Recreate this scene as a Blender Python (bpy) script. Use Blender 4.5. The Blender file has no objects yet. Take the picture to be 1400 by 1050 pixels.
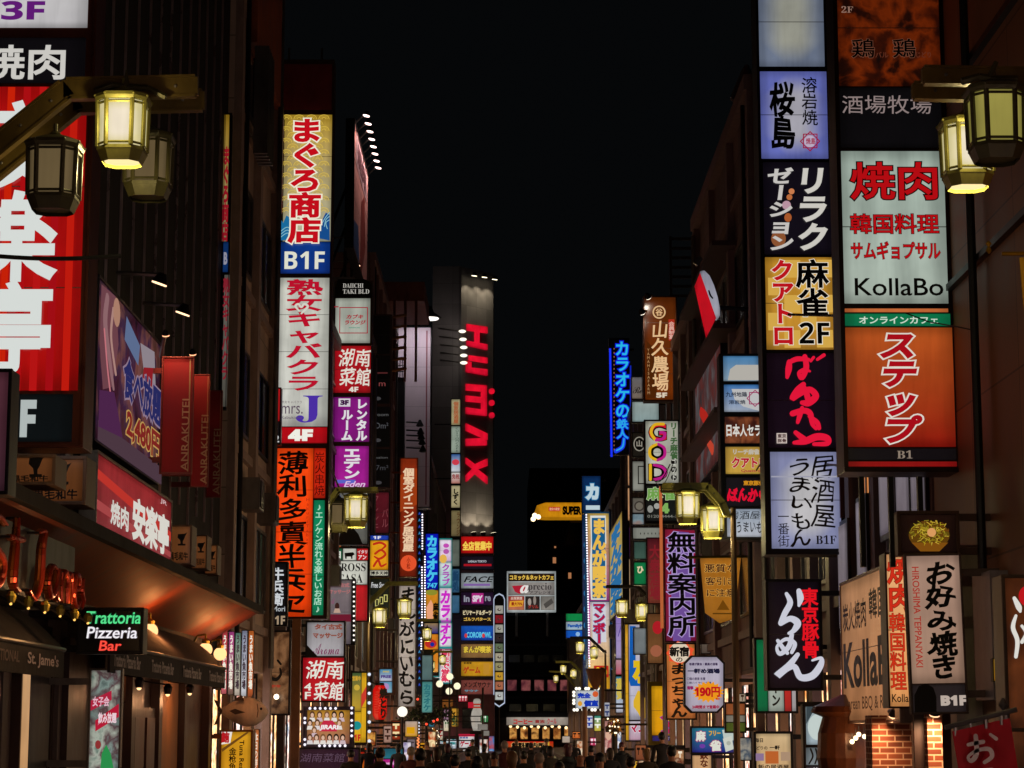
import bpy, bmesh, math, random
from mathutils import Vector, Matrix, Euler
random.seed(7)
SC = bpy.context.scene
COL = SC.collection

# ------------------------------------------------------------------ camera, world, exposure
F_PX, CX, CY = 2950.0, 700.0, 525.0
PITCH, YAW = math.radians(9.05), math.radians(0.19)
CAM = Vector((0, 0, 1.9))
cd = bpy.data.cameras.new('camera')
cam = bpy.data.objects.new('camera', cd)
COL.objects.link(cam)
cam.location = CAM
cam.rotation_euler = (math.radians(90) + PITCH, 0, -YAW)
cd.sensor_width = 36.0
cd.lens = 36.0 * F_PX / 1400.0
cd.clip_end = 2000
SC.camera = cam
world = bpy.data.worlds.new("World")
SC.world = world
world.use_nodes = True
wb = world.node_tree.nodes['Background']
wb.inputs[0].default_value = (0.72, 0.86, 1.0, 1)      # night sky over the city: almost black
wb.inputs[1].default_value = 0.0024
SC.view_settings.view_transform = 'Standard'
SC.view_settings.look = 'None'
SC.view_settings.exposure = 0
SC.view_settings.gamma = 1
SC.cycles.use_denoising = True
SC.cycles.max_bounces = 6
SC.cycles.sample_clamp_indirect = 4.0

RM = Euler(cam.rotation_euler).to_matrix()
def P(px, py, Y=None, X=None):
    d = RM @ Vector(((px - CX) / F_PX, -(py - CY) / F_PX, -1.0))
    t = (Y - CAM.y) / d.y if Y is not None else (X - CAM.x) / d.x
    return CAM + d * t

# ------------------------------------------------------------------ materials
def lin(h):
    h = h.lstrip('#')
    if len(h) == 3: h = ''.join(c * 2 for c in h)
    r = []
    for i in (0, 2, 4):
        c = int(h[i:i + 2], 16) / 255
        r.append(c / 12.92 if c <= .04045 else ((c + .055) / 1.055) ** 2.4)
    return (r[0], r[1], r[2], 1)
MC = {}
def newmat(key):
    m = bpy.data.materials.new(key)
    m.use_nodes = True
    m.node_tree.nodes.clear()
    nt = m.node_tree
    out = nt.nodes.new('ShaderNodeOutputMaterial')
    return m, nt, out
def E(h, k=1.0):                                   # a lit letter or lamp
    key = 'lit_%s_%g' % (h, k)
    if key not in MC:
        m, nt, out = newmat(key)
        e = nt.nodes.new('ShaderNodeEmission')
        e.inputs[0].default_value = lin(h); e.inputs[1].default_value = k
        nt.links.new(e.outputs[0], out.inputs[0]); MC[key] = m
    return MC[key]
def nd(nt, t, **kw):
    n = nt.nodes.new(t)
    for k, v in kw.items(): setattr(n, k, v)
    return n
def D(h, rough=.6, metal=0.0, var=.35, sc=3.0, bump=.15, grid=None):   # painted, stone or metal surface
    key = 'surf_%s_%g_%g_%g_%s' % (h, rough, metal, sc, grid)
    if key not in MC:
        m, nt, out = newmat(key)
        b = nd(nt, 'ShaderNodeBsdfPrincipled')
        tc = nd(nt, 'ShaderNodeTexCoord')
        n = nd(nt, 'ShaderNodeTexNoise'); n.inputs['Scale'].default_value = sc; n.inputs['Detail'].default_value = 6
        n.inputs['Roughness'].default_value = .65
        mp = nd(nt, 'ShaderNodeMapping'); mp.inputs['Scale'].default_value = (1, 1, .45)
        nt.links.new(tc.outputs['Object'], mp.inputs[0]); nt.links.new(mp.outputs[0], n.inputs['Vector'])
        r = nd(nt, 'ShaderNodeMapRange')
        r.inputs['From Min'].default_value = .3; r.inputs['From Max'].default_value = .7
        r.inputs['To Min'].default_value = 1 - var; r.inputs['To Max'].default_value = 1 + var
        nt.links.new(n.outputs[0], r.inputs[0])
        mx = nd(nt, 'ShaderNodeMix', data_type='RGBA', blend_type='MULTIPLY')
        mx.inputs[0].default_value = 1; mx.inputs[6].default_value = lin(h)
        nt.links.new(r.outputs[0], mx.inputs[7])
        colout = mx.outputs[2]
        if grid:                                     # tile or stone joints
            gw, gh = grid
            sx = nd(nt, 'ShaderNodeSeparateXYZ'); nt.links.new(tc.outputs['Object'], sx.inputs[0])
            ad = nd(nt, 'ShaderNodeMath', operation='ADD'); nt.links.new(sx.outputs[0], ad.inputs[0]); nt.links.new(sx.outputs[1], ad.inputs[1])
            cb = nd(nt, 'ShaderNodeCombineXYZ'); nt.links.new(ad.outputs[0], cb.inputs[0]); nt.links.new(sx.outputs[2], cb.inputs[1])
            br = nd(nt, 'ShaderNodeTexBrick'); br.offset = 0.5 if gw < .4 else 0.0
            br.inputs['Scale'].default_value = 1; br.inputs['Brick Width'].default_value = gw; br.inputs['Row Height'].default_value = gh
            br.inputs['Mortar Size'].default_value = .012 if gw > .4 else .007
            br.inputs['Color1'].default_value = (1, 1, 1, 1); br.inputs['Color2'].default_value = (.72, .72, .72, 1); br.inputs['Mortar'].default_value = (.35, .35, .35, 1) if gw > .4 else (1.9, 1.8, 1.7, 1)
            nt.links.new(cb.outputs[0], br.inputs['Vector'])
            m2 = nd(nt, 'ShaderNodeMix', data_type='RGBA', blend_type='MULTIPLY'); m2.inputs[0].default_value = 1
            nt.links.new(colout, m2.inputs[6]); nt.links.new(br.outputs[0], m2.inputs[7]); colout = m2.outputs[2]
        nt.links.new(colout, b.inputs['Base Color'])
        r2 = nd(nt, 'ShaderNodeMapRange'); r2.inputs['To Min'].default_value = max(.05, rough - .15); r2.inputs['To Max'].default_value = min(1, rough + .15)
        nt.links.new(n.outputs[0], r2.inputs[0]); nt.links.new(r2.outputs[0], b.inputs['Roughness'])
        b.inputs['Metallic'].default_value = metal
        bp = nd(nt, 'ShaderNodeBump'); bp.inputs['Strength'].default_value = bump; bp.inputs['Distance'].default_value = .03
        nt.links.new(n.outputs[0], bp.inputs['Height']); nt.links.new(bp.outputs[0], b.inputs['Normal'])
        nt.links.new(b.outputs[0], out.inputs[0]); MC[key] = m
    return MC[key]
def BRICK(c1, c2, mo):
    m, nt, out = newmat('brick'); tc = nd(nt, 'ShaderNodeTexCoord'); sx = nd(nt, 'ShaderNodeSeparateXYZ'); nt.links.new(tc.outputs['Object'], sx.inputs[0])
    ad = nd(nt, 'ShaderNodeMath', operation='ADD'); nt.links.new(sx.outputs[0], ad.inputs[0]); nt.links.new(sx.outputs[1], ad.inputs[1])
    cb = nd(nt, 'ShaderNodeCombineXYZ'); nt.links.new(ad.outputs[0], cb.inputs[0]); nt.links.new(sx.outputs[2], cb.inputs[1])
    br = nd(nt, 'ShaderNodeTexBrick'); br.inputs['Scale'].default_value = 1; br.inputs['Brick Width'].default_value = .2; br.inputs['Row Height'].default_value = .075; br.inputs['Mortar Size'].default_value = .009
    br.inputs['Color1'].default_value = lin(c1); br.inputs['Color2'].default_value = lin(c2); br.inputs['Mortar'].default_value = lin(mo); nt.links.new(cb.outputs[0], br.inputs['Vector'])
    b = nd(nt, 'ShaderNodeBsdfPrincipled'); nt.links.new(br.outputs[0], b.inputs['Base Color']); b.inputs['Roughness'].default_value = .8
    bp = nd(nt, 'ShaderNodeBump'); bp.inputs['Strength'].default_value = .5; bp.inputs['Distance'].default_value = .02; bp.invert = True; nt.links.new(br.outputs['Fac'], bp.inputs['Height']); nt.links.new(bp.outputs[0], b.inputs['Normal'])
    nt.links.new(b.outputs[0], out.inputs[0]); return m
def LB(h, h2=None, k=1.0, ax='x', tubes=0, pat=None, edge=.64, ec=None, gloss=True):
    """backlit acrylic: print colour h (running to h2 at the bottom), tube bands and darkening towards the frame put into the glow"""
    key = 'lightbox_%s_%s_%g_%s_%s_%s_%s_%s' % (h, h2, k, ax, tubes, pat, ec, gloss)
    if key in MC: return MC[key]
    m, nt, out = newmat(key)
    L = nt.links.new
    tc = nd(nt, 'ShaderNodeTexCoord'); sx = nd(nt, 'ShaderNodeSeparateXYZ'); L(tc.outputs['Generated'], sx.inputs[0])
    g = sx.outputs[0 if ax == 'x' else 1]; gz = sx.outputs[2]
    def edgef(s, w):
        a = nd(nt, 'ShaderNodeMath', operation='SUBTRACT'); L(s, a.inputs[0]); a.inputs[1].default_value = .5
        b = nd(nt, 'ShaderNodeMath', operation='ABSOLUTE'); L(a.outputs[0], b.inputs[0])
        r = nd(nt, 'ShaderNodeMapRange', interpolation_type='SMOOTHSTEP'); L(b.outputs[0], r.inputs[0])
        r.inputs['From Min'].default_value = .5; r.inputs['From Max'].default_value = .5 - w
        r.inputs['To Min'].default_value = edge; r.inputs['To Max'].default_value = 1
        return r.outputs[0]
    def mul(a, b):
        n = nd(nt, 'ShaderNodeMath', operation='MULTIPLY'); L(a, n.inputs[0])
        if isinstance(b, (int, float)): n.inputs[1].default_value = b
        else: L(b, n.inputs[1])
        return n.outputs[0]
    f = mul(edgef(g, .16), edgef(gz, .1)); ef = mul(edgef(g, .42), edgef(gz, .3))
    no = nd(nt, 'ShaderNodeTexNoise'); no.inputs['Scale'].default_value = 1.3; no.inputs['Detail'].default_value = 3
    L(tc.outputs['Object'], no.inputs['Vector'])
    r = nd(nt, 'ShaderNodeMapRange'); L(no.outputs[0], r.inputs[0]); r.inputs['From Min'].default_value = .3; r.inputs['From Max'].default_value = .7
    r.inputs['To Min'].default_value = .76; r.inputs['To Max'].default_value = 1.1
    f = mul(f, r.outputs[0])
    gm = nd(nt, 'ShaderNodeMapping'); gm.inputs['Scale'].default_value = (9, 9, .8); L(tc.outputs['Object'], gm.inputs[0])   # rain streaks and grime on the acrylic
    gn = nd(nt, 'ShaderNodeTexNoise'); gn.inputs['Scale'].default_value = 1.6; gn.inputs['Detail'].default_value = 5; L(gm.outputs[0], gn.inputs['Vector'])
    r = nd(nt, 'ShaderNodeMapRange'); L(gn.outputs[0], r.inputs[0]); r.inputs['From Min'].default_value = .35; r.inputs['From Max'].default_value = .55
    r.inputs['To Min'].default_value = .92; r.inputs['To Max'].default_value = 1.0
    f = mul(f, r.outputs[0])
    if tubes:
        w = nd(nt, 'ShaderNodeMath', operation='SINE'); t = mul(g, tubes * 6.2832); L(t, w.inputs[0])
        r = nd(nt, 'ShaderNodeMapRange'); L(w.outputs[0], r.inputs[0]); r.inputs['From Min'].default_value = -1
        r.inputs['To Min'].default_value = .86; r.inputs['To Max'].default_value = 1.08
        f = mul(f, r.outputs[0])
    f = mul(f, k)
    e = nd(nt, 'ShaderNodeEmission'); L(f, e.inputs[1])
    if pat:                                          # a printed photograph: mottled colours
        n2 = nd(nt, 'ShaderNodeTexNoise'); n2.inputs['Scale'].default_value = pat[0]; n2.inputs['Detail'].default_value = 5; n2.inputs['Distortion'].default_value = .35
        L(tc.outputs['Object'], n2.inputs['Vector'])
        cr = nd(nt, 'ShaderNodeValToRGB'); els = cr.color_ramp.elements
        cols = pat[1:]
        while len(els) < len(cols): els.new(.5)
        for i, c in enumerate(cols):
            els[i].position = .3 + .4 * i / (len(cols) - 1); els[i].color = lin(c)
        L(n2.outputs[0], cr.inputs[0]); L(cr.outputs[0], e.inputs[0])
    elif h2:
        mx = nd(nt, 'ShaderNodeMix', data_type='RGBA'); L(gz, mx.inputs[0]); mx.inputs[6].default_value = lin(h2); mx.inputs[7].default_value = lin(h)
        L(mx.outputs[2], e.inputs[0])
    elif ec:                                         # tint towards the edges, glow falloff put into the colour
        r = nd(nt, 'ShaderNodeMapRange'); L(ef, r.inputs[0]); r.inputs['From Min'].default_value = edge; r.inputs['From Max'].default_value = 1
        mx = nd(nt, 'ShaderNodeMix', data_type='RGBA'); L(r.outputs[0], mx.inputs[0]); mx.inputs[6].default_value = lin(ec); mx.inputs[7].default_value = lin(h); L(mx.outputs[2], e.inputs[0])
    else: e.inputs[0].default_value = lin(h)
    if not gloss:
        L(e.outputs[0], out.inputs[0]); MC[key] = m
        return m
    # glossy acrylic skin
    gl = nd(nt, 'ShaderNodeBsdfGlossy'); gl.inputs['Roughness'].default_value = .25; gl.inputs[0].default_value = (.04, .04, .04, 1)
    ad = nd(nt, 'ShaderNodeAddShader'); L(e.outputs[0], ad.inputs[0]); L(gl.outputs[0], ad.inputs[1])
    L(ad.outputs[0], out.inputs[0]); MC[key] = m
    return m
def PH(*cols, sc=4, k=1.0, ax='x'): return LB('#fff', None, k, ax, 0, (sc,) + cols)
def ink(c):
    """colour of a letter: dark inks are plain paint, the rest is lit through the sign"""
    if not isinstance(c, str): return c
    l = lin(c)
    if max(l[:3]) < .03: return D(c, .5, 0, .1)
    return E(c)
K = D('#1b1719', .45, .5)            # dark sign metal
KB = D('#141214', .5, .3)
BROWN = D('#4a3226', .45, .4)
STEEL = D('#77726e', .4, .8)
BRASS = D('#6e6322', .42, .75)
GLASS = D('#0c0f14', .12, 0, .1)
WOOD = D('#5a3620', .55)

# ------------------------------------------------------------------ mesh helpers
class MB:
    def __init__(s): s.v = []; s.f = []; s.m = []; s.mats = []
    def mi(s, m):
        if m not in s.mats: s.mats.append(m)
        return s.mats.index(m)
    def add(s, vs, fs, m):
        o = len(s.v); s.v += [tuple(x) for x in vs]; k = s.mi(m)
        for f in fs: s.f.append([i + o for i in f]); s.m.append(k)
    def box(s, x0, x1, y0, y1, z0, z1, m):
        x0, x1 = sorted((x0, x1)); y0, y1 = sorted((y0, y1)); z0, z1 = sorted((z0, z1))
        vs = [(x, y, z) for x in (x0, x1) for y in (y0, y1) for z in (z0, z1)]
        s.add(vs, [(0, 1, 3, 2), (4, 6, 7, 5), (0, 4, 5, 1), (2, 3, 7, 6), (0, 2, 6, 4), (1, 5, 7, 3)], m)
    def bar(s, p, q, r, m, n=8, r2=None, sq=None):
        p, q = Vector(p), Vector(q); d = (q - p).normalized()
        a = Vector((0, 0, 1)) if abs(d.z) < .9 else Vector((1, 0, 0))
        u = d.cross(a).normalized(); w = u.cross(d)
        r2 = r if r2 is None else r2
        vs = []
        if sq: offs = [(-sq[0], -sq[1]), (sq[0], -sq[1]), (sq[0], sq[1]), (-sq[0], sq[1])]; n = 4
        for e, rr in ((p, r), (q, r2)):
            for i in range(n):
                if sq: vs.append(e + u * offs[i][0] + w * offs[i][1])
                else:
                    t = 2 * math.pi * i / n; vs.append(e + u * math.cos(t) * rr + w * math.sin(t) * rr)
        fs = [(i, (i + 1) % n, n + (i + 1) % n, n + i) for i in range(n)] + [tuple(range(n))[::-1], tuple(range(n, 2 * n))]
        s.add(vs, fs, m)
    def path(s, pts, r, m, n=6):
        for a, b in zip(pts, pts[1:]): s.bar(a, b, r, m, n)
    def lathe(s, prof, c, m, n=16, sx=1, sy=1):
        vs = []; fs = []
        for (r, z) in prof:
            for i in range(n):
                t = 2 * math.pi * i / n; vs.append((c[0] + r * math.cos(t) * sx, c[1] + r * math.sin(t) * sy, c[2] + z))
        for k in range(len(prof) - 1):
            for i in range(n):
                j = (i + 1) % n; fs.append((k * n + i, k * n + j, (k + 1) * n + j, (k + 1) * n + i))
        fs.append(tuple(range(n))[::-1]); fs.append(tuple(range((len(prof) - 1) * n, len(prof) * n)))
        s.add(vs, fs, m)
    def ball(s, c, r, m, n=12, sc=(1, 1, 1)):
        prof = [(max(.001, r * math.sin(math.pi * i / (n // 2 + 1))), -r * math.cos(math.pi * i / (n // 2 + 1)) * sc[2]) for i in range(n // 2 + 2)]
        s.lathe(prof, c, m, n, sc[0], sc[1])
    def build(s, name, parent=None, smooth=False, bevel=0, pos=None):
        me = bpy.data.meshes.new(name)
        off = Vector(pos) if pos is not None else (wloc(parent) if parent else Vector((0, 0, 0)))
        me.from_pydata([Vector(x) - off for x in s.v], [], s.f)
        for m in s.mats: me.materials.append(m)
        me.polygons.foreach_set('material_index', s.m)
        if smooth: me.polygons.foreach_set('use_smooth', [True] * len(s.f))
        me.update()
        o = bpy.data.objects.new(name, me); COL.objects.link(o)
        if parent:
            o.parent = parent; o.location = off - wloc(parent)
        else: o.location = off
        if bevel:
            b = o.modifiers.new('bevel', 'BEVEL'); b.width = bevel; b.segments = 2; b.limit_method = 'ANGLE'
        return o
def wloc(o):
    v = Vector(o.location)
    while o.parent: o = o.parent; v += Vector(o.location)
    return v
def tag(o, label=None, cat=None, group=None, kind=None):
    if label: o['label'] = label
    if cat: o['category'] = cat
    if group: o['group'] = group
    if kind: o['kind'] = kind
    return o
def thing(name, label, cat, loc, group=None):
    o = bpy.data.objects.new(name, None); o.empty_display_size = .3; COL.objects.link(o); o.location = loc
    return tag(o, label, cat, group)

# ------------------------------------------------------------------ lettering
TXT = {}
def glyphs(s, b):
    key = (s, round(b, 3))
    if key not in TXT:
        c = bpy.data.curves.new('t', 'FONT'); c.body = s; c.size = 1; c.resolution_u = 3
        c.bevel_depth = b; c.bevel_resolution = 0
        o = bpy.data.objects.new('t', c)
        me = bpy.data.meshes.new_from_object(o)
        vs = [tuple(v.co) for v in me.vertices]; fs = [tuple(p.vertices) for p in me.polygons]
        bpy.data.objects.remove(o); bpy.data.curves.remove(c); bpy.data.meshes.remove(me)
        TXT[key] = (vs, fs)
    return TXT[key]
class PF:                                            # a sign face square to the street, at distance Y
    ax = 'x'
    def __init__(s, Y): s.Y = Y; s.n = Vector((0, -1, 0)); s.u = Vector((1, 0, 0))
    def uv(s, px, py): p = P(px, py, Y=s.Y); return p.x, p.z
    def rect(s, r):
        cx, cy = (r[0] + r[2]) / 2, (r[1] + r[3]) / 2
        return s.uv(r[0], cy)[0], s.uv(cx, r[3])[1], s.uv(r[2], cy)[0], s.uv(cx, r[1])[1]
    def w(s, u, v, d): return Vector((u, s.Y - d, v))
class PW:                                            # a sign face along the street at x = X; face coordinates run 0..100 both ways
    ax = 'y'
    def __init__(s, X, Yl, Yr, zt, zb):
        s.X = X; s.sg = 1 if X < 0 else -1; s.a = Yl * s.sg; s.b = Yr * s.sg; s.zt = zt; s.zb = zb
        s.n = Vector((s.sg, 0, 0)); s.u = Vector((0, s.sg, 0))
    def uv(s, x, y): return s.a + (s.b - s.a) * x / 100, s.zt + (s.zb - s.zt) * y / 100
    def rect(s, r): a = s.uv(r[0], r[3]); b = s.uv(r[2], r[1]); return a[0], a[1], b[0], b[1]
    def w(s, u, v, d): return Vector((s.X + s.n.x * d, u * s.sg, v))
def pbox(mb, pl, u0, u1, v0, v1, d0, d1, m):
    a = pl.w(u0, v0, d0); b = pl.w(u1, v1, d1); mb.box(a.x, b.x, a.y, b.y, a.z, b.z, m)
def put(mb, pl, vs, fs, d, m, dz):
    mb.add([pl.w(x, y, d + max(-.0015, min(.0015, z * dz))) for x, y, z in vs], fs, m)
def H(t, r, c, b=.02, out=None, sh=0, wv=0): return ('H', t, r, c, b, out, sh, wv)
def V(t, r, c, b=.02, out=None, sh=0, wv=0): return ('V', t, r, c, b, out, sh, wv)
def R(r, c): return ('R', r, c)
def O(cx, cy, rx, ry, c): return ('O', cx, cy, rx, ry, c)
def G(pts, c): return ('G', pts, c)
def S(pts, c): return ('S', pts, c)
def L(r, c, w=1.5): return ('L', r, c, w)
def wave(x, y, a, sd): return (x + a * math.sin(5.1 * y + 3.3 * x + sd), y + a * math.sin(4.3 * x + 2.1 * y + sd * 1.7))
def draw(mb, pl, items, d=.014):
    st_ = min(.005, .1 / (len(items) + 1))
    for it in items:
        k = it[0]; d += st_
        if k in 'HV':
            _, t, r, c, b, out, sh, wv = it
            u0, v0, u1, v1 = pl.rect(r)
            passes = ([(b + out[1], out[0])] if out else []) + [(b, c)]
            for q, (bb, cc) in enumerate(passes):
                m = ink(cc)
                if k == 'H':
                    base, _ = glyphs(t, b); vs, fs = glyphs(t, bb)
                    if not base: continue
                    xs = [x for x, y, z in base]; ys = [y for x, y, z in base]
                    x0, x1, y0, y1 = min(xs), max(xs), min(ys), max(ys)
                    sx = (u1 - u0) / (x1 - x0 + 1e-6); sy = (v1 - v0) / (y1 - y0 + 1e-6)
                    o = []
                    for x, y, z in vs:
                        if wv: x, y = wave(x, y, wv, len(t))
                        o.append((u0 + (x - x0 + sh * (y - y0)) * sx, v0 + (y - y0) * sy, z))
                    put(mb, pl, o, fs, d + q * .0035, m, .02)
                else:
                    n = len(t); ch = (v1 - v0) / n; cw = u1 - u0
                    for i, g in enumerate(t):
                        if g == ' ': continue
                        base, _ = glyphs(g, 0); vs, fs = glyphs(g, bb)
                        if not base: continue
                        xs = [x for x, y, z in base]; mx = (min(xs) + max(xs)) / 2
                        cjk = ord(g) > 0x2e80
                        if cjk: mx = .5 if g not in '♪♫' else mx
                        o = []
                        for x, y, z in vs:
                            x -= mx; y -= .38
                            if g in 'ー～-': x, y = y * 1.0, -x
                            if wv: x, y = wave(x, y, wv, i)
                            x += sh * y
                            o.append(((u0 + u1) / 2 + x * cw * 1.03, v1 - (i + .5) * ch + y * ch * 1.03, z))
                        put(mb, pl, o, fs, d + q * .0035, m, .02)
        elif k == 'R':
            u0, v0, u1, v1 = pl.rect(it[1]); pbox(mb, pl, u0, u1, v0, v1, d - .0003, d + .0003, ink(it[2]))
        elif k == 'L':
            r, w = it[1], it[3]
            for q in ((r[0], r[1], r[2], r[1] + w), (r[0], r[3] - w, r[2], r[3]), (r[0], r[1] + w, r[0] + w, r[3] - w), (r[2] - w, r[1] + w, r[2], r[3] - w)):
                u0, v0, u1, v1 = pl.rect(q); pbox(mb, pl, u0, u1, v0, v1, d - .0003, d + .0003, ink(it[2]))
        elif k == 'O':
            _, cx, cy, rx, ry, c = it
            poly(mb, pl, [(cx + rx * math.cos(i * math.pi / 12), cy + ry * math.sin(i * math.pi / 12)) for i in range(24)], d, ink(c))
        elif k == 'G': poly(mb, pl, it[1], d, ink(it[2]))
        elif k == 'S':
            pts = it[1]; q = []
            for i in range(len(pts) - 1):
                p0 = pts[max(i - 1, 0)]; p1 = pts[i]; p2 = pts[i + 1]; p3 = pts[min(i + 2, len(pts) - 1)]
                for s_ in range(6):
                    t = s_ / 6
                    q.append(tuple(.5 * (2 * b_ + (c_ - a_) * t + (2 * a_ - 5 * b_ + 4 * c_ - d_) * t * t + (3 * b_ - a_ - 3 * c_ + d_) * t ** 3) for a_, b_, c_, d_ in zip(p0, p1, p2, p3)))
            q.append(pts[-1])
            m = ink(it[2]); vs = []; fs = []
            for i, (x, y, w) in enumerate(q):
                a = q[max(i - 1, 0)]; b = q[min(i + 1, len(q) - 1)]
                dx, dy = b[0] - a[0], b[1] - a[1]; l = math.hypot(dx, dy) or 1
                nx, ny = -dy / l * w / 2, dx / l * w / 2
                for sgn in (1, -1):
                    u, v = pl.uv(x + nx * sgn, y + ny * sgn); vs.append((u, v, 0))
                if i: o = 2 * i; fs.append((o - 2, o - 1, o + 1, o))
            put(mb, pl, vs, fs, d, m, 1)
            for e in (q[0], q[-1]):
                poly(mb, pl, [(e[0] + e[2] / 2 * math.cos(i * math.pi / 5), e[1] + e[2] / 2 * math.sin(i * math.pi / 5)) for i in range(10)], d, m)
def poly(mb, pl, pts, d, m):
    vs = [(*pl.uv(x, y), 0) for x, y in pts]; n = len(vs)
    # printed vinyl: a front face and a thin edge
    mb.add([pl.w(x, y, d + .0003) for x, y, z in vs] + [pl.w(x, y, d - .0003) for x, y, z in vs],
           [tuple(range(n))] + [(i, (i + 1) % n, n + (i + 1) % n, n + i) for i in range(n)], m)
def marks(items):
    """far-off lettering too small to read: a few short strokes"""
    o = []
    for it in items:
        if it[0] in 'HV':
            x0, y0, x1, y1 = it[2]; n = max(2, len(it[1]))
            for i in range(n):
                a, b = (i + .12) / n, (i + .8) / n
                if it[0] == 'V': o += [R((x0, y0 + (y1 - y0) * a, x1, y0 + (y1 - y0) * (a + .25 / n)), it[3]), R((x0 + (x1 - x0) * .35, y0 + (y1 - y0) * (a + .25 / n), x0 + (x1 - x0) * .65, y0 + (y1 - y0) * b), it[3])]
                else: o += [R((x0 + (x1 - x0) * a, y0, x0 + (x1 - x0) * b, y0 + (y1 - y0) * .35), it[3]), R((x0 + (x1 - x0) * (a + .25 / n), y0 + (y1 - y0) * .35, x0 + (x1 - x0) * (a + .42 / n), y1), it[3])]
        else: o.append(it)
    return o
BULB = {}
def bulbs(root, pl, pts, r=.05, h='#fff2dc', k=2.5, name='bulb', d=.05):
    key = (r, h, k)
    for (px, py) in pts:
        u, v = pl.uv(px, py); w = pl.w(u, v, d)
        if key not in BULB:
            mb = MB(); mb.ball((0, 0, 0), r, E(h, k), 8); o = mb.build(name, None, True); BULB[key] = o.data
        else:
            o = bpy.data.objects.new(name, BULB[key]); COL.objects.link(o)
        o.parent = root; o.location = w - wloc(root)
def sign(label, pl, r, panels, cat='sign', name='hanging_sign', depth=.28, frame=None, br=True, rim=.035, back=True, group=None, wall=5.5, side=None):
    frame = frame or K
    u0, v0, u1, v1 = pl.rect(r)
    if isinstance(pl, PF): c = Vector(((u0 + u1) / 2, pl.Y + depth / 2, v0))
    else: c = pl.w((u0 + u1) / 2, v0, -depth / 2)
    root = thing(name, label, cat, c, group)
    mb = MB(); pbox(mb, pl, u0, u1, v0, v1, -depth, 0, frame)
    if rim:
        t = min(rim, (u1 - u0) * .06)
        pbox(mb, pl, u0 - .004, u0 + t, v0 + t, v1 - t, -.02, .03, frame); pbox(mb, pl, u1 - t, u1 + .004, v0 + t, v1 - t, -.02, .03, frame)
        pbox(mb, pl, u0 - .004, u1 + .004, v1 - t, v1 + .004, -.02, .032, frame); pbox(mb, pl, u0 - .004, u1 + .004, v0 - .004, v0 + t, -.02, .032, frame)
    mb.build('housing', root, bevel=.006)
    first = None
    for p in panels:
        pr, bg, items = p[0] or r, p[1], p[2] if len(p) > 2 else []
        if isinstance(bg, str): bg = LB(bg, ax=pl.ax)
        a, b, c_, d_ = pl.rect(pr)
        if p[0] is None: e = min(.04, (c_ - a) * .06); a += e; b += e; c_ -= e; d_ -= e
        mb = MB(); pbox(mb, pl, a, c_, b, d_, .002, .012, bg)
        if d_ - b > 1.5 and depth > .2:              # seams where the acrylic sheets meet
            for q_ in range(1, int((d_ - b) / 1.1) + 1):
                zz = b + (d_ - b) * q_ / (int((d_ - b) / 1.1) + 1); pbox(mb, pl, a, c_, zz - .005, zz + .005, .01, .0135, D('#5a5450', .5, 0, .2))
        po = mb.build('panel', root, pos=pl.w((a + c_) / 2, (b + d_) / 2, 0))
        if first is None: first = bg
        if items:
            mb = MB(); draw(mb, pl, items); mb.build('lettering', po)
    if isinstance(pl, PF):
        if back and first:
            mb = MB(); e = .05; pbox(mb, pl, u0 + e, u1 - e, v0 + e, v1 - e, -depth - .012, -depth - .002, first); mb.build('back_panel', root)
        if br:
            sd = side or (1 if u0 + u1 > 0 else -1); y = pl.Y + depth / 2
            near = u1 if sd > 0 else u0
            n = 2 if v1 - v0 < 3 else 4
            for i in range(n):
                mb = MB(); z = v0 + (v1 - v0) * (.12 + .76 * i / (n - 1))
                if abs(near) < wall: mb.box(near, sd * (wall + .1), y - .04, y + .04, z - .04, z + .04, frame)
                else: mb.box(near - sd * .1, near + sd * .05, pl.Y + depth, pl.Y + depth + .25, z - .04, z + .04, frame)
                mb.build('bracket', root)
    return root
# ------------------------------------------------------------------ ground
def struct(name, mb, **k): return tag(mb.build(name, None, **k), kind='structure')
ASPH = D('#2e2d30', .55, 0, .4, 6, .4)
mb = MB(); mb.box(-700, 700, -40, 900, -.6, -.108, ASPH); struct('ground', mb)
mb = MB(); mb.box(-3.6, 3.6, -20, 200, -.104, -.1, D('#37343a', .35, 0, .4, 4, .3, (1.2, .6))); struct('road', mb)
for s in (-1, 1):
    mb = MB(); mb.box(s * 3.62, s * 5.6, -20, 200, -.107, .12, D('#5a524c', .6, 0, .3, 3, .2, (.6, .6))); struct('pavement', mb)
mb = MB(); mb.box(-80, 80, 203, 222, -.104, -.1, D('#37343a', .5, 0, .4, 4)); struct('cross_street', mb)
for s in (-1, 1):
    mb = MB(); mb.box(s * 3.35, s * 3.45, -20, 198, -.096, -.092, D('#b8b4a6', .6, 0, .5, 5)); struct('road_marking', mb)

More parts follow.
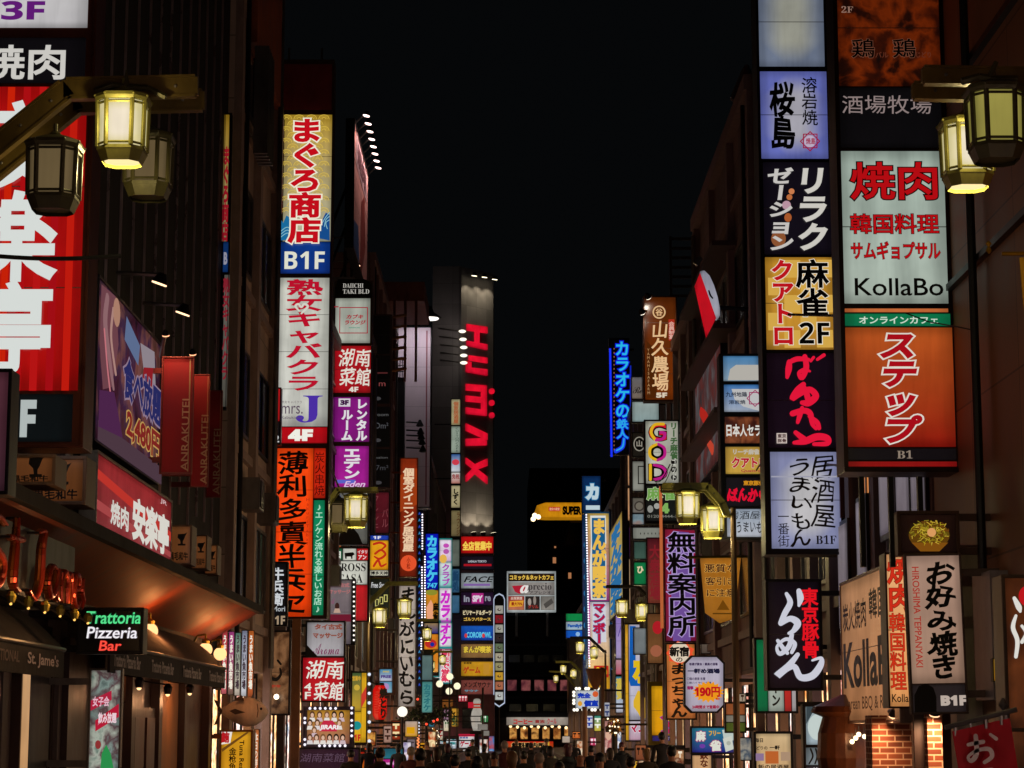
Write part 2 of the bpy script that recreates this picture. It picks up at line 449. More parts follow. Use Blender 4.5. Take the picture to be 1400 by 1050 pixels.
# ------------------------------------------------------------------ buildings along the street
WARM = LB('#c9824a', '#8a4a22', 1.5, 'y', 3); COOL = LB('#8f8f88', '#55565a', .8, 'y', 2)
SHOPW = PH('#5a2c14', '#c87a3c', '#f0c890', '#8a5030', '#f8e0d0', sc=2.5, k=3.2, ax='y'); SHOPC = PH('#6a5a50', '#d8c0a8', '#8a3a30', '#e8dcd0', '#5a6a80', sc=2.2, k=2.8, ax='y'); SHOP_FILL = LB('#f0d8cc', '#d0a8a0', 5.0, 'y', 3)
def mixh(h, o='b09c94', f=.42):
    h = h.lstrip('#'); return '#' + ''.join('%02x' % int(int(h[i:i + 2], 16) * (1 - f) + int(o[i:i + 2], 16) * f) for i in (0, 2, 4))
def bldg(label, s, Y0, Y1, H, col, X=5.5, st=3.4, bay=3.2, lit=(), ground=True, pil=True, z0=4.4, mat=None, grid=(1.1, .8), win=True, ac=True, ledge=True):
    col = mixh(col); m = mat or D(col, .7, 0, .3, 1.6, .2, grid); tr = D(col, .6, .1, .25, 4)
    root = thing('building', label, 'building', (s * (X + 4), (Y0 + Y1) / 2, 0))
    mb = MB(); f = s * X
    lo = 3.1 if ground else 0
    mb.box(f, s * (X + 9), Y0, Y1, lo, H, m)
    if ground: mb.box(s * (X + .9), s * (X + 9), Y0, Y1, 0, lo, m)
    n = max(1, round((Y1 - Y0) / bay)); bw = (Y1 - Y0) / n
    if pil:
        for i in range(n + 1):
            y = min(max(Y0 + i * bw, Y0 + .2), Y1 - .2); mb.box(f - s * .16, f, y - .2, y + .2, 0, H, tr)
    mb.box(f - s * .22, f, Y0 + .02, Y1 - .02, H - .35, H - .002, tr)
    z = z0
    while ledge and z < H - 1:
        mb.box(f - s * .1, f, Y0 + .03, Y1 - .03, z - .5, z - .32, tr); z += st
    mb.build('wall', root)
    rng = random.Random(int(Y0 * 10) + s)
    z = z0; k = 0
    while win and z < H - 2.2:
        for i in range(n):
            y0, y1 = Y0 + i * bw + .55, Y0 + (i + 1) * bw - .55
            if y1 - y0 < .5: continue
            mb = MB(); g = f - s * .05
            for (a, b, c_, d_) in ((y0, y1, z, z + .07), (y0, y1, z + 1.73, z + 1.8), (y0, y0 + .07, z + .07, z + 1.73), (y1 - .07, y1, z + .07, z + 1.73), ((y0 + y1) / 2 - .03, (y0 + y1) / 2 + .03, z + .07, z + 1.73)):
                mb.box(f, g, a, b, c_, d_, STEEL if k % 3 else K)
            w = mb.build('window', root)
            mb = MB(); mb.box(f, f - s * .02, y0 + .07, y1 - .07, z + .07, z + 1.73, (WARM if rng.random() < .5 else COOL) if (k in lit) else GLASS); mb.build('pane', w)
            k += 1
        z += st
    if ground:
        for i in range(n):
            mb = MB(); y0, y1 = Y0 + i * bw + .25, Y0 + (i + 1) * bw - .25
            if Y0 < 0 and y1 > 12: mb.box(s * (X + .3), s * (X + .4), y0, y1, .1, 3.0, K); mb.build('shutter', root); continue
            mb.box(s * (X + .25), s * (X + .3), y0, y1, .15, 2.9, SHOP_FILL if y1 < 12 else (SHOPW, SHOPC, SHOPW)[i % 3])  # nearest bays: unseen bright panes added to light the facades
            for t in range(4): yy = y0 + (y1 - y0) * t / 3; mb.box(s * (X + .2), s * (X + .25), yy - .03, yy + .03, .15, 2.9, K)
            mb.build('shop_window', root)
    if ac:
        for i in range(2):
            mb = MB(); y = Y0 + (Y1 - Y0) * (.3 + .4 * i); mb.box(f, f - s * .4, y, y + .8, 6.3, 6.95, STEEL); mb.box(f - s * .4, f - s * .42, y + .1, y + .7, 6.36, 6.9, KB)
            mb.build('air_conditioner', root)
        mb = MB(); mb.bar((f - s * .2, Y1 - .6, 3.2), (f - s * .2, Y1 - .6, H - .6), .06, STEEL); mb.build('downpipe', root); mb = MB(); mb.bar((f - s * .13, Y0 + 1.1, 3.2), (f - s * .13, Y0 + 1.1, H - .4), .05, K); mb.build('downpipe', root)
    return root
L1 = bldg('dark tower block at the left edge behind the red barbecue tower sign', -1, -14, 27, 30, '#2a1c1c', 5.6, win=False)
# louvred dark block
LV = thing('building', 'black louvred block above the restaurants on the left', 'building', (-9.5, 34, 0))
mb = MB(); mb.box(-14.5, -5.5, 27.05, 41.5, 3.0, 30, D('#0c0b0c', .8, 0, .2)); mb.box(-14.5, -6.3, 27.05, 41.5, 0, 3.0, D('#4a3022', .6)); mb.build('wall', LV)
mb = MB()
for i in range(13):
    y = 28.0 + i * 1.02; mb.box(-5.5, -5.465, y, y + .03, 5.6 if i % 3 else 5.2, 29, D('#b09a98', .3, .6))
mb.build('louvre', LV)
mb = MB(); SO = D('#7e3616', .6); mb.box(-4.62, -4.52, 19.5, 40.6, 4.0, 4.14, D('#0e0a09', .8, 0, .2))
mb.add([(-4.62, 19.5, 4.02), (-5.5, 19.5, 3.5), (-5.5, 19.5, 4.1), (-4.62, 19.5, 4.1), (-4.62, 40.6, 4.02), (-5.5, 40.6, 3.5), (-5.5, 40.6, 4.1), (-4.62, 40.6, 4.1)], [(0, 3, 2, 1), (4, 5, 6, 7), (0, 1, 5, 4), (2, 3, 7, 6), (1, 2, 6, 5), (0, 4, 7, 3)], SO)
mb.build('canopy', LV)
# tan stone block
TS = D('#d0b8a4', .65, 0, .2, 1.2, .15, (1.6, 1.3))
L3 = bldg('tan stone block with a corner pier and sloped brown eave', -1, 41.6, 49, 27, '#9a8272', 5.4, mat=TS, bay=3.7, lit=(), ground=True)
mb = MB(); mb.box(-5.39, -5.2, 43.6, 48.9, 16.1, 26.9, D('#a85a34', .5))
for i in range(5): mb.box(-5.2, -4.9, 43.2 + i * .24, 43.3 + i * .24, 13.6, 15.9, STEEL)
mb.build('eave', L3)
L4 = bldg('low dark brown block behind the tuna shop tower sign', -1, 53.8, 74, 14.5, '#3a2826', 5.6, lit=(3, 7, 11))
L5 = bldg('dark block below the rooftop floodlit billboard', -1, 74.1, 88, 17.5, '#33262a', 5.5, lit=(2, 9))
L6 = bldg('reddish block with pipes on its top floor', -1, 88.1, 107, 21.5, '#7a4a44', 5.6, lit=(20, 21, 4))
L7 = bldg('grey purple block with a balcony stack beside the blank white billboard', -1, 107.1, 150, 23, '#4a3e4e', 5.6, lit=(3, 12))
L8 = bldg('dark block at the far left end of the street', -1, 150.1, 200, 22, '#3a343a', 5.7, lit=(5, 6, 30))
R1 = bldg('brown panelled block at the right edge above the brick pier', 1, -14, 27.5, 30, '#7a4e36', 5.5, bay=5, mat=D('#8a5a3c', .6, 0, .2, 1.2, .1, (2.4, 1.9)), win=False, ac=False, ledge=False, pil=False)
mb = MB()
mb.bar((5.38, 24.3, 3.2), (5.38, 24.3, 29), .05, KB); mb.build('downpipe', R1)
mb = MB()
for z in (7.2, 9.6, 13.3, 17.2): mb.box(5.5, 5.42, 12.2, 27.3, z, z + .08, KB)
mb.build('wall_band', R1)
R2 = bldg('dark maroon block behind the two big tower signs on the right', 1, 27.6, 46, 30, '#3a2428', 5.65, lit=(0, 1, 2, 3), bay=2.3)
R3 = bldg('maroon block with stone piers and open sky above it', 1, 46.1, 60, 16.2, '#5a3a3c', 5.5, bay=4.6, lit=())
R4 = bldg('brown block behind the brown farm restaurant tower', 1, 60.1, 78, 14.3, '#4a3230', 5.6, lit=(2, 5, 6))
R5 = bldg('dark block behind the blue neon karaoke sign', 1, 78.1, 100, 15.5, '#2e2630', 5.6, lit=(4, 8))
R6 = bldg('dark block behind the yellow and blue manga cafe tower', 1, 100.1, 125, 13.5, '#332c36', 5.6, lit=(3, 9))
R7 = bldg('dark low block at the far right end of the street', 1, 125.1, 198, 11, '#2a272c', 5.9, lit=(3, 14, 22))
# canopy and lanes on the right block's rooftop edge
mb = MB()
for z in (9.2, 11.2, 13.2): mb.box(5.5, 4.9, 50, 59.6, z, z + .12, D('#4a3434', .6))
mb.build('balcony', R3)
for (y0, y1, z0, z1) in ((27.75, 28.75, 4.55, 5.7), (28.85, 29.85, 4.55, 5.7), (29.95, 31.2, 4.55, 5.7), (32.4, 33.3, 3.6, 5.4), (34.2, 35.2, 3.4, 5.2)):
    mb = MB(); mb.box(5.49, 5.44, y0, y1, z0, z1, K); w = mb.build('window', R2)
    mb = MB(); mb.box(5.44, 5.42, y0 + .08, y1 - .08, z0 + .08, z1 - .08, LB('#8a8088', '#6a6068', .8, 'y')); mb.build('pane', w)
mb = MB(); mb.box(5.5, 5.2, 25.1, 25.45, 0, 4.0, D('#c0b4a8', .6)); mb.box(5.5, 5.3, 23.6, 24.5, 2.2, 3.6, D('#8a8288', .5, .3)); mb.build('pier', R1)

# ------------------------------------------------------------------ the far end of the street
FAR = D('#26242a', .7, 0, .3, .8, .1, (2.4, 3.2))
CB = thing('building', 'dark office block with a lit coffee shop storey at the street end', 'building', (4, 240, 0))
x0 = P(676, 900, Y=232).x; x1 = P(822, 900, Y=232).x; zt = P(720, 842, Y=232).z
mb = MB(); mb.box(x0, x1, 232, 250, 0, zt, FAR)
for y in (880, 922, 952, 981): z = P(720, y, Y=232).z; mb.box(x0 + .05, x1 - .05, 231.8, 232, z - .25, z, D('#4a464a', .7))
mb.build('wall', CB)
def fw(r, m, n='window', fr=K):
    a, b, c_, d_ = PF(231.95).rect(r); mb = MB(); mb.box(a, c_, 231.85, 231.99, b, d_, fr); w = mb.build(n, CB)
    mb = MB(); mb.box(a + .12, c_ - .12, 231.8, 231.85, b + .12, d_ - .12, m); mb.build('pane', w)
for i in range(4): fw((695 + i * 23, 961, 714 + i * 23, 974), GLASS)
for i in range(5): fw((694 + i * 20, 894, 712 + i * 20, 907), GLASS)
for i, (a, b) in enumerate(((692, 708), (711, 727), (729, 745), (747, 762), (764, 778))):
    fw((a, 928, b, 946), PH('#2a1216', '#5c2530', '#8a4a4a', '#3a1a20', sc=.8, k=.8))
for i in range(6): fw((695 + i * 15, 993, 708 + i * 15, 1012), PH('#3a1c0c', '#9a5a26', '#e0a050', '#4a2610', sc=1.2, k=.9))
mb = MB()
for i in range(9): p = P(698 + i * 9.5, 993 + (i % 3), Y=231); mb.ball(p, .16, E('#ffd9a0', 2), 8)
mb.build('lamp', CB)
TW = thing('building', 'unlit high tower behind the street end, two small windows lit', 'building', (20, 310, 0))
a = P(724, 800, Y=300).x
mb = MB(); mb.box(a, a + 45, 300, 330, 0, P(700, 640, Y=300).z, D('#09090b', .9, 0, .2, .5)); mb.build('wall', TW)
for (x, y, w, h) in ((758, 766, 2.2, 4), (779, 787, 2, 4), (759, 748, 1.2, 1.2)):
    p, q = P(x - w, y + h, Y=299.9), P(x + w, y - h, Y=299.9)
    mb = MB(); mb.box(p.x, q.x, 299.8, 299.99, p.z, q.z, E('#b87a50', .8)); mb.build('window', TW)
# the big sign tower at the left of the street end
HT = thing('building', 'tall grey tower with huge red letters standing on end', 'building', (-4, 212, 0))
TG = D('#8a8486', .7, 0, .14, .5, .1, (2.0, 2.0)); TG2 = D('#6c6668', .7, 0, .15, .5, .1, (2.0, 2.0))
xa, xb, xc = P(590, 660, Y=203).x, P(628, 660, Y=203).x, P(674, 660, Y=206.5).x
zt = P(630, 364, Y=203).z
mb = MB()
pts = [(xa, 203), (xb, 203), (xc, 206.5), (xc, 226), (xa, 226)]
mb.add([(x, y, 0) for x, y in pts] + [(x, y, zt) for x, y in pts], [(i, (i + 1) % 5, 5 + (i + 1) % 5, 5 + i) for i in range(5)] + [(5, 6, 7, 8, 9)], TG)
mb.box(xb - .12, xb + .12, 202.9, 203.2, 13, zt - .02, TG2)
mb.build('wall', HT)
class PS:                                            # the slanting front of that tower
    ax = 'x'
    def __init__(s):
        s.o = Vector((xb, 203, 0)); s.u = Vector((xc - xb, 3.5, 0)).normalized(); s.n = Vector((s.u.y, -s.u.x, 0))
    def uv(s, px, py):
        d = RM @ Vector(((px - CX) / F_PX, -(py - CY) / F_PX, -1)); t = (s.o - CAM).dot(s.n) / d.dot(s.n); p = CAM + d * t
        return (p - s.o).dot(s.u), p.z
    rect = PF.rect
    def w(s, u, v, d): q = s.o + s.u * u + s.n * d; return Vector((q.x, q.y, v))
ps = PS()
def slab(pts, d0, d1, m, mb):
    n = len(pts); vs = []
    for d in (d1, d0): vs += [ps.w(*ps.uv(x, y), d) for x, y in pts]
    mb.add(vs, [tuple(range(n)), tuple(range(n, 2 * n))[::-1]] + [(i, (i + 1) % n, n + (i + 1) % n, n + i) for i in range(n)], m)
RED = LB('#e8102c', '#d80f2e', 1.05, 'x'); RD = D('#3a0a10', .5)
def letter(polys):
    mb = MB()
    for p in polys: slab(p, .02, .18, RED, mb)
    mb.build('letter', HT)
letter([[(637, 443), (665, 447), (665, 456), (637, 452)], [(648, 453), (654, 454), (654, 469), (648, 468)], [(637, 466), (665, 471), (665, 475), (665, 479), (637, 473)]])
letter([[(640, 486), (665, 489), (665, 497), (640, 493)], [(636, 502), (665, 505), (665, 514), (636, 509)], [(636, 494), (643, 495), (643, 503), (636, 502)]])
letter([[(636, 525), (664, 527), (664, 536), (636, 534)], [(657, 536), (664, 536), (664, 561), (657, 560)], [(636, 541), (657, 543), (657, 551), (636, 549)], [(636, 557), (657, 560), (664, 561), (664, 569), (636, 566)]])
letter([[(671.2 + 3.4 * math.cos(t * .524), y + 4 * math.sin(t * .524)) for t in range(12)] for y in (535, 551, 568)])
letter([[(636, 579), (665, 593), (665, 602), (636, 589)], [(636, 600), (657, 599), (664, 603), (664, 609), (636, 610)]])
letter([[(636, 626), (648, 635), (645, 641), (636, 634)], [(665, 627), (665, 637), (652, 642), (648, 635)], [(648, 635), (652, 642), (648, 648), (645, 641)], [(636, 650), (645, 641), (648, 648), (636, 659)][::1], [(652, 642), (665, 652), (665, 662), (648, 648)]])
# floodlights on the tower
def spot(p, tgt, e, h='#ffe8c0', ang=70, r=.05, blend=.6):
    l = bpy.data.lights.new('floodlight', 'SPOT'); l.energy = e; l.color = lin(h)[:3]; l.spot_size = math.radians(ang); l.spot_blend = blend; l.shadow_soft_size = r
    o = bpy.data.objects.new('floodlight_beam', l); COL.objects.link(o); o.location = p
    o.rotation_euler = (Vector(tgt) - Vector(p)).to_track_quat('-Z', 'Y').to_euler(); return o
def flood(root, p, tgt, e, h='#ffe8c0', r=.3, foot=None, ang=70, k=3, name='floodlight'):
    """a lamp head on an arm, really shining on what it is aimed at"""
    p = Vector(p); d = (Vector(tgt) - p).normalized()
    mb = MB(); mb.bar(p - d * r * 1.2, p, r * .45, K, 10, r)
    if foot is not None: mb.bar(p - d * r, foot, max(.03, r * .12), STEEL, 6)
    o = mb.build(name, root)
    mb = MB(); mb.bar(p - d * .01, p + d * .02, r * .9, E(h, k), 10); mb.build('bulb', o)
    sl = spot(p + d * .06, tgt, e, h, ang); sl.parent = root; sl.location = p + d * .06 - wloc(root)
for i, (x, y) in enumerate(((638, 379), (652, 381), (666, 384))):
    u, v = ps.uv(x, y); p = ps.w(u, v, 1.0); flood(HT, p, ps.w(u, v - 6, .0), 170, '#fff0c8', .3, ps.w(u, v + .4, 0), 95, 4)
for i, (x, y) in enumerate(((638, 729), (651, 729), (665, 730))):
    u, v = ps.uv(x, y); p = ps.w(u, v, .9); flood(HT, p, ps.w(u, v + 4, .0), 170, '#fff0c8', .3, ps.w(u, v - .4, 0), 95, 4)
for i, (x, y) in enumerate(((634, 453), (635, 464), (636, 475), (636, 486), (636, 496))):
    u, v = ps.uv(x, y); q = ps.w(u, v, 1.2)
    mb = MB(); a = P(x - 34, y - 4, Y=202.9); b = P(x - 2, y, Y=202); mb.bar(a, b, .07, STEEL)
    o = mb.build('lamp_arm', HT)
    mb = MB(); mb.ball(b, .42, E('#fff6e0', 1.4), 10, (.85, .7, .38)); mb.build('bulb', o)
    l = bpy.data.lights.new('arm_lamp_light', 'POINT'); l.energy = 18; l.color = (1, .86, .78); l.shadow_soft_size = .4; k = bpy.data.objects.new('arm_lamp_glow', l); COL.objects.link(k); k.parent = HT; k.location = b + Vector((-.6, -2.2 - i * .5, .2)) - wloc(HT)
# ------------------------------------------------------------------ signs
def ms(t, st='B'):                                   # serif, italic and script letters
    base = {'B': (0x1D400, 0x1D41A, 0x1D7CE), 'S': (0x1D4D0, 0x1D4EA, 0x1D7CE), 'I': (0x1D468, 0x1D482, 0x1D7CE)}[st]
    r = ''
    for ch in t:
        if 'A' <= ch <= 'Z': r += chr(base[0] + ord(ch) - 65)
        elif 'a' <= ch <= 'z': r += chr(base[1] + ord(ch) - 97)
        elif '0' <= ch <= '9': r += chr(base[2] + ord(ch) - 48)
        else: r += ch
    return r
W = '#e6e6dc'; BK = '#0c0b10'
def sb(t):
    return ''.join(chr(0x1D5D4 + ord(x) - 65) if 'A' <= x <= 'Z' else chr(0x1D7EC + ord(x) - 48) if '0' <= x <= '9' else x for x in t)
# ---- left side, near to far
f = PF(22)
striped = [R((-40 + i * 22, 120, -30 + i * 22, 535), c) for i, c in enumerate(('#b80e10', '#a40d10', '#c42008', '#a80e12', '#b41414', '#a00d14', '#bc1a0e'))]
sign('red striped barbecue tower sign with big white characters at the left edge', f, (-47, -60, 124, 612), [
    ((-42, -60, 121, 38), LB('#d4d2d0', '#b9b6b8'), [H(sb('3F'), (2, 2, 62, 28), '#5e1a72', .02)]),
    ((-42, 52, 117, 114), LB('#0d0b0e'), [H('焼肉', (-24, 62, 90, 110), '#c9c6c0', .022)]),
    ((-42, 119, 113, 534), LB('#b40e0e', '#a80c0c', 1.0, 'x', 2), striped + [V('安楽亭', (-28, 140, 78, 512), '#d5dad6', .03)]),
    ((-42, 539, 99, 604), LB('#0b1012'), [H(sb('B1F'), (-30, 547, 50, 598), '#aeb6b4', .03)])], cat='tower sign', depth=.5, frame=D('#5a2c20', .4, .5), rim=.03)
b = PW(-5.3, 27.5, 32.7, 7.72, 5.55)
bb = sign('purple all-you-can-eat billboard with two lamps above it on the louvred wall', b, (0, 0, 100, 100), [
    (None, PH('#2c1a28', '#542438', '#4a2c4c', '#8a5450', '#6a4038', sc=1.6, k=.6, ax='y'), [
        G([(4, 4), (24, 2), (30, 30), (22, 60), (10, 66), (4, 40)], '#6a4048'), S([(12, 8, 5), (10, 25, 6), (18, 46, 5), (24, 60, 3)], '#8a6468'), S([(20, 12, 3), (18, 30, 3), (26, 50, 3)], '#a88078'),
        S([(8, 30, 2), (14, 52, 2), (20, 68, 2)], '#c07078'), O(24, 12, 5, 9, '#a87c68'), G([(38, 8), (60, 18), (58, 32), (36, 24)], '#5a6a8c'),
        G([(60, 16), (84, 12), (88, 38), (70, 40)], '#8a8088'), G([(66, 30), (82, 24), (80, 46), (64, 44)], '#8a1c24'),
        H('食べ放題', (34, 34, 97, 62), '#26285c', .04, ('#8a7488', .05), .0), H('2,480円', (40, 66, 97, 86), '#7a2420', .04, ('#b89050', .05), .0),
        R((0, 88, 100, 100), '#4a3640'), G([(0, 70), (20, 64), (34, 88), (0, 92)], '#4a2448')])], cat='billboard', name='wall_billboard', depth=.15, br=False)
for yy in (29.4, 31.6):
    flood(bb, (-4.8, yy, 8.0), (-5.15, yy + .1, 7.0), 40, '#ffd0a0', .12, (-5.4, yy, 8.15), 110, 2.2, 'spotlight')
b = PW(-5.25, 27.5, 33.8, 5.42, 4.38)
sign('red and pink barbecue signboard with white characters, under the purple billboard', b, (0, 0, 100, 100), [
    (None, LB('#93282a', '#8c3438', .95, 'y'), [G([(0, 22), (100, 48), (100, 62), (0, 34)], '#b8332a'), G([(0, 60), (100, 78), (100, 86), (0, 72)], '#a04444'),
     H('焼肉', (16, 50, 38, 82), '#d0ccc4', .03), H('安楽亭', (42, 28, 95, 88), '#d6d2c8', .045), H('JR', (80, 8, 90, 16), '#caa', .02)])], name='wall_sign', depth=.2, frame=STEEL, br=False)
for i, (r, Y) in enumerate((((220, 488, 264, 648), 31.8), ((262, 512, 286, 666), 33.6), ((283, 534, 303, 680), 35.2))):
    f = PF(Y); x0, y0, x1, y1 = r; wd = x1 - x0; tx = x0 + (.68 - .08 * i) * wd
    sign(('brightest red hanging banner, nearest of three along the black louvred wall', 'middle red hanging banner of three along the black louvred wall', 'farthest red hanging banner of three beside the tan pier')[i], f, r, [
        (None, D('#96101a', .7, 0, .15), [V(''.join('ANRAKUTEI'), (tx - 7, y0, tx + 7, y1), '#8a4a3c', .0)] if False else [])], cat='banner', name='hanging_banner', depth=.04, frame=D('#7a2a20', .5), rim=.02, back=False, group='red banners on the louvred wall')
    root = [o for o in COL.objects if o.name.startswith('hanging_banner')][-1]
    vs, fs = glyphs('ANRAKUTEI', .008); mb = MB()
    ga, gb = f.uv(tx, y1 - 4), f.uv(tx, y0 + (y1 - y0) * .36); L_ = gb[1] - ga[1]; mxx = max(v[0] for v in vs)
    hh = f.uv(tx + 9, y1)[0] - f.uv(tx - 5, y1)[0]
    put(mb, f, [(ga[0] + hh * .5 - v[1] * hh, ga[1] + v[0] / mxx * L_, v[2]) for v in vs], fs, .02, D('#caa07c', .5), .05)
    u0, v0, u1, v1 = f.rect((x0 + wd * .86, y0 + 3, x0 + wd * .9, y1 - 3)); pbox(mb, f, u0, u1, v0, v1, .013, .017, D('#b08a60', .5)); mb.build('lettering', root)
    if i < 2: flood(root, (f.uv(x0 + wd * .3, y0)[0], Y - .5, f.uv(x0, y0)[1] + .25), (f.uv(x0 + wd * .3, y0)[0], Y, f.uv(x0, y0 + 45)[1]), 12, '#ffb080', .06, (f.uv(x0, y0)[0], Y, f.uv(x0, y0)[1]), 95, 2, 'spotlight')
def bull(x, y, s, c): return [G([(x - 8 * s, y - 9 * s), (x + 7 * s, y - 10 * s), (x + 13 * s, y - 13 * s), (x + 9 * s, y - 6 * s), (x + 6 * s, y + 2 * s), (x + 3 * s, y + 7 * s), (x + 3 * s, y + 13 * s), (x - 2 * s, y + 13 * s), (x - 3 * s, y + 5 * s), (x - 9 * s, y - 1 * s)], c), R((x - 8 * s, y + 13 * s, x + 9 * s, y + 17 * s), c)]
BOXL = LB('#6e4020', '#5a3218', .8)
for (r, Y, lb, gr) in (((36, 624, 118, 690), 23.2, 'brown black-beef box sign with bull silhouette, the larger front one at left', 1), ((8, 622, 76, 663), 21.4, 'brown black-beef box sign with bull silhouette, cut by the pink panel at left', 1),
                    ((228, 718, 262, 772), 34.5, 'small brown bull box sign nearest under the red banners', .6), ((262, 732, 283, 778), 36.5, 'small brown bull box sign in the middle under the red banners', .5), ((280, 745, 297, 785), 38.5, 'small brown bull box sign farthest from the red banners', .4)):
    x0, y0, x1, y1 = r; w_, h_ = x1 - x0, y1 - y0
    sign(lb, PF(Y), r, [(None, BOXL, bull(x0 + w_ * .6, y0 + h_ * .33, gr, BK) + [H('黒毛和牛', (x0 + w_ * .12, y0 + h_ * .68, x0 + w_ * .86, y0 + h_ * .9), BK, .03, None, 0, .02)])], cat='box sign', depth=.55, frame=D('#6b5444', .5), group='black beef box signs')
# pink side panel at the very edge
sign('dull pink blank panel at the left edge, below the red tower sign', PF(18.6), (-60, 505, 14, 676), [(None, LB('#4e2832', '#3e222c', 1), [])], cat='panel', name='blank_sign', depth=.3, wall=5.6)
# the script letters over the dark restaurant
t = thing('letter_sign', 'dark fascia with large red metal script letters over the left restaurant', 'sign', (-4.9, 21, 3.6))
mb = MB(); mb.box(-5.5, -4.6, 15, 23.1, 3.14, 3.8, D('#15100f', .5, .2)); mb.build('fascia', t)
b = PW(-4.6, 18.6, 23.1, 3.85, 3.05)
RM_ = D('#9a3018', .3, .6, .2); 
def lt(pts): 
    q = []
    for i in range(len(pts) - 1):
        p0, p1, p2, p3 = pts[max(i - 1, 0)], pts[i], pts[i + 1], pts[min(i + 2, len(pts) - 1)]
        for k in range(5):
            u = k / 5; q.append(tuple(.5 * (2 * B + (C - A) * u + (2 * A - 5 * B + 4 * C - E2) * u * u + (3 * B - A - 3 * C + E2) * u ** 3) for A, B, C, E2 in zip(p0, p1, p2, p3)))
    q.append(pts[-1]); pts = q
    mb = MB(); pp = [b.w(*b.uv(x, y), .12) for x, y in pts]
    for i, (A, B) in enumerate(zip(pp, pp[1:])):
        w1 = .012 + .02 * math.sin(math.pi * (i + .5) / len(pp)); mb.bar(A, B, w1, RM_, 8); mb.bar(A + Vector((-.03, 0, 0)), B + Vector((-.03, 0, 0)), w1 + .008, D('#8a4a1c', .3, .7), 6)
    for q in (pp[0], pp[-1]): mb.bar(q, q - Vector((.12, 0, 0)), .015, K, 5)
    mb.build('letter', t)
lt([(18, 18), (10, 12), (3, 25), (8, 45), (16, 60), (14, 85), (4, 92), (0, 80)])
lt([(28, 5), (27, 40), (26, 80), (31, 88)]); lt([(21, 30), (33, 28)])
lt([(48, 12), (54, 8), (52, 30), (51, 70), (46, 92), (40, 84)])
lt([(68, 48), (63, 46), (59, 66), (62, 84), (67, 70), (69, 48), (68, 80), (71, 86)])
lt([(73, 50), (73, 86), (73, 62), (76, 48), (79, 56), (79, 86), (79, 62), (82, 48), (84.5, 56), (84.5, 86)])
lt([(88, 68), (93, 62), (92, 48), (88, 50), (87, 76), (91, 88), (95, 80)])
lt([(97.5, 60), (97, 50), (96, 66), (98.6, 76), (97, 88)])
for i in range(6):
    yy = 19.3 + i * .72; mb = MB(); mb.lathe([(.035, 0), (.05, .06), (.02, .1)], (-4.4, yy, 3.0), BRASS, 8); mb.bar((-4.4, yy, 3.0), (-4.6, yy, 3.12), .015, K, 5); o = mb.build('picture_light', t)
    mb = MB(); mb.ball((-4.4, yy, 2.99), .014, E('#ffc060', 1.6), 6); mb.build('bulb', o)
    if i % 2 == 0: l = bpy.data.lights.new('picture_light', 'POINT'); l.energy = 7; l.color = (1, .5, .2); l.shadow_soft_size = .03; k = bpy.data.objects.new('picture_glow', l); COL.objects.link(k); k.parent = t; k.location = Vector((-4.25, yy, 3.1)) - wloc(t)
# green, white and red neon box
f = PF(25.4)
def neon(t_, r, c, g): return [H(t_, r, g, .05, None, .12), H(t_, r, c, .012, None, .12)]
sign('black neon box sign with green, white and red script lettering', f, (106, 831, 196, 894), [(None, D('#0a0b0a', .3), 
    neon('Trattoria', (117, 836, 193, 853), '#58e08c', '#0a5a34') + neon('Pizzeria', (119, 857, 188, 873), '#f0ecf0', '#4a4048') + neon('Bar', (136, 876, 166, 890), '#ff5040', '#7a0c0c'))], cat='neon sign', name='neon_sign', depth=.3, back=False)
# awnings
def awning(label, y0, y1, x, z0, z1, texts, h):
    t = thing('awning', label, 'awning', (-5.2, (y0 + y1) / 2, z0))
    c = D(h, .8, 0, .2, 8); mb = MB()
    vs = []
    n = 8
    for yy in (y0, y1):
        for i in range(n + 1):
            a = i / n; vs.append((x - (x + 5.5) * (1 - a), yy, z1 + .55 * (1 - a ** 1.6)))
        vs.append((x, yy, z0)); vs.append((x - .03, yy, z0)); vs.append((x - .03, yy, z1 - .05)); vs.append((-5.5, yy, z1 + .45))
    m_ = n + 5
    mb.add(vs, [(i, (i + 1) % m_, m_ + (i + 1) % m_, m_ + i) for i in range(m_)] + [tuple(range(m_))[::-1], tuple(range(m_, 2 * m_))], c)
    cl = mb.build('canopy', t)
    pw = PW(x, y0, y1, z1, z0); mb = MB(); draw(mb, pw, texts, .004); mb.build('lettering', cl)
    mb = MB(); mb.bar((x, y0, z1), (x, y1, z1), .025, STEEL); mb.build('front_bar', t)
LTR = D('#b8aeb4', .6)
awning('dark awning with small white lettering over the pizzeria entrance', 25.9, 36.6, -4.7, 2.55, 2.88, [H('Trattoria Pizzeria Bar', (2 + 26 * i, 26, 20 + 26 * i, 76), LTR, .03) for i in range(4)], '#241c22')
awning('black awning with faint lettering at the far left', 17.5, 23.2, -4.7, 2.42, 2.72, [H('TRADITIONAL', (36, 30, 62, 66), D('#5c4c48', .6), .02), H("St. Jame's", (68, 26, 94, 76), LTR, .02)], '#17110f')
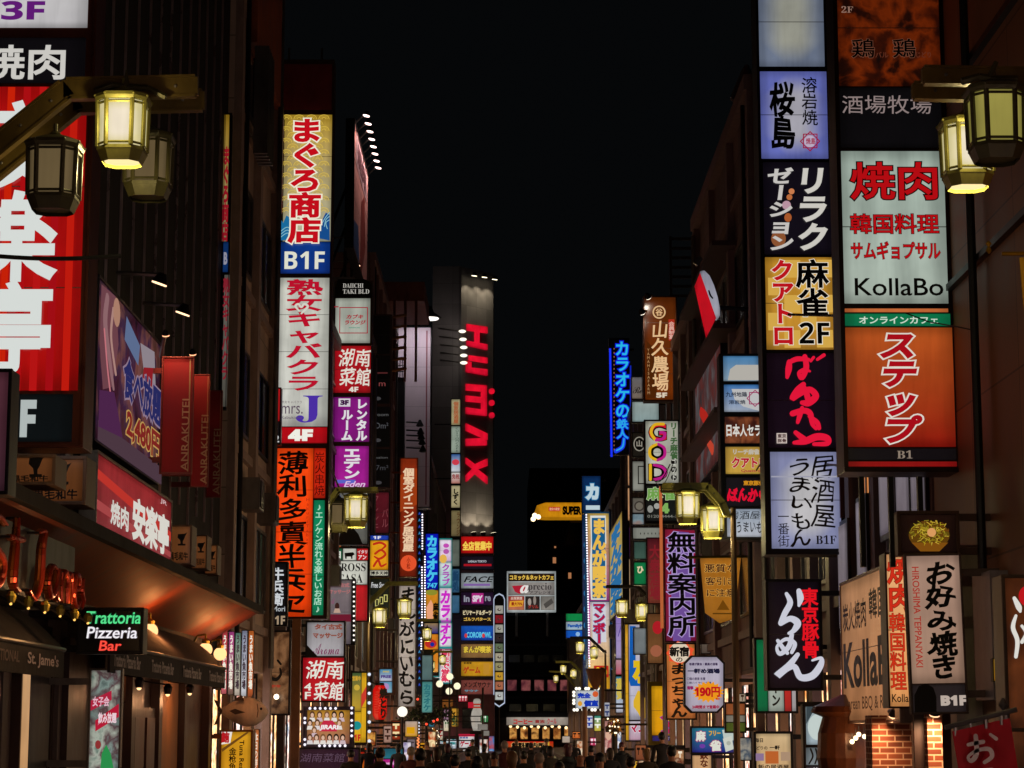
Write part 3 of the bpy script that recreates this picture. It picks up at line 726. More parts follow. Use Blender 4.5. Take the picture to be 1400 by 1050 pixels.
# globe wall lamps under the canopy
for i, (px, py, lb) in enumerate(((205, 863, 'round globe wall lamp right of the neon box sign'), (281, 888, 'round globe wall lamp over the pizzeria awning, middle one'), (301, 894, 'round globe wall lamp over the pizzeria awning, farthest one'))):
    p = P(px, py, X=-5.2); t = thing('wall_lamp', lb, 'lamp', (-5.5, p.y, p.z), 'globe wall lamps')
    mb = MB(); mb.bar((-5.5, p.y, p.z + .02), (-5.44, p.y, p.z + .02), .08, BRASS, 10); mb.path([(-5.45, p.y, p.z + .02), (-5.35, p.y, p.z + .24), (-5.2, p.y, p.z + .26), (-5.2, p.y, p.z + .12)], .018, BRASS); mb.lathe([(.06, 0), (.07, .05), (.02, .09)], (p.x, p.y, p.z + .1), BRASS, 10); mb.build('arm', t)
    mb = MB(); mb.ball(p, .12, E('#ffc080', 1.7), 16); mb.build('globe', t, True)
    l = bpy.data.lights.new('globe_light', 'POINT'); l.energy = 20; l.color = (1, .34, .1); l.shadow_soft_size = .12; o = bpy.data.objects.new('globe_glow', l); COL.objects.link(o); o.parent = t; o.location = p + Vector((.26, 0, .08)) - wloc(t)
# restaurant fronts below the canopy
t = thing('restaurant', 'dark wood pizzeria front with panelled door and warm tan bays', 'restaurant', (-5.6, 31, 0))
DW = D('#3a2018', .45, 0, .3, 5); TANW = D('#a8703e', .6, 0, .25, 2)
mb = MB(); mb.box(-5.9, -5.5, 26.5, 40.5, 0, 3.0, DW)
for y in (26.8, 29.2, 31.4, 33.9, 36.6, 39.6): mb.box(-5.5, -5.36, y, y + .3, 0, 3.0, DW)
mb.build('wall', t)
mb = MB(); mb.box(-5.5, -5.46, 34.3, 36.5, .4, 2.7, TANW); mb.build('tan_panel', t)
mb = MB(); mb.box(-5.5, -5.42, 31.75, 33.85, .02, 2.2, DW)
for (a, c_) in ((31.9, 32.7), (32.95, 33.7)):
    mb.box(-5.42, -5.39, a, c_, 1.2, 2.05, D('#5a3020', .4)); mb.box(-5.42, -5.39, a, c_, .2, 1.05, D('#5a3020', .4))
d_ = mb.build('door', t); mb = MB(); mb.bar((-5.36, 32.82, .9), (-5.36, 32.82, 1.25), .02, BRASS); mb.build('handle', d_)
mb = MB(); mb.box(-5.5, -5.45, 29.5, 31.35, 2.25, 2.9, LB('#5a2c14', '#2a140a', 1, 'y')); mb.build('window', t)
for (x, y, z, e_) in ((-5.1, 30.4, 2.45, 5), (-5.1, 35.3, 2.45, 9), (-5.1, 33, 2.4, 4)):
    mb = MB(); mb.lathe([(.05, 0), (.07, .1), (.03, .16)], (x, y, z), K, 8); mb.bar((x, y, z + .14), (-5.5, y, z + .2), .012, K, 5); dl_ = mb.build('downlight', t); mb = MB(); mb.ball((x, y, z), .035, E('#ffcf90', 2), 8); mb.build('bulb', dl_)
    l = bpy.data.lights.new('door_light', 'POINT'); l.energy = e_; l.color = (1, .45, .2); l.shadow_soft_size = .04; k = bpy.data.objects.new('door_glow', l); COL.objects.link(k); k.parent = t; k.location = Vector((x + .05, y, z - .12)) - wloc(t)
t = thing('restaurant', 'dark restaurant front with a lit doorway at the left edge', 'restaurant', (-5.6, 20, 0))
mb = MB(); mb.box(-5.9, -5.5, 14, 26.4, 0, 3.1, D('#1c1412', .5))
for y in (18.2, 21.6, 24.1): mb.box(-5.5, -5.34, y, y + .35, 0, 3.1, D('#4a2e22', .5))
mb.box(-5.34, -5.3, 24.15, 24.35, .6, 3.0, LB('#d8a878', '#a87848', 1.0, 'y')); mb.build('wall', t)
mb = MB(); mb.lathe([(.02, 0), (.1, .1), (.13, .3), (.1, .5), (.03, .6)], (-5.2, 22.2, 1.95), D('#a85a38', .4), 14, .5, 1); mb.build('wall_plaque', t)
f = PF(26.3)
sign('colourful poster board with red ribbons beside the pizzeria entrance', f, (121, 914, 166, 1062), [(None, PH('#4a5a58', '#9ab0a8', '#6a4a50', '#c8d0c0', '#3a6a60', sc=3.2, k=.62), [
    G([(124, 958), (153, 944), (153, 957), (124, 972)], '#a8203a'), H('女子会', (127, 952, 150, 966), '#e0b0c0', .03), G([(131, 985), (163, 962), (163, 980), (131, 1000)], '#b01a34'), H('飲み放題', (134, 974, 160, 992), '#e6c8d0', .04),
    G([(138, 1050), (140, 1030), (146, 1018), (152, 1030), (156, 1050)], '#2a8a48'), O(135, 1018, 4, 6, '#8a3030')])], cat='poster', name='poster_board', depth=.1, frame=STEEL)

# ---- stack of thin upright shop banners
cols = [('#b83a44', '#d86a70'), ('#b84a90', '#8a6a5a'), ('#5a8a78', '#d0c0b0'), ('#8a90a8', '#d8d8dc'), ('#c8682c', '#b85a30')]
for i, (c1, c2) in enumerate(cols):
    x = 303 + i * 9; f = PF(40.6 + i * .8)
    sign('%s thin upright shop banner in the row above the model tuna' % ('red', 'magenta', 'green', 'white and grey', 'orange')[i], f, (x, 862 + i * 1.5 if i < 3 else 862, x + 8, 949 + i), [(None, LB(c1, c2, .9), [V('うまい魚市場', (x + 1.5, 868, x + 6.5, 942), '#f0ead8' if i in (0, 1, 4) else '#403038', .04)])], cat='banner', name='upright_banner', depth=.05, group='thin shop banners by the tan pier')
# model tuna
t = thing('model_tuna', 'large brown model tuna hung over the yellow tuna restaurant sign', 'model fish', P(332, 992, Y=41.2))
p0, p1 = P(298, 972, Y=41.2), P(367, 974, Y=41.2); Lf = p1.x - p0.x; hf = .27
mb = MB(); rings = 16; vs = []; fs = []
for i in range(rings + 1):
    a = i / rings; r = hf * (math.sin(math.pi * min(1, a ** 1.35)) ** .75 if 0 < a < 1 else .02) * (1 if a > .15 else 1) + .012
    for j in range(14): th = 2 * math.pi * j / 14; vs.append((p0.x + Lf * a, 41.2 + .55 * r * math.cos(th), p0.z + (p1.z - p0.z) * a + r * math.sin(th)))
for i in range(rings):
    for j in range(14): fs.append((i * 14 + j, i * 14 + (j + 1) % 14, (i + 1) * 14 + (j + 1) % 14, (i + 1) * 14 + j))
mb.add(vs, fs, D('#e0d4c8', .4, 0, .25, 5)); mb.build('body', t, True)
f = PF(41.0); mb = MB(); poly(mb, f, [(314, 972), (322, 969), (336, 974), (322, 977)], .06, D('#3a2c26', .5)); poly(mb, f, [(318, 958), (330, 950), (334, 958)], .0, D('#4a3a30', .5)); poly(mb, f, [(352, 962), (353.2, 962), (354.5, 972), (353, 981), (351.8, 981), (353.2, 972)], .12, D('#6a5648', .5)); mb.build('fin', t); mb = MB(); poly(mb, f, [(300, 974), (292, 956), (297, 958), (304, 972), (297, 990), (292, 992)], .0, D('#6a5648', .5)); mb.build('tail', t)
mb = MB(); mb.ball(P(357, 969, Y=41.03), .025, KB, 8); mb.build('eye', t)
mb = MB(); 
for x in (312, 345): mb.bar(P(x, 960, Y=41.2), P(x, 950, Y=41.2), .012, STEEL)
mb.build('hanger', t)
f = PF(41.1)
sign('yellow tuna restaurant sign with dark vertical lettering below the model tuna', f, (300, 998, 345, 1075), [(None, LB('#d89a1c', '#c8861a'), [G([(302, 999), (318, 999), (315, 1016), (302, 1018)], '#e8e0d8'), H('鮪', (302, 1000, 314, 1016), '#b01a20', .05),
    G([(303, 1024), (340, 999), (340, 1002), (304, 1028)], '#6a4418')] + [V('金枪鱼餐厅', (313, 1022, 323, 1074), '#2a1a0c', .02)] )], cat='box sign', depth=.5, frame=D('#8a5a1a', .5))
rt = [o for o in COL.objects if o.name.startswith('hanging_sign')][-1]
vs, fs = glyphs('Tuna Restaurant', .02); mb = MB(); ga = f.uv(331, 1012); mxx = max(v[0] for v in vs); put(mb, f, [(ga[0] + (v[1] - .35) * .12, ga[1] - v[0] / mxx * .95, v[2]) for v in vs], fs, .022, D('#2a1a0c', .5), .05); mb.build('lettering', rt)
sign('narrow orange sign with pink mark beside the yellow tuna sign', PF(42), (345, 997, 354, 1070), [(None, LB('#c8703c', '#b86030'), [V('本日の鮮魚', (346.5, 1002, 352.5, 1060), '#f0d8c0', .03)])], depth=.2)
# dark poster with ink lettering
f = PF(50)
t = sign('brown spotlit poster sign with black brush character near the wooden post', f, (350, 862, 397, 978), [(None, PH('#1c100a', '#4a2c1a', '#a0704a', '#5c3820', '#2a1810', sc=1.6, k=.62), [S([(361, 905, 3), (368, 902, 3.4), (374, 900, 2)], '#0a0706'), S([(366, 898, 3), (366, 908, 3.5), (371, 912, 3)], '#0a0706'), S([(380, 903, 3), (384, 908, 3)], '#0a0706'), S([(366, 918, 3), (370, 926, 4.6), (378, 929, 4.6), (384, 922, 3.4), (383, 914, 2.4)], '#0a0706'), H('さかな', (366, 936, 384, 940), '#a03020', .06), O(368, 893, 3, 2.4, '#a03020')])], cat='poster sign', depth=.25)
bulbs(t, f, [(355, 917), (381, 953)], .06, '#ffe6c0', 5, 'spot_bulb', .5)
sign('black box sign with white characters and a large 24 under the dark eaves', PF(50.5), (347, 768, 393, 856), [(None, '#0b0d10', [V('牛兵衛', (372, 776, 388, 828), '#c8ccd0', .03), H('Mori Mori', (352, 829, 390, 836), '#a8acb0', .02), H(sb('24'), (353, 840, 372, 854), '#b8bcc0', .03), H(sb('1F'), (376, 842, 390, 854), '#a08a70', .02)])], depth=.3)
sign('white box sign with green brush character between the tan pier and tuna tower', PF(50.8), (358, 386, 380, 480), [(None, LB('#b8bcb0', '#9aa49c'), [S([(361, 394, 3), (370, 400, 3), (378, 397, 3)], '#b04048'), S([(361, 402, 3), (370, 408, 3), (378, 404, 3)], '#2a8a80'), V('秋多', (362, 412, 379, 448), BK, .05), H('527', (361, 450, 379, 457), '#2a7a70', .03)])], depth=.3)
sign('red and black dining sign half hidden left of the tuna tower', PF(51.2), (357, 530, 384, 608), [((357, 530, 384, 576), LB('#c4161c', '#a81418'), [V('御ダイニング', (362, 532, 378, 576), '#e8e0e0', .04)]), ((357, 577, 384, 607), LB('#101012'), [H('mo', (361, 580, 380, 592), '#c8c8c8', .02), H('102', (361, 595, 382, 605), '#c8c8c8', .02)])], depth=.3)
sign('pale blank panel with magenta blossom print left of the tuna tower', PF(52), (368, 140, 386, 290), [((368, 142, 385, 205), LB('#6a5a64', '#8a7a80', .35), [O(370, 190, 3, 6, '#8a1a3a'), O(374, 197, 3, 5, '#7a1a34')]), ((362, 248, 380, 262), LB('#6a5e5c', None, .5), [])], cat='panel', name='blank_sign', depth=.2, rim=0, back=False)
sign('yellow and red sliver imitating the tuna sign reflection between louvres and tan pier', PF(41.0), (304, 155, 313, 560), [((305, 157, 312, 330), LB('#c89a28', '#a8a078', .55), [V('まぐろ商店', (304, 200, 313, 330), '#8a1420', .05)]), ((305, 331, 312, 372), LB('#123a78', None, .6), [H('B', (306, 345, 311, 362), '#8a8a98', .05)]), ((305, 376, 312, 556), LB('#8a867c', '#6a665c', .5), [V('熟女キャバクラ', (304, 380, 313, 520), '#7a1c28', .04)])], cat='sign', depth=.15)  # glowing box added as the tuna tower's reflection in a polished wall
# the tuna shop tower
f = PF(53)
scal = []
for j in range(17):
    for i in range(-1, 5):
        cx, cy = 392 + i * 17 + (8.5 if j % 2 else 0), 163 + j * 8
        if cx < 391 or cx > 449: continue
        for q, rr in enumerate((7.2, 5.0, 2.8)): scal.append(S([(cx + rr * math.cos(a), cy + rr * .8 * -abs(math.sin(a)), .8) for a in [math.pi * k / 4 for k in range(5)]], ('#d8b848', '#c0a038', '#d8b848')[q]))
tn = LB('#b8942a', '#b4b49a', .95, 'x', 0)
tower = sign('tall tower sign with yellow tuna shop, white club and orange grill panels', f, (379, 82, 452, 846), [
    ((388, 157, 455, 330), tn, scal + [G([(382, 330), (382, 298), (388, 306), (392, 296), (400, 300), (406, 318), (420, 328)], '#1a6a9a'), G([(451, 330), (451, 295), (446, 292), (442, 300), (438, 312), (430, 326)], '#164a88')] + [S([(440 + i * 4, 308 + 3 * i, 1), (446, 298 + i * 4, 1), (451, 292 + i * 5, 1)], '#8ac0c8') for i in range(3)] + [S([(384, 318 + i * 4, 1), (394, 312 + i * 4, 1), (404, 322 + i * 3, 1)], '#8ac0c8') for i in range(3)] +
        [V('まぐろ商店', (396, 163, 440, 333), '#c00d1a', .04, ('#ece6d2', .045), 0)]),
    ((384, 331, 451, 374), LB('#0c3a8c', '#10307c', 1.0), [H(sb('B1F'), (389, 344, 444, 368), '#dcdccb', .0)]),
    ((380, 380, 449, 583), LB('#ccccc0', '#c4c4bc', 1.0, 'x', 2), [V('熟女キャバクラ', (391, 382, 440, 535), '#b8102a', .025, ('#2a2426', .004)), S([(409, 425, 2), (404, 419, 3), (408, 416, 3), (412, 420, 3), (416, 416, 3), (421, 419, 3), (416, 425, 3), (412, 429, 2)], '#d0d0c4'),
        H(ms('J', 'B'), (405, 541, 441, 578), '#4a2ea0', .0), H('mrs.', (385, 555, 414, 566), '#5a4a5a', .0), H('熟女キャバクラ', (385, 548, 413, 552), '#6a5a60', .0), H('Kabukicho', (385, 569, 413, 573), '#5a4a5a', .0)]),
    ((379, 584, 447, 606), LB('#c00d18', '#a80c16'), [H(sb('4F'), (394, 587, 428, 603), '#ecece0', .05)]),
    ((374, 613, 427, 843), LB('#ff4a10', '#f04008', 1.0), [V('薄利多賣半兵ヱ', (379, 617, 420, 841), BK, .018, None, 0, .03), V('HakuriTabai', (417, 680, 424, 746), '#b02a10', 0)]),
    ((429, 613, 445, 681), LB('#c8240c', '#b8200c'), [V('炭火串焼', (430, 618, 444, 678), '#3a0a06', .0)]),
    ((428, 684, 443, 841), LB('#0c8a5c', '#0a7a50'), [V('♪エノケン流れる楽しいお店♪', (430, 688, 441, 838), '#a8dcc0', .02)])], cat='tower sign', depth=.55, frame=BROWN)
mb = MB()
for x in (395, 440):
    p = P(x, 84, Y=53.3); mb.bar(p, p + Vector((0, 0, .35)), .03, STEEL)
mb.build('roof_pin', tower)
u0, v0, u1, v1 = f.rect((384, 88, 457, 150)); mb = MB(); pbox(mb, f, u0 + .06, u1 - .06, v0, v1, .002, .014, D('#8a2c30', .5)); mb.build('blank_panel', tower)
t = thing('post', 'tall wooden coloured post under the tuna tower sign', 'post', (P(406, 900, Y=52).x, 52, 0)); mb = MB(); p = P(406, 846, Y=52); mb.box(p.x - .1, p.x + .1, 51.9, 52.1, .25, p.z, D('#a8724a', .5)); mb.build('shaft', t); mb = MB(); mb.box(p.x - .22, p.x + .22, 51.75, 52.25, .12, .25, K); mb.build('base', t)

# floodlit rooftop billboard
b = PW(-5.4, 74.8, 82.5, 23.45, 18.7)
t = sign('tall floodlit rooftop billboard with a row of lamps on its right edge', b, (0, 0, 100, 100), [(None, D('#c89088', .6, 0, .2, .8), [G([(50, 45), (75, 30), (85, 70), (60, 98), (48, 98)], D('#8a2c22', .5)), R((10, 6, 90, 30), D('#b89aa0', .5)), G([(0, 78), (30, 72), (40, 98), (0, 98)], D('#28508a', .5)), H('焼肉', (18, 9, 80, 27), D('#5a3038', .5), .04)])], cat='billboard', name='roof_billboard', depth=.3, br=False)
for i in range(8):
    a = i / 7; yy = 75 + 7.3 * a; z = 23.3 - 0.0 * a
    flood(t, (-4.98, yy, 23.6 - .0 * a), (-5.36, yy, 21.6), 120, '#ffd8d0', .14, (-5.4, yy, 23.3), 100, 4)
for yy in (75.3, 78.5, 82):
    mb = MB(); mb.box(-5.75, -5.65, yy, yy + .1, 17.4, 18.8, K); mb.bar((-7, yy, 17.4), (-5.7, yy, 21), .05, K); mb.build('support', t)
for i, (x, y) in enumerate(((478, 330), (487, 362))):
    p = P(x, y, Y=77 + i); t2 = thing('floodlight', ('upper bracket floodlight under the rooftop billboard', 'lower bracket floodlight under the rooftop billboard')[i], 'floodlight', p + Vector((-1, 0, 0))); flood(t2, p, p + Vector((-.2, 0, -1)), 30, '#ffc8a0', .17, p + Vector((-1.2, 0, .1)), 110, 3)

# name tower of the building (rounded top)
f = PF(70)
t = sign('sign tower with rounded black head, white, red and magenta panels', f, (456, 384, 508, 668), [
    ((457, 408, 506, 469), LB('#a8aca0', '#b0b4a8', .95, 'x', 2), [L((464, 420, 503, 456), '#9a1c2c', 1.2), H('カブキ', (473, 430, 496, 436), '#a01c2c', .04, None, .2), H('ラウンジ', (471, 438, 499, 444), '#a01c2c', .04, None, .2), H('exclusive area', (477, 447, 492, 449), '#2a8a70', .02), R((457, 419, 463, 420.5), '#9a1c2c')]),
    ((456, 473, 507, 537), LB('#b4101c', '#a00e1a'), [H('湖南', (462, 477, 505, 501), '#ded8cc', .012, None, .15, .04), H('菜館', (463, 503, 505, 527), '#ded8cc', .012, None, .15, .04), H(sb('4F'), (477, 529, 490, 536), '#ded8cc', .03)]),
    ((457, 543, 505, 604), LB('#86167e', '#7c1474'), [V('レンタル', (487, 545, 502, 603), '#dcd8dc', .05), V('ルーム', (467, 560, 482, 603), '#dcd8dc', .05), R((463, 545, 479, 556), '#d0c8d0'), H(sb('3F'), (465, 547, 477, 554), '#3a1040', .06)]),
    ((458, 610, 504, 666), LB('#9c1888', '#a01a8c'), [V('エデン', (470, 612, 492, 655), '#dcd8dc', .05), R((461, 656, 486, 661), '#5a60c0'), H('Eden', (470, 658, 498, 666), '#dcb8dc', .02, None, .3)])], cat='tower sign', depth=.5, frame=D('#5a4038', .35, .6))
mb = MB(); a_, b_, c_, d_ = f.rect((458, 382, 508, 407)); n = 10
pts = [(a_, b_)] + [(a_, b_ + .3)] + [(a_ + .1, d_)] + [(c_ - .3 + .3 * math.sin(k / n * math.pi / 2), d_ - .3 + .3 * math.cos(k / n * math.pi / 2)) for k in range(n + 1)] + [(c_, b_)]
mb.add([f.w(x, y, .05) for x, y in pts] + [f.w(x, y, -.45) for x, y in pts], [tuple(range(len(pts)))] + [(i, (i + 1) % len(pts), len(pts) + (i + 1) % len(pts), len(pts) + i) for i in range(len(pts))], KB)
hd = mb.build('head', t); mb = MB(); draw(mb, f, [H(ms('DAIICHI'), (469, 388, 497, 394), '#b0aca4', 0), H(ms('TAKI BLD'), (469, 396, 505, 402), '#b0aca4', 0)], .06); mb.build('lettering', hd)
f = PF(71.5)
t = sign('grey photo sign of a dark-haired woman behind the left street lamp', f, (456, 672, 504, 745), [(None, LB('#8a8a84', '#77766f', .55), [G([(462, 744), (466, 725), (474, 714), (478, 706), (484, 710), (483, 722), (490, 730), (496, 744)], '#1a1412'), O(481, 705, 5, 7, '#2a1a14'), R((460, 678, 466, 684), '#2a3a88')])], depth=.25)
f = PF(72.5)
t = sign('white steak house sign with red, green and black bull panels', f, (453, 748, 505, 850), [((455, 750, 468, 766), LB('#1a5a3c'), [H('肉', (457, 752, 466, 764), '#dcdcd0', .04)]), ((469, 750, 487, 766), LB('#c8c8bc'), [G([(471, 756), (483, 755), (485, 758), (482, 760), (482, 764), (480, 764), (480, 761), (474, 761), (474, 764), (472, 764)], BK)]), ((488, 750, 503, 766), LB('#b8141c'), [H('イタリ', (489, 752, 502, 757), '#e0d0d0', .03), H('アン', (490, 759, 501, 765), '#e0d0d0', .03)]),
    ((455, 767, 502, 799), LB('#d0d0c4', '#c8c8bc', 1, 'x'), [H(ms('XROSS'), (457, 770, 500, 781), BK, 0), H(ms('CASA'), (462, 785, 496, 797), BK, 0)]), ((455, 800, 502, 849), LB('#c01420', '#a81018'), [])], depth=.3)
f = PF(69)
t = sign('grey massage sign edged with white bulbs above the red Hunan sign', f, (447, 792, 486, 882), [((448, 793, 480, 881), LB('#8a7c80', '#7a6e74', .7), [H('タイ古式', (450, 797, 478, 803), '#a86a6a', .05), H('マッサージ', (450, 806, 479, 812), '#a86a6a', .05), H(ms('A', 'S'), (451, 818, 458, 826), '#8a4a6a', .0), O(461, 829, 3, 5, '#3a201c'), G([(456, 838), (458, 832), (464, 832), (466, 838)], '#b89888'), R((448, 840, 480, 850), '#6a1a2c')])], depth=.25)
bulbs(t, f, [(484, 796 + i * 6.6) for i in range(13)], .034, '#f4ece4', 1.3)
f = PF(56.4)
sign('white chamfered massage sign with brown lettering, lower of the two', f, (418, 849, 472, 899), [(None, LB('#a8a2a4', '#b8b4b8', .8), [H('タイ古式', (430, 853, 468, 861), '#8a4a3c', .06), H('マッサージ', (428, 865, 469, 873), '#8a4a3c', .06), H(ms('Aroma', 'S'), (428, 880, 464, 895), '#7a3a5a', 0), G([(418, 899), (418, 880), (436, 899)], BK)])], depth=.3)
f = PF(56.6)
sign('red square restaurant sign with white brush characters beside the wooden post', f, (412, 897, 472, 960), [(None, LB('#bc1420', '#b01420'), [H('湖南', (417, 903, 468, 928), '#e2e0d4', .012, None, .15, .04), H('菜館', (428, 932, 468, 957), '#e2e0d4', .012, None, .15, .04), H('4', (416, 934, 426, 944), '#e2e0d4', .02), H('F', (417, 946, 425, 956), '#e2e0d4', .02)])], depth=.45)
f = PF(57)
def face(x, y, s, hair, skin, top):
    return [O(x, y, 3.4 * s, 4.6 * s, hair), G([(x - 4.2 * s, y + 9 * s), (x - 3 * s, y + 4 * s), (x + 3 * s, y + 4 * s), (x + 4.2 * s, y + 9 * s)], top), O(x, y + .8 * s, 2.1 * s, 2.9 * s, skin)]
fc = []
rr = random.Random(3)
for row, (yy, n, xo) in enumerate(((977, 5, 427), (988, 5, 424), (998, 4, 430), (1008, 6, 424))):
    for i in range(n):
        if row in (1, 2) and 436 < xo + i * 10 < 462: continue
        fc += face(xo + i * (10 if n < 6 else 9), yy, 1.05, rr.choice(['#2a1a16', '#5a3a22', '#3a241c', '#7a5230']), '#d8b098', rr.choice(['#d8d0d0', '#c8b0b8', '#e0d8d0']))
t = sign('advert board of fourteen smiling women ringed by white bulbs', f, (414, 966, 484, 1024), [((420, 971, 478, 1017), LB('#c8902c', '#a86a5a', .9), fc + [G([(438, 992), (443, 985), (455, 985), (461, 992), (461, 1000), (438, 1000)], '#c02a44'), H('JIRARI', (437, 991, 462, 999), '#f0e8e8', .05, None, .15)])], depth=.25, frame=D('#2a1e3a', .5))
bulbs(t, f, [(424 + i * 7, 968.5) for i in range(6)] + [(437 + i * 7, 1019.5) for i in range(6)] + [(417, y) for y in (982, 988, 1011, 1018)] + [(481, y) for y in (968, 975, 985, 992, 999, 1006)], .036, '#f0e8f4', 1.3)
sign('dark plum sign with faint grey characters under the women advert', f, (407, 1022, 492, 1060), [(None, LB('#2c1426', '#24101e'), [H('湖南菜館', (410, 1030, 470, 1042), '#5a4454', .0, None, .15)])], depth=.3)
f = PF(64)
t = sign('yellow and green parking style column sign with teal disc, left pavement', f, (480, 918, 502, 1018), [((481, 920, 494, 972), LB('#4a6a3c', '#c8a030', .9), [H('営業中', (482, 924, 493, 931), '#d0a030', .03), O(488, 940, 4, 4, '#c8a83c')]), ((494, 920, 501, 1015), LB('#d8a41c'), [G([(494, 950), (501, 938), (501, 955), (494, 968)], '#c83a2c')]), ((481, 973, 494, 1015), LB('#d8a81c'), [O(488, 992, 6, 6, '#1c8a8a'), H(sb('1F'), (484, 1004, 493, 1013), '#c02a20', .05)])], depth=.3)
bulbs(t, f, [(505, 922 + i * 13) for i in range(8)], .05, '#e8f0ff', 1.0, 'marker_lamp')
sign('red and orange framed sign at the bottom edge left of the crowd', PF(63), (468, 1026, 500, 1060), [(None, LB('#b81c10', '#d87818'), [L((473, 1030, 487, 1052), '#e8a020', 1.6), H('牛', (476, 1034, 484, 1048), '#f0c040', .04), H('ラ', (490, 1030, 498, 1048), '#2a0806', .06)])], depth=.3)

# ---- next block on the left
f = PF(88)
sign('tall unlit black sign column with faint outlined lettering', f, (509, 430, 535, 668), [((510, 432, 533, 484), D('#121114', .4), []), ((510, 486, 533, 552), D('#121114', .4), [H('m', (518, 523, 527, 528), '#7a3a3a', 0), R((516, 509, 530, 511), '#4a2020'), O(516, 545, 5, 2.5, '#3a383a')]),
    ((510, 556, 533, 611), D('#121114', .4), [H('room', (513, 566, 531, 569), '#555', 0), H('Om²', (512, 578, 531, 586), '#4a4a4e', 0), O(516, 602, 5, 2.5, '#3a383a')]), ((510, 614, 533, 666), D('#121114', .4), [H('salon', (514, 624, 530, 627), '#555', 0), H('7m²', (514, 636, 531, 643), '#3a3a3e', 0), O(517, 660, 5, 2.5, '#3a383a')])], cat='tower sign', depth=.4, frame=D('#5a3c34', .4, .5), back=False)
sign('dark red wine bar sign with faint pale script, left of the orange tower', f, (506, 672, 533, 730), [(None, LB('#58101c', '#4a0e18', .9), [V('フレンチ', (507, 676, 518, 728), '#7a3a40', 0, None, .2), V('バル', (522, 695, 531, 722), '#7a3a40', 0)])], depth=.3)
sign('yellow noodle shop sign with red brush kana and blue top strip', PF(87), (505, 731, 532, 788), [((506, 732, 531, 738), LB('#1c3ca8'), [H(sb('1F'), (510, 733, 521, 737), '#e0e0e8', .02)]), ((506, 739, 531, 779), LB('#e8a418', '#e09410'), [S([(511, 744, 3), (520, 742, 3), (527, 746, 3), (522, 751, 2)], '#b82818'), S([(513, 757, 3), (521, 752, 3), (527, 758, 3), (519, 764, 3), (512, 761, 2)], '#b82818'), S([(511, 774, 3), (517, 766, 3), (521, 774, 3), (528, 771, 2)], '#b82818')]), ((506, 780, 531, 787), LB('#c8c4b0'), [H('博多天神', (507, 781, 530, 786), BK, .03)])], depth=.3)
f = PF(86)
sign('black slanted-lettering sign with yellow green arrow behind the left lamp', f, (505, 790, 533, 846), [(None, LB('#181a12'), [H('Free Space', (507, 796, 530, 806), '#c8c8c8', .02, None, .2), G([(512, 836), (528, 834), (520, 844)], '#b8c86a'), H('B1', (517, 835, 523, 839), '#2a3010', .03)] + [L((507 + i * 6, 822 - i * 3, 512 + i * 6, 832 - i * 3), '#c8c070', 1.1) for i in range(4)])], depth=.3, frame=BRASS)
f = PF(100)
t = sign('orange vertical private dining sign with pale characters and round red logo', f, (546, 626, 571, 789), [(None, LB('#8c2c10', '#7a2008', 1.0), [G([(547, 650), (570, 640), (570, 690), (547, 700)], '#983812'), V('個室ダイニング居酒屋', (551, 640, 566, 754), '#e6c4a0', .04), O(558.5, 770, 11, 11, '#e0522c'), V('小松', (556, 762, 561, 778), '#8a2410', .02)])], depth=.35, frame=D('#8a4a2c', .4, .5))
f = PF(92)
sign('white vertical sign with large black hand-drawn kana', f, (544, 799, 569, 967), [(None, LB('#b8a89c', '#a89a90', .95), [V('まんがにいむら', (546, 803, 567, 964), BK, .03, None, .0, .06), R((545, 899, 568, 899.6), '#6a5c54')])], depth=.3, frame=D('#6a5c54', .5))
# white floodlit blank billboard
f = PF(109)
t = sign('large blank white billboard lit by a bell lamp on a reddish roof', f, (541, 447, 589, 694), [(None, D('#c8b4bc', .7, 0, .12, .6), [R((541, 447, 543, 694), D('#8a8a96', .6)), R((582, 452, 584, 690), D('#8a4a54', .6))])], cat='billboard', name='roof_billboard', depth=1.2, back=False)
p = P(590, 437, Y=107.2); q = P(566, 445, Y=107.2)
flood(t, P(578, 440, Y=106.6), P(566, 520, Y=109), 230, '#f4f0f8', .4, P(572, 436, Y=109), 130, 3)
mb = MB()
for i, y in enumerate((577, 588, 595, 602, 612)): a = P(556, y, Y=108.4); b2 = P(574 + i, y + 1, Y=106.5); mb.bar(a, b2, .04, KB); mb.lathe([(.05, .15), (.2, -.15), (.12, -.2)], b2, KB, 8)
mb.build('unlit_lamp', t)
mb = MB(); a = P(536, 690, Y=107); b2 = P(553, 516, Y=107); mb.box(a.x, b2.x, 107, 108, a.z, b2.z, D('#121014', .6))
for k in range(6): x = a.x + (b2.x - a.x) * k / 5; mb.bar((x, 106.98, b2.z), (x, 106.98, b2.z + .9), .025, K)
for k in range(3): mb.bar((a.x, 106.98, b2.z + .3 * (k + 1)), (b2.x, 106.98, b2.z + .3 * (k + 1)), .025, K)
mb.build('balcony', t)
t = thing('rooftop_box', 'reddish rooftop box with pipes above the blank billboard', 'rooftop plant', (P(545, 430, Y=100).x, 100, 21.5))
mb = MB(); a = P(512, 448, Y=96); c2 = P(578, 404, Y=96); mb.box(a.x, c2.x, 98, 104, 21.4, 21.4 + .9, D('#8a5048', .6)); mb.build('plinth', t)
mb = MB()
for k in range(6): mb.bar((a.x + .1, 97.8, 18.0 + k * .5), (c2.x - .8, 97.8, 18.2 + k * .5), .07, D('#9a6a44', .4, .6))
for k in range(4): x = a.x + .3 + k * .5; mb.bar((x, 97.9, 17.6), (x, 97.9, 21.4), .06, D('#6a3a30', .5))
mb.build('pipe', t)
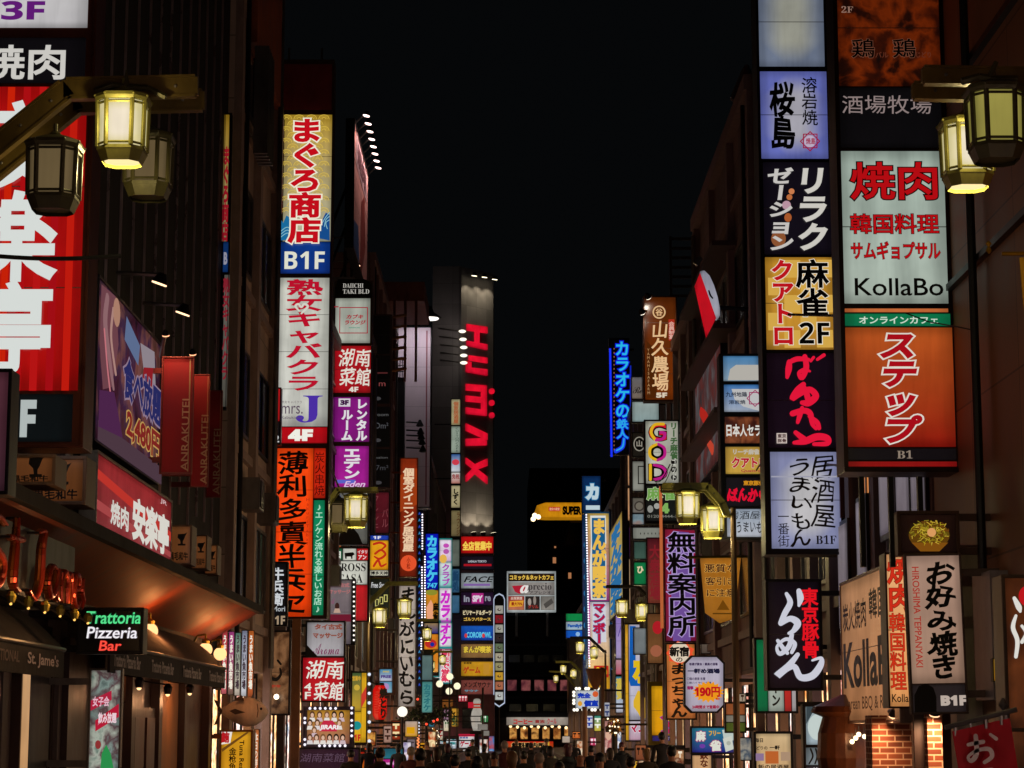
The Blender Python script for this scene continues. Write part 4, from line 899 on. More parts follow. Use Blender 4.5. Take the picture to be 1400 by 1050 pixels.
t2 = thing('bell_floodlight', 'bell shaped black floodlight on an arm in front of the grey tower', 'floodlight', P(580, 432, Y=140)); p = P(588, 433, Y=140)
mb = MB(); mb.lathe([(.1, .7), (.25, .3), (.75, -.05), (.7, -.1)], p, KB, 12); mb.bar(p + Vector((0, 0, .6)), P(572, 432, Y=141), .06, KB); mb.build('shade', t2); mb = MB(); mb.lathe([(.6, 0), (.55, -.12)], p + Vector((0, 0, -.06)), E('#f0e8e0', 2), 12); mb.build('bulb', t2)
# blue karaoke column etc
BLU = LB('#0a1cc8', '#0a16b0', 1.0)
f = PF(149)
t = sign('blue karaoke sign column with cyan kana and 747, mahjong panel below', f, (581, 728, 600, 850), [((582, 730, 599, 806), BLU, [V('カラオケ', (583.5, 732, 598, 795), '#48c0e8', .06), H('747', (584, 797, 598, 804), '#48c0e8', .04)]), ((582, 807, 599, 849), LB('#d88a20', '#b87818'), [O(590, 810, 8, 4, '#8a8a2c'), G([(583, 830), (589, 820), (592, 826), (592, 846), (584, 846)], '#e8a078'), V('麻雀', (592, 824, 599, 848), BK, .05)])], depth=.4)
mb = MB(); p = P(593, 706, Y=149); mb.box(p.x - .25, p.x + .25, 149, 149.3, P(590, 729, Y=149).z, p.z + .2, STEEL); mb.build('crown', t)
t2 = thing('led_column', 'dark blue column of small lights left of the blue karaoke sign', 'light column', P(573, 900, Y=120)); f2 = PF(120)
mb = MB(); u0, v0, u1, v1 = f2.rect((570, 690, 577, 950)); pbox(mb, f2, u0, u1, v0, v1, -.3, 0, D('#0c1440', .5)); mb.build('housing', t2)
mb = MB(); draw(mb, f2, [H('A', (572, 700 + i * 9, 575, 704 + i * 9), ('#2a4ab8', '#3a8ac0')[i % 2], .03) for i in range(27)]); mb.build('lettering', t2)
mb = MB()
for i in range(54):
    for x, a, b3 in ((577.5, 702, 754), (581, 758, 850), (577, 772, 855), (576, 870, 888)):
        y = 700 + i * 3.6
        if a < y < b3: u, v = f2.uv(x, y); mb.ball(f2.w(u, v, .06), .045, E('#f0e8f4', 2), 6)
mb.build('light_strip', t2)
f = PF(160)
t = sign('pink and white karaoke sign column framed in teal light', f, (600, 736, 618, 850), [((601, 738, 617, 768), LB('#e8e0ec', '#d8b8d8'), [O(610, 746, 4, 3, '#c04ab0'), O(610, 754, 4, 3.5, '#b058a8'), O(606, 764, 5, 6, '#e0b050')]), ((601, 769, 617, 802), LB('#d8e0e0', '#8ac8c4'), [V('クラブ', (604, 771, 615, 801), '#a83ab0', .04)]), ((601, 804, 617, 848), LB('#ecdce8', '#e4d0e4'), [V('カラオケ', (602, 807, 616, 882), '#c824c0', .06, None, .15)])], depth=.35, frame=LB('#2a9a98', '#2a8a90', .8))
sign('pale pink karaoke panel with magenta kana, below the teal column', PF(159), (600, 851, 618, 935), [((601, 852, 617, 884), LB('#e4d4e4', '#e0e0e4'), [V('オケ', (602, 852, 616, 882), '#c824c0', .06, None, .15)]), ((601, 887, 617, 933), LB('#b03a5c', '#d8e4e8'), [V('朝まで営業', (603, 889, 615, 932), '#d83a5a', .05, ('#f0f0f0', .05))])], depth=.3, frame=LB('#2a9a98', '#2a8a90', .8))
f = PF(170)
t = sign('narrow stack of small lightbox signs on the grey tower edge', f, (616, 545, 630, 840), [((617, 546, 629, 581), LB('#b0a880', '#a89a70', .8), [V('個室居酒屋', (620, 549, 627, 579), '#a0502c', .03)]), ((617, 583, 629, 619), LB('#9aa898', None, .8), [V('CUSTOMCAFE', (622, 584, 628, 618), '#4a5a50', .02)]), ((617, 621, 629, 645), LB('#2a5a98', '#c8ccd0'), [O(623, 632, 5, 4, '#c83a4a')]), ((617, 646, 629, 661), LB('#d0ccc8', '#a8685c'), [H('免税', (618, 648, 628, 655), '#8a2a2c', .03)]), ((617, 664, 629, 694), LB('#b8ac84', '#a89c74', .85), [V('しずく', (619, 668, 627, 690), BK, .05)]), ((617, 698, 629, 733), LB('#8a7c54', '#7a6a48', .7), [V('ラウンジ', (624, 700, 629, 732), '#4a2c14', .03)]), ((618, 738, 628, 774), LB('#7a8478', None, .5), []), ((618, 778, 628, 810), LB('#3a6a8a', '#2a5a7a', .8), [V('鮨処', (619, 780, 627, 808), '#1a3a58', .05)]), ((618, 814, 628, 838), LB('#3a6a8a', '#2a5a7a', .8), [])], depth=.3)
# sign bank of the grey tower
for i, (y0, y1, bg, items, lb) in enumerate((
    (733, 757, LB('#c81414', '#b01010'), [H('全店営業中', (632, 740, 672, 753), '#f0c850', .05)], 'red strip sign with yellow characters, top of the grey tower bank'),
    (760, 779, LB('#140e1a'), [H('LASALA TOKYO', (640, 766, 665, 769), '#b8b8c0', .03), R((634, 771, 672, 774), '#a01420')], 'black strip sign with a red underline on the grey tower bank'),
    (783, 805, LB('#8a9498', '#9aa0a4', .9), [H('FACE', (634, 788, 672, 796), BK, .02, None, .3), R((634, 798, 670, 801), '#7a5a9a')], 'grey strip sign with italic black word on the grey tower bank'),
    (809, 828, LB('#1a0c22', '#2a0c30'), [H('in', (634, 814, 642, 823), '#8a8a98', .04), R((645, 811, 661, 825), '#a82a7c'), H('SPY', (646, 814, 660, 823), '#d8c8d8', .06), H('re', (663, 815, 671, 822), '#8a8a98', .04)], 'dark purple strip sign with a pink block on the grey tower bank'),
    (832, 850, LB('#120e10'), [H('ビリヤード＆ダーツ', (633, 834, 672, 841), '#d8c8a0', .05), H('ゴルフパタース', (634, 844, 671, 849), '#d0a84c', .05)], 'black billiards strip sign with pale kana on the grey tower bank'),
    (855, 876, LB('#1458b8', '#0c3a98'), [H('COROBOWL', (638, 864, 672, 872), '#5ac0e0', .04), O(637, 869, 2, 3, '#c83a3a'), O(661, 869, 2, 3, '#c83a3a')], 'blue bowling strip sign with cyan lettering on the grey tower bank'),
    (880, 900, LB('#8a6438', '#7a5830'), [H('まんが喫茶', (634, 883, 672, 893), '#d8b83c', .05, ('#2a3a2a', .04))], 'brown manga cafe strip sign on the grey tower bank'),
    (904, 925, LB('#c8901c', '#b88414'), [H('ゲーム', (633, 911, 657, 921), '#a8341c', .05), H('新感覚', (634, 905, 645, 908), '#3a2a10', .03), R((661, 907, 669, 922), '#b8842c')], 'yellow game centre strip sign on the grey tower bank'),
    (929, 950, LB('#7a3c34', '#6a342e'), [H('メンズサウナ', (634, 932, 671, 940), '#1a0e0e', .02), H('サウナ', (635, 943, 654, 946), '#4a9ab0', .03)], 'reddish brown sauna strip sign, lowest of the grey tower bank'))):
    sign(lb, PF(200), (630, y0, 675, y1), [(None, bg, items)], cat='strip sign', depth=.4, frame=D('#3a1438', .4, .3), br=False, group='strip signs on the grey tower')
f = PF(196)
t = thing('directory_sign', 'tall pill-shaped directory sign outlined in white light at street end', 'directory sign', P(683, 966, Y=196))
def pill(r, d, m, mb):
    x0, y0, x1, y1 = r; w_ = (x1 - x0) / 2
    pts = [(x0, y0 + w_), (x0 + .3 * w_, y0 + .35 * w_), (x0 + w_, y0), (x1 - .3 * w_, y0 + .35 * w_), (x1, y0 + w_), (x1, y1 - w_ * .7), (x0 + w_, y1), (x0, y1 - w_ * .7)]
    vs = [f.w(*f.uv(x, y), d) for x, y in pts] + [f.w(*f.uv(x, y), -.5) for x, y in pts]
    mb.add(vs, [tuple(range(8))] + [(i, (i + 1) % 8, 8 + (i + 1) % 8, 8 + i) for i in range(8)], m)
mb = MB(); pill((674.6, 811, 690.4, 967), 0, E('#b8c4dc', .9), mb); mb.build('light_tube', t)
mb = MB(); pill((675.8, 813, 689.2, 965), .1, D('#1a181c', .5), mb); mb.build('housing', t)
for i, (y, c) in enumerate(((828, '#b0aca0'), (841, '#8a1420'), (854, '#a8a89c'), (867, '#2a2226'), (880, '#6a7a5c'), (893, '#b0a890'), (906, '#9a9468'), (919, '#c8982c'), (932, '#b06a4c'), (946, '#c8ccc8'))):
    u0, v0, u1, v1 = f.rect((677, y, 688, y + 11)); mb = MB(); pbox(mb, f, u0, u1, v0, v1, .1, .16, LB(c, None, .85)); po = mb.build('panel', t)
    mb = MB(); draw(mb, f, [O(682.5, y + 5.5, 2.6, 1.8, '#3a2a28'), O(683, y + 5, 1.4, 1, c)], .17); mb.build('lettering', po)
mb = MB(); p = P(682, 967, Y=196.3); mb.bar((p.x, 196.3, 0), (p.x, 196.3, p.z + 2), .12, K); mb.build('post', t)

# ---- street end
f = PF(224)
t = sign('white framed comic and net cafe billboard on posts at street end', f, (693, 781, 760, 837), [((694.5, 784, 758.5, 795), LB('#2a1c14'), [H('コミック＆ネットカフェ', (697, 786, 757, 793), '#e0b84c', .05)]), ((694.5, 796, 758.5, 814), LB('#a09a94', '#8e8884', .8), [G([(700, 801), (720, 800), (717, 809), (710, 812), (704, 809)], '#a81c30'), H(ms('a', 'I'), (711, 800, 723, 811), '#e0dcd8', .02), H(ms('precio'), (722, 797, 754, 809), '#3a3436', 0), H('アプレシオ', (724, 808, 753, 812), '#3a3436', .02)]),
    ((694.5, 815, 717, 834), LB('#a02c28', '#b87050'), [G([(697, 822), (716, 821), (714, 829), (696, 830)], '#d89a2c'), H('最大70%', (699, 823, 714, 828), '#8a1c14', .03), H('全席禁煙', (698, 816, 714, 820), '#d8c0b0', .02)]), ((718, 815, 738, 834), LB('#2c2422'), [O(724, 823, 2.4, 5, '#9a9088'), O(731, 821, 2, 6, '#8a8078'), H('グリル', (722, 827, 736, 832), '#a8342c', .03)]), ((739, 815, 758.5, 834), LB('#7a7670', '#9a948c', .8), [G([(743, 826), (754, 818), (757, 824), (746, 832)], '#4a4642')])], cat='billboard', name='roof_billboard', depth=.5, frame=LB('#c8d0d0', None, .85), br=False, rim=.14)
mb = MB()
for x in (706, 748): p = P(x, 837, Y=224.6); mb.box(p.x - .12, p.x + .12, 224.5, 224.8, p.z - 2.5, p.z + 1, STEEL); mb.box(p.x - .12, p.x + .12, 224.8, 233, p.z - 2.5, p.z - 2.3, K)
mb.build('post', t)
f = PF(260)
t = thing('shop_sign', 'yellow illuminated wedge sign with SUPER in black letters at street end', 'sign', P(765, 711, Y=261))
mb = MB(); pts = [(731, 700), (734, 691), (746, 687), (812, 687), (812, 708), (746, 708), (734, 707)]
vs = [f.w(*f.uv(x, y), 0) for x, y in pts] + [f.w(*f.uv(x, y), -3) for x, y in pts]
mb.add(vs, [tuple(range(7))] + [(i, (i + 1) % 7, 7 + (i + 1) % 7, 7 + i) for i in range(7)], LB('#c8820c', '#d08a10', .95)); po = mb.build('housing', t)
mb = MB(); draw(mb, f, [R((750, 693, 766, 699), '#b83a1c'), H('激安の殿堂', (751, 694, 765, 698), '#e0a080', .04), H('SUPER', (769, 692, 795, 704), BK, .07)], .03); mb.build('lettering', po)
bulbs(t, f, [(729, 710), (731, 705), (736, 707)], .3, '#ffe0b0', 3, 'bulb', .3)
mb = MB(); p = P(780, 708, Y=262); mb.box(p.x, p.x + 5, 263, 300, p.z - .5, p.z, KB); mb.build('support', t)
f = PF(230.6)
sign('long white coffee shop fascia with red kana at street end', f, (692, 980, 780, 992), [(None, LB('#a89c90', '#988c80', .95), [H('コーヒー', (702, 983, 728, 990), '#b02a24', .06), H('貴族', (731, 984, 745, 989), '#8a2c28', .03), H('クール', (748, 982, 761, 990), '#a82a34', .03)])], cat='fascia sign', name='shop_sign', depth=.8, br=False)
f = PF(228)
sign('red and yellow free guide fascia with black characters below the coffee shop', f, (692, 1013, 757, 1025), [(None, LB('#c82414', '#d05a18'), [H('無料案内所', (699, 1015, 745, 1023), BK, .06, ('#d8b070', .05)), R((748, 1014, 751, 1024), '#c8a030')])], cat='fascia sign', name='shop_sign', depth=.8, br=False)
sign('red and white lower guide board behind the crowd at street end', f, (692, 1027, 760, 1037), [(None, LB('#a8342c', '#c8a89c'), [R((693, 1028, 700, 1036), '#a8a4a0'), O(696.5, 1032, 2, 3, BK), H('無料案内', (702, 1029, 714, 1035), '#e0d8d0', .05), H('案内', (726, 1029, 742, 1035), '#e8c8b0', .05), R((749, 1028, 756, 1036), '#a8a4a0'), O(753, 1032, 2, 3, BK)])], cat='fascia sign', name='shop_sign', depth=.6, br=False)
# gaming corner at the left end
f = PF(190)
for (r, bg, items, lb) in (
    ((627, 1005, 649, 1023), LB('#d8d4d4', '#c8c4c4'), [H('ゲーム', (629, 1012, 647, 1021), '#a81c34', .06), H('新感覚', (629, 1007, 640, 1010), '#2a4a8a', .03), R((627, 1003.5, 649, 1007), '#b8203c')], 'white game centre lightbox with red kana just above the crowd'),
    ((604, 1026, 625, 1045), LB('#d0208c', '#8a4a7a'), [R((605, 1033, 612, 1044), '#d8d0d0'), R((616, 1034, 624, 1044), '#c8a0a0'), H('プリ', (606, 1027, 622, 1032), '#f0a0d0', .04)], 'magenta lightbox left of the white game centre sign'),
    ((627, 1024, 649, 1042), LB('#b8b0a8', '#3a8ab8'), [O(638, 1034, 8, 4, '#2a70b0')], 'pale lightbox with a blue oval under the game centre sign'),
    ((650, 1007, 660, 1023), LB('#1c1024'), [H('8', (656, 1018, 659, 1021), '#aaa', .02)], 'dark purple panel right of the white game centre sign'),
    ((650, 1025, 660, 1042), LB('#d8d0b8', '#b8b49c'), [O(655, 1031, 3, 5, '#d8981c')], 'white panel with a yellow figure right of the crowd'),
    ((598, 1010, 625, 1024), PH('#1a3a6a', '#2a9a9a', '#d0d8e0', '#3a2a6a', '#c86aa0', sc=1.1, k=.8), [R((608, 1012, 624, 1014), '#d8e0e8'), R((600, 1018, 622, 1020), '#c8d8e0')], 'teal and white striped arcade lightbox above the magenta one'),
    ((668, 1006, 676, 1040), PH('#1a3aa8', '#d04a3a', '#2a8ad0', '#e0d8d0', sc=.9, k=.8), [], 'blue and red arcade column at the street end'),
    ((617, 968, 627, 994), LB('#c8902c', '#b07c24'), [V('お好み', (618, 978, 626, 992), '#2a4a2a', .06)], 'small yellow upright sign left of the black shop window'),
    ((604, 956, 620, 968), LB('#8a501c', '#7a4416', .8), [], 'orange brown slanted canopy panel above the pink upright sign'),
    ((606, 970, 614, 1000), LB('#b888a0', '#8a7084', .8), [], 'dull pink upright sign by the left lamp posts'),
    ((588, 996, 597, 1025), LB('#6a5c74', '#5a5064', .7), [], 'grey mauve upright panel left of the globe lamps')):
    sign(lb, f, r, [(None, bg, items)], cat='lightbox', depth=.4, br=True, wall=5.7)
t = thing('bowling_pin', 'giant white bowling pin with red neck stripes above the game centre', 'bowling pin model', P(652, 1000, Y=188)); p = P(652, 999, Y=188); sc = P(652, 955, Y=188).z - p.z
mb = MB(); mb.lathe([(.30, 0), (.42, .18), (.5, .4), (.42, .58), (.27, .72), (.24, .8), (.3, .9), (.24, .98), (.08, 1)], (p.x, 188, p.z), LB('#b8b0a4', '#c8c0b4', .75), 16, 1.1, 1.1)
mb.v = [(x, y, p.z + (z - p.z) * sc) for x, y, z in mb.v]; mb.build('body', t, True)
mb = MB(); 
for a in (.70, .79): mb.lathe([(.31, 0), (.29, .05 * sc)], (p.x, 188, p.z + a * sc), E('#b83a24', .8), 16, 1.1, 1.1)
mb.build('neck_stripe', t)
mb = MB(); mb.box(p.x - .6, p.x + .6, 187.6, 188.4, p.z - .3, p.z, K); mb.box(p.x - .15, p.x + .15, 187.9, 188.1, 0, p.z - .3, K); mb.build('stand', t)
t = thing('building', 'low game centre hall with a black display window at the left street end', 'building', (-4.4, 200, 0)); mb = MB(); q0 = P(600, 1000, Y=193); q1 = P(676, 1000, Y=193); mb.box(q0.x, q1.x, 193, 199, 0, P(640, 950, Y=193).z, D('#5a2a30', .5)); mb.build('wall', t)
mb = MB(); u0, v0, u1, v1 = PF(192.9).rect((632, 968, 648, 996)); mb.box(u0, u1, 192.8, 192.99, v0, v1, GLASS); mb.build('window', t)
mb = MB(); u0, v0, u1, v1 = PF(192.9).rect((640, 960, 652, 968)); mb.box(u0, u1, 192.8, 192.99, v0, v1, E('#b81c30', .9)); mb.build('red_lamp', t)
# small bits, left middle
f = PF(84)
t = thing('paper_lantern', 'long red paper lantern with black characters by the left pavement', 'paper lantern', P(519, 985, Y=84)); p = P(519, 984, Y=84); q = P(519, 937, Y=84); hh = q.z - p.z
mb = MB(); prof = []
for i in range(29): a = i / 28; prof.append((.27 * (.62 + .38 * min(1, math.sin(math.pi * a) * 2.2)) + (.012 if i % 2 else 0), a * hh))
mb.lathe(prof, (p.x, 84, p.z), LB('#d8140c', '#c8100a', 1.1), 18); mb.build('shade', t)
mb = MB(); mb.lathe([(.16, -.08), (.18, 0)], (p.x, 84, p.z), KB, 14); mb.lathe([(.18, 0), (.15, .1)], (p.x, 84, q.z), KB, 14); mb.bar((p.x, 84, q.z), (-5.6, 84, q.z + .3), .03, K); mb.build('cap', t)
mb = MB(); draw(mb, PF(83.7), [V('焼とり', (519, 941, 529, 982), BK, .06)], .0); mb.build('lettering', t)
sign('small blue, white and pink panel on a post right of the red lantern', PF(86), (517, 913, 541, 950), [((519, 915, 536, 931), LB('#3a8ab0', '#b8b8c8'), [H('飲食店', (523, 917, 532, 920), '#c8b04c', .04), H('FREE', (521, 923, 535, 927), '#4a2a7a', .05)]), ((519, 932, 536, 947), LB('#5a9ac0', '#8ab8c8', .9), [O(527, 939, 5, 5, '#a888b8')])], depth=.2, frame=D('#4a3028', .5))
t = thing('street_globe', 'glowing white globe lamp in front of the hand-drawn kana sign', 'globe lamp', (P(550, 973, Y=80).x, 80, 0)); p = P(550, 973, Y=80)
mb = MB(); mb.ball(p, .19, E('#f4ecd8', 1.4), 16); mb.build('globe', t, True); mb = MB(); mb.bar((p.x, 80, .12), (p.x, 80, p.z - .17), .05, K); mb.lathe([(.12, 0), (.06, .5)], (p.x, 80, .12), K, 10); mb.build('post', t)
sign('magenta and teal arcade board at the bottom beside the red framed sign', PF(66), (510, 1022, 552, 1062), [((511, 1023, 551, 1037), LB('#1a5a6a', '#2a7a8a', .8), []), ((511, 1038, 551, 1061), LB('#c0248c', '#a8207c'), [H('Love Heart', (523, 1041, 547, 1046), '#e8b0d8', .04), O(517, 1047, 4, 6, '#c8a0a0')])], depth=.3)
sign('yellow and white menu lightbox right of the globe lamp', PF(85), (553, 985, 572, 1008), [(None, LB('#c8b0a0', '#d89a1c', .9), [R((556, 994, 567, 1003), '#d89a10')])], depth=.3)
sign('teal and grey upright lightbox behind the left lamp poles', PF(100), (576, 895, 592, 975), [((577, 896, 591, 930), LB('#6a8a88', '#5a7a7c', .6), []), ((577, 932, 591, 974), LB('#4a9a98', '#6ab0a8', .7), [V('カラオケ', (579, 935, 589, 972), '#2a6a70', .05)])], depth=.3)
sign('orange column sign with a red and blue disc left of the pink kana panel', PF(145), (579, 850, 600, 920), [((580, 852, 599, 866), LB('#a88a5c', '#1c2c8a', .8), []), ((580, 867, 599, 888), LB('#d8801c'), [O(589, 880, 8, 6, '#b82a24'), O(591, 881, 3, 3, '#1c2c8a')]), ((592, 889, 599, 919), LB('#d8801c'), [])], depth=.3)

# ---- more small shop signs crowding the foot of the street
for (Y, r, bg, items, lb) in (
    (96, (556, 1010, 568, 1040), LB('#8a7a80', '#6a6068', .8), [V('居酒屋', (558, 1013, 566, 1036), '#3a2a30', .03)], 'grey mauve upright sign beside the string of warm lights'),
    (90, (535, 985, 548, 1012), LB('#b8421c', '#8a2c14', .9), [V('焼鳥', (537, 988, 546, 1010), '#f0d8a0', .04)], 'small burnt orange upright sign under the globe lamp'),
    (78, (524, 992, 536, 1016), LB('#c8a090', '#a88070', .8), [V('珈琲', (526, 995, 534, 1013), '#3a2018', .03)], 'small pink beige upright sign under the red paper lantern'),
    (130, (586, 975, 594, 994), LB('#3a8aa0', '#2a6a80', .9), [V('薬', (587, 978, 593, 990), '#e8f0f0', .04)], 'tiny teal upright sign by the dark street tree'),
    (135, (598, 996, 606, 1012), LB('#d8d0c0', '#b8a890', .9), [V('寿司', (599, 998, 605, 1010), '#8a1c1c', .05)], 'tiny cream upright sign with red strokes below the orange canopy panel'),
    (140, (588, 1026, 600, 1040), LB('#c82a3a', '#a01c2c', .9), [H('両替', (590, 1029, 598, 1036), '#f0e0d0', .04)], 'tiny red sign left of the magenta lightbox'),
    (118, (574, 1015, 584, 1034), LB('#d8981c', '#b87c14', .9), [V('麺', (575, 1018, 583, 1030), '#5a1c0c', .04)], 'tiny amber sign right of the string of warm lights'),
    (76, (498, 1022, 508, 1040), LB('#e0481c', '#b83010', 1.0), [V('酒', (499, 1025, 507, 1036), '#1a0a06', .04)], 'small orange red sign left of the magenta arcade board')):
    sign(lb, PF(Y), r, [(None, bg, marks(items))], cat='shop sign', depth=.25, group='small shop signs on the left pavement')

for (Y, r, bg, items, lb) in (
    (125, (610, 1046, 626, 1056), LB('#d8d0d0', None, .9), [], 'plain white strip light low behind the crowd, left of centre'),
    (150, (636, 1044, 650, 1052), LB('#c83a2c', '#e8a02c', 1.0), [H('ラーメン', (637, 1045, 649, 1050), '#f8e8c0', .04)], 'red and amber strip low behind the crowd'),
    (112, (545, 1012, 555, 1030), LB('#3a50b8', '#2a3a90', 1.0), [V('占い', (546, 1014, 554, 1028), '#e8e8f8', .05)], 'tiny blue upright sign under the hand-drawn kana sign'),
    (128, (606, 984, 616, 1000), LB('#e0d8c8', '#c8b898', 1.0), [H('茶', (608, 987, 614, 995), '#2a5a2c', .05)], 'tiny cream sign with a green stroke by the pink upright sign'),
    (160, (626, 950, 640, 960), LB('#b8203a', '#90182c', 1.0), [H('カフェ', (627, 952, 639, 958), '#f0d8d8', .05)], 'tiny crimson strip above the yellow upright sign'),
    (170, (657, 978, 668, 988), LB('#3a8a50', '#2a6a3c', .9), [H('薬', (660, 979, 665, 987), '#e8f0e0', .05)], 'tiny green sign right of the bowling pin'),
    (145, (598, 1040, 606, 1052), LB('#e8c040', '#c8981c', 1.0), [H('丼', (599, 1042, 605, 1049), '#8a1c14', .05)], 'tiny yellow sign with red strokes left of the magenta lightbox')):
    sign(lb, PF(Y), r, [(None, bg, marks(items))], cat='shop sign', depth=.25, group='small shop signs on the left pavement')

for i, (Y, r, cs, lb) in enumerate((
    (74, (500, 1000, 514, 1020), ('#c8541c', '#f0b050', '#7a2410', '#f8e0a0'), 'orange speckled lit display case right of the yellow column sign'),
    (88, (549, 1014, 563, 1042), ('#d0c8d8', '#8a7ab0', '#f0e8f0', '#b84a6a'), 'lilac and white lit display case left of the string of warm lights'),
    (104, (585, 1000, 596, 1022), ('#f0a040', '#c84a1c', '#ffe8b0', '#8a2c10'), 'amber lit display case under the dark street tree'),
    (122, (606, 1016, 618, 1032), ('#40a8b0', '#d8f0f0', '#2a6a8a', '#f0f0f0'), 'aqua lit display case above the magenta lightbox'),
    (150, (655, 1010, 668, 1030), ('#e8e0d0', '#a84a3a', '#f8f4e8', '#4a6ab0'), 'white and red lit display case below the road plates'))):
    sign(lb, PF(Y), r, [(None, PH(*cs, sc=2.2, k=.95), [])], cat='display case', name='display_case', depth=.3, group='lit display cases along the street')
# ------------------------------------------------------------------ signs on the right side
f = PF(35)
def seal(cx, cy, r, c, w=1.4):
    o = []
    for a0 in (0, 45):
        p = [(cx + r * math.cos(math.radians(a0 + 90 * i)), cy + r * math.sin(math.radians(a0 + 90 * i))) for i in range(5)]
        o += [S([(*p[i], w), (*p[i + 1], w)], c) for i in range(4)]
    return o
t = sign('tall black tower sign of seven lit panels, red brush kana near its foot', f, (1040, -30, 1157, 758), [
    ((1037, -30, 1126, 91), LB('#96968a', None, .95, 'x', 0, None, .72, '#6a7488'), []),
    ((1040, 98, 1131, 217), LB('#a4a2ac', None, 1.0, 'x', 0, None, .72, '#6068b0'), [V('桜島', (1053, 113, 1086, 205), '#12141e', .03, None, 0, .03), V('溶岩焼', (1096, 106, 1117, 172), '#12141e', .01, None, 0, .02), O(1107, 194, 8, 8, '#b8a8c0')] + seal(1107, 194, 13, '#96143a') + [H('焼島', (1101, 190, 1114, 199), '#96143a', .02)]),
    ((1044, 222, 1136, 348), LB('#110d16'), [O(1082, 262, 4, 4, '#c87a4c'), O(1079, 270, 4, 4, '#b86a3c'), O(1075, 281, 6, 6, '#b890a0'), O(1077, 298, 5, 6, '#a8582c'), O(1064, 327, 10, 11, '#8a5230'), V('ゼーション', (1050, 230, 1084, 344), '#c4c0bc', .035, None, .1), V('リラク', (1089, 228, 1132, 344), '#cac6be', .04, None, .12)]),
    ((1047, 352, 1139, 478), LB('#c8902c', '#b8822c', 1.0, 'x', 0), [R((1050 + 22 * i, 356 + 24 * j, 1072 + 22 * i, 380 + 24 * j), '#d0a448') for i in range(4) for j in range(5) if (i + j) % 2] + [V('クアトロ', (1054, 356, 1085, 474), '#b8121c', .04, ('#e6dcc8', .03)), V('麻雀', (1088, 356, 1132, 434), '#10141e', .025, ('#e6dcc8', .022)), H(sb('2F'), (1092, 442, 1133, 471), '#10141e', .0, ('#e6dcc8', .03))]),
    ((1049, 483, 1142, 612), LB('#140a14'), [S([(1079, 495, 7), (1078, 505, 9), (1076, 516, 5)], '#e01638'), S([(1078, 496, 6), (1090, 491, 7), (1105, 492, 5)], '#e01638'), S([(1100, 488, 7), (1102, 503, 8), (1096, 517, 7), (1092, 510, 5), (1100, 506, 6), (1107, 508, 3)], '#e01638'), S([(1108, 494, 4), (1112, 489, 4)], '#e01638'), S([(1117, 492, 4), (1126, 486, 5)], '#e01638'), 
        S([(1098, 526, 7), (1090, 534, 9), (1083, 545, 8), (1092, 540, 7), (1106, 533, 8), (1115, 542, 9), (1105, 551, 10), (1096, 551, 6)], '#e01638'), S([(1097, 527, 6), (1102, 538, 8), (1104, 546, 8)], '#e01638'),
        S([(1083, 566, 8), (1098, 562, 8), (1107, 566, 8), (1110, 580, 6), (1115, 587, 4)], '#e01638'), S([(1096, 558, 5), (1093, 568, 7), (1090, 578, 5)], '#e01638'), S([(1106, 570, 5), (1116, 578, 7), (1119, 586, 6)], '#e01638'),
        S([(1087, 592, 6), (1097, 600, 8), (1104, 603, 5)], '#e01638'), S([(1085, 606, 5), (1100, 604, 9), (1116, 598, 10), (1130, 600, 9), (1130, 607, 7), (1112, 608, 5)], '#e01638'), R((1061, 593, 1075, 607), '#c8b8b0'), H('東京', (1062, 594, 1074, 600), '#3a1a1c', .03), H('豚骨', (1062, 601, 1074, 606), '#3a1a1c', .03)]),
    ((1054, 618, 1149, 750), LB('#bcbabc', None, 1.0, 'x', 0, None, .78, '#8488ac'), [V('居酒屋', (1109, 621, 1142, 722), '#10141c', .006, None, .1, .04), V('うまいもん', (1077, 626, 1111, 748), '#10141c', .012, None, .08, .07), V('一番街', (1063, 698, 1079, 748), '#14181e', .0), H(ms('B1F'), (1115, 732, 1143, 744), '#14181e', 0), R((1054, 651, 1149, 653), '#9c9cac')])], cat='tower sign', depth=.6, frame=KB, rim=.04)
for yy in (740,):
    mb = MB(); p = P(1148, 700, Y=34.98); mb.box(p.x + .0, p.x + .14, 34.9, 34.98, p.z - .1, p.z + 12, D('#6a3a34', .35, .5)); mb.build('edge_trim', t)
f = PF(26)
gr = PH('#0c0807', '#2a0e06', '#7a2a08', '#3a1206', '#140a08', sc=2.2, k=.7)
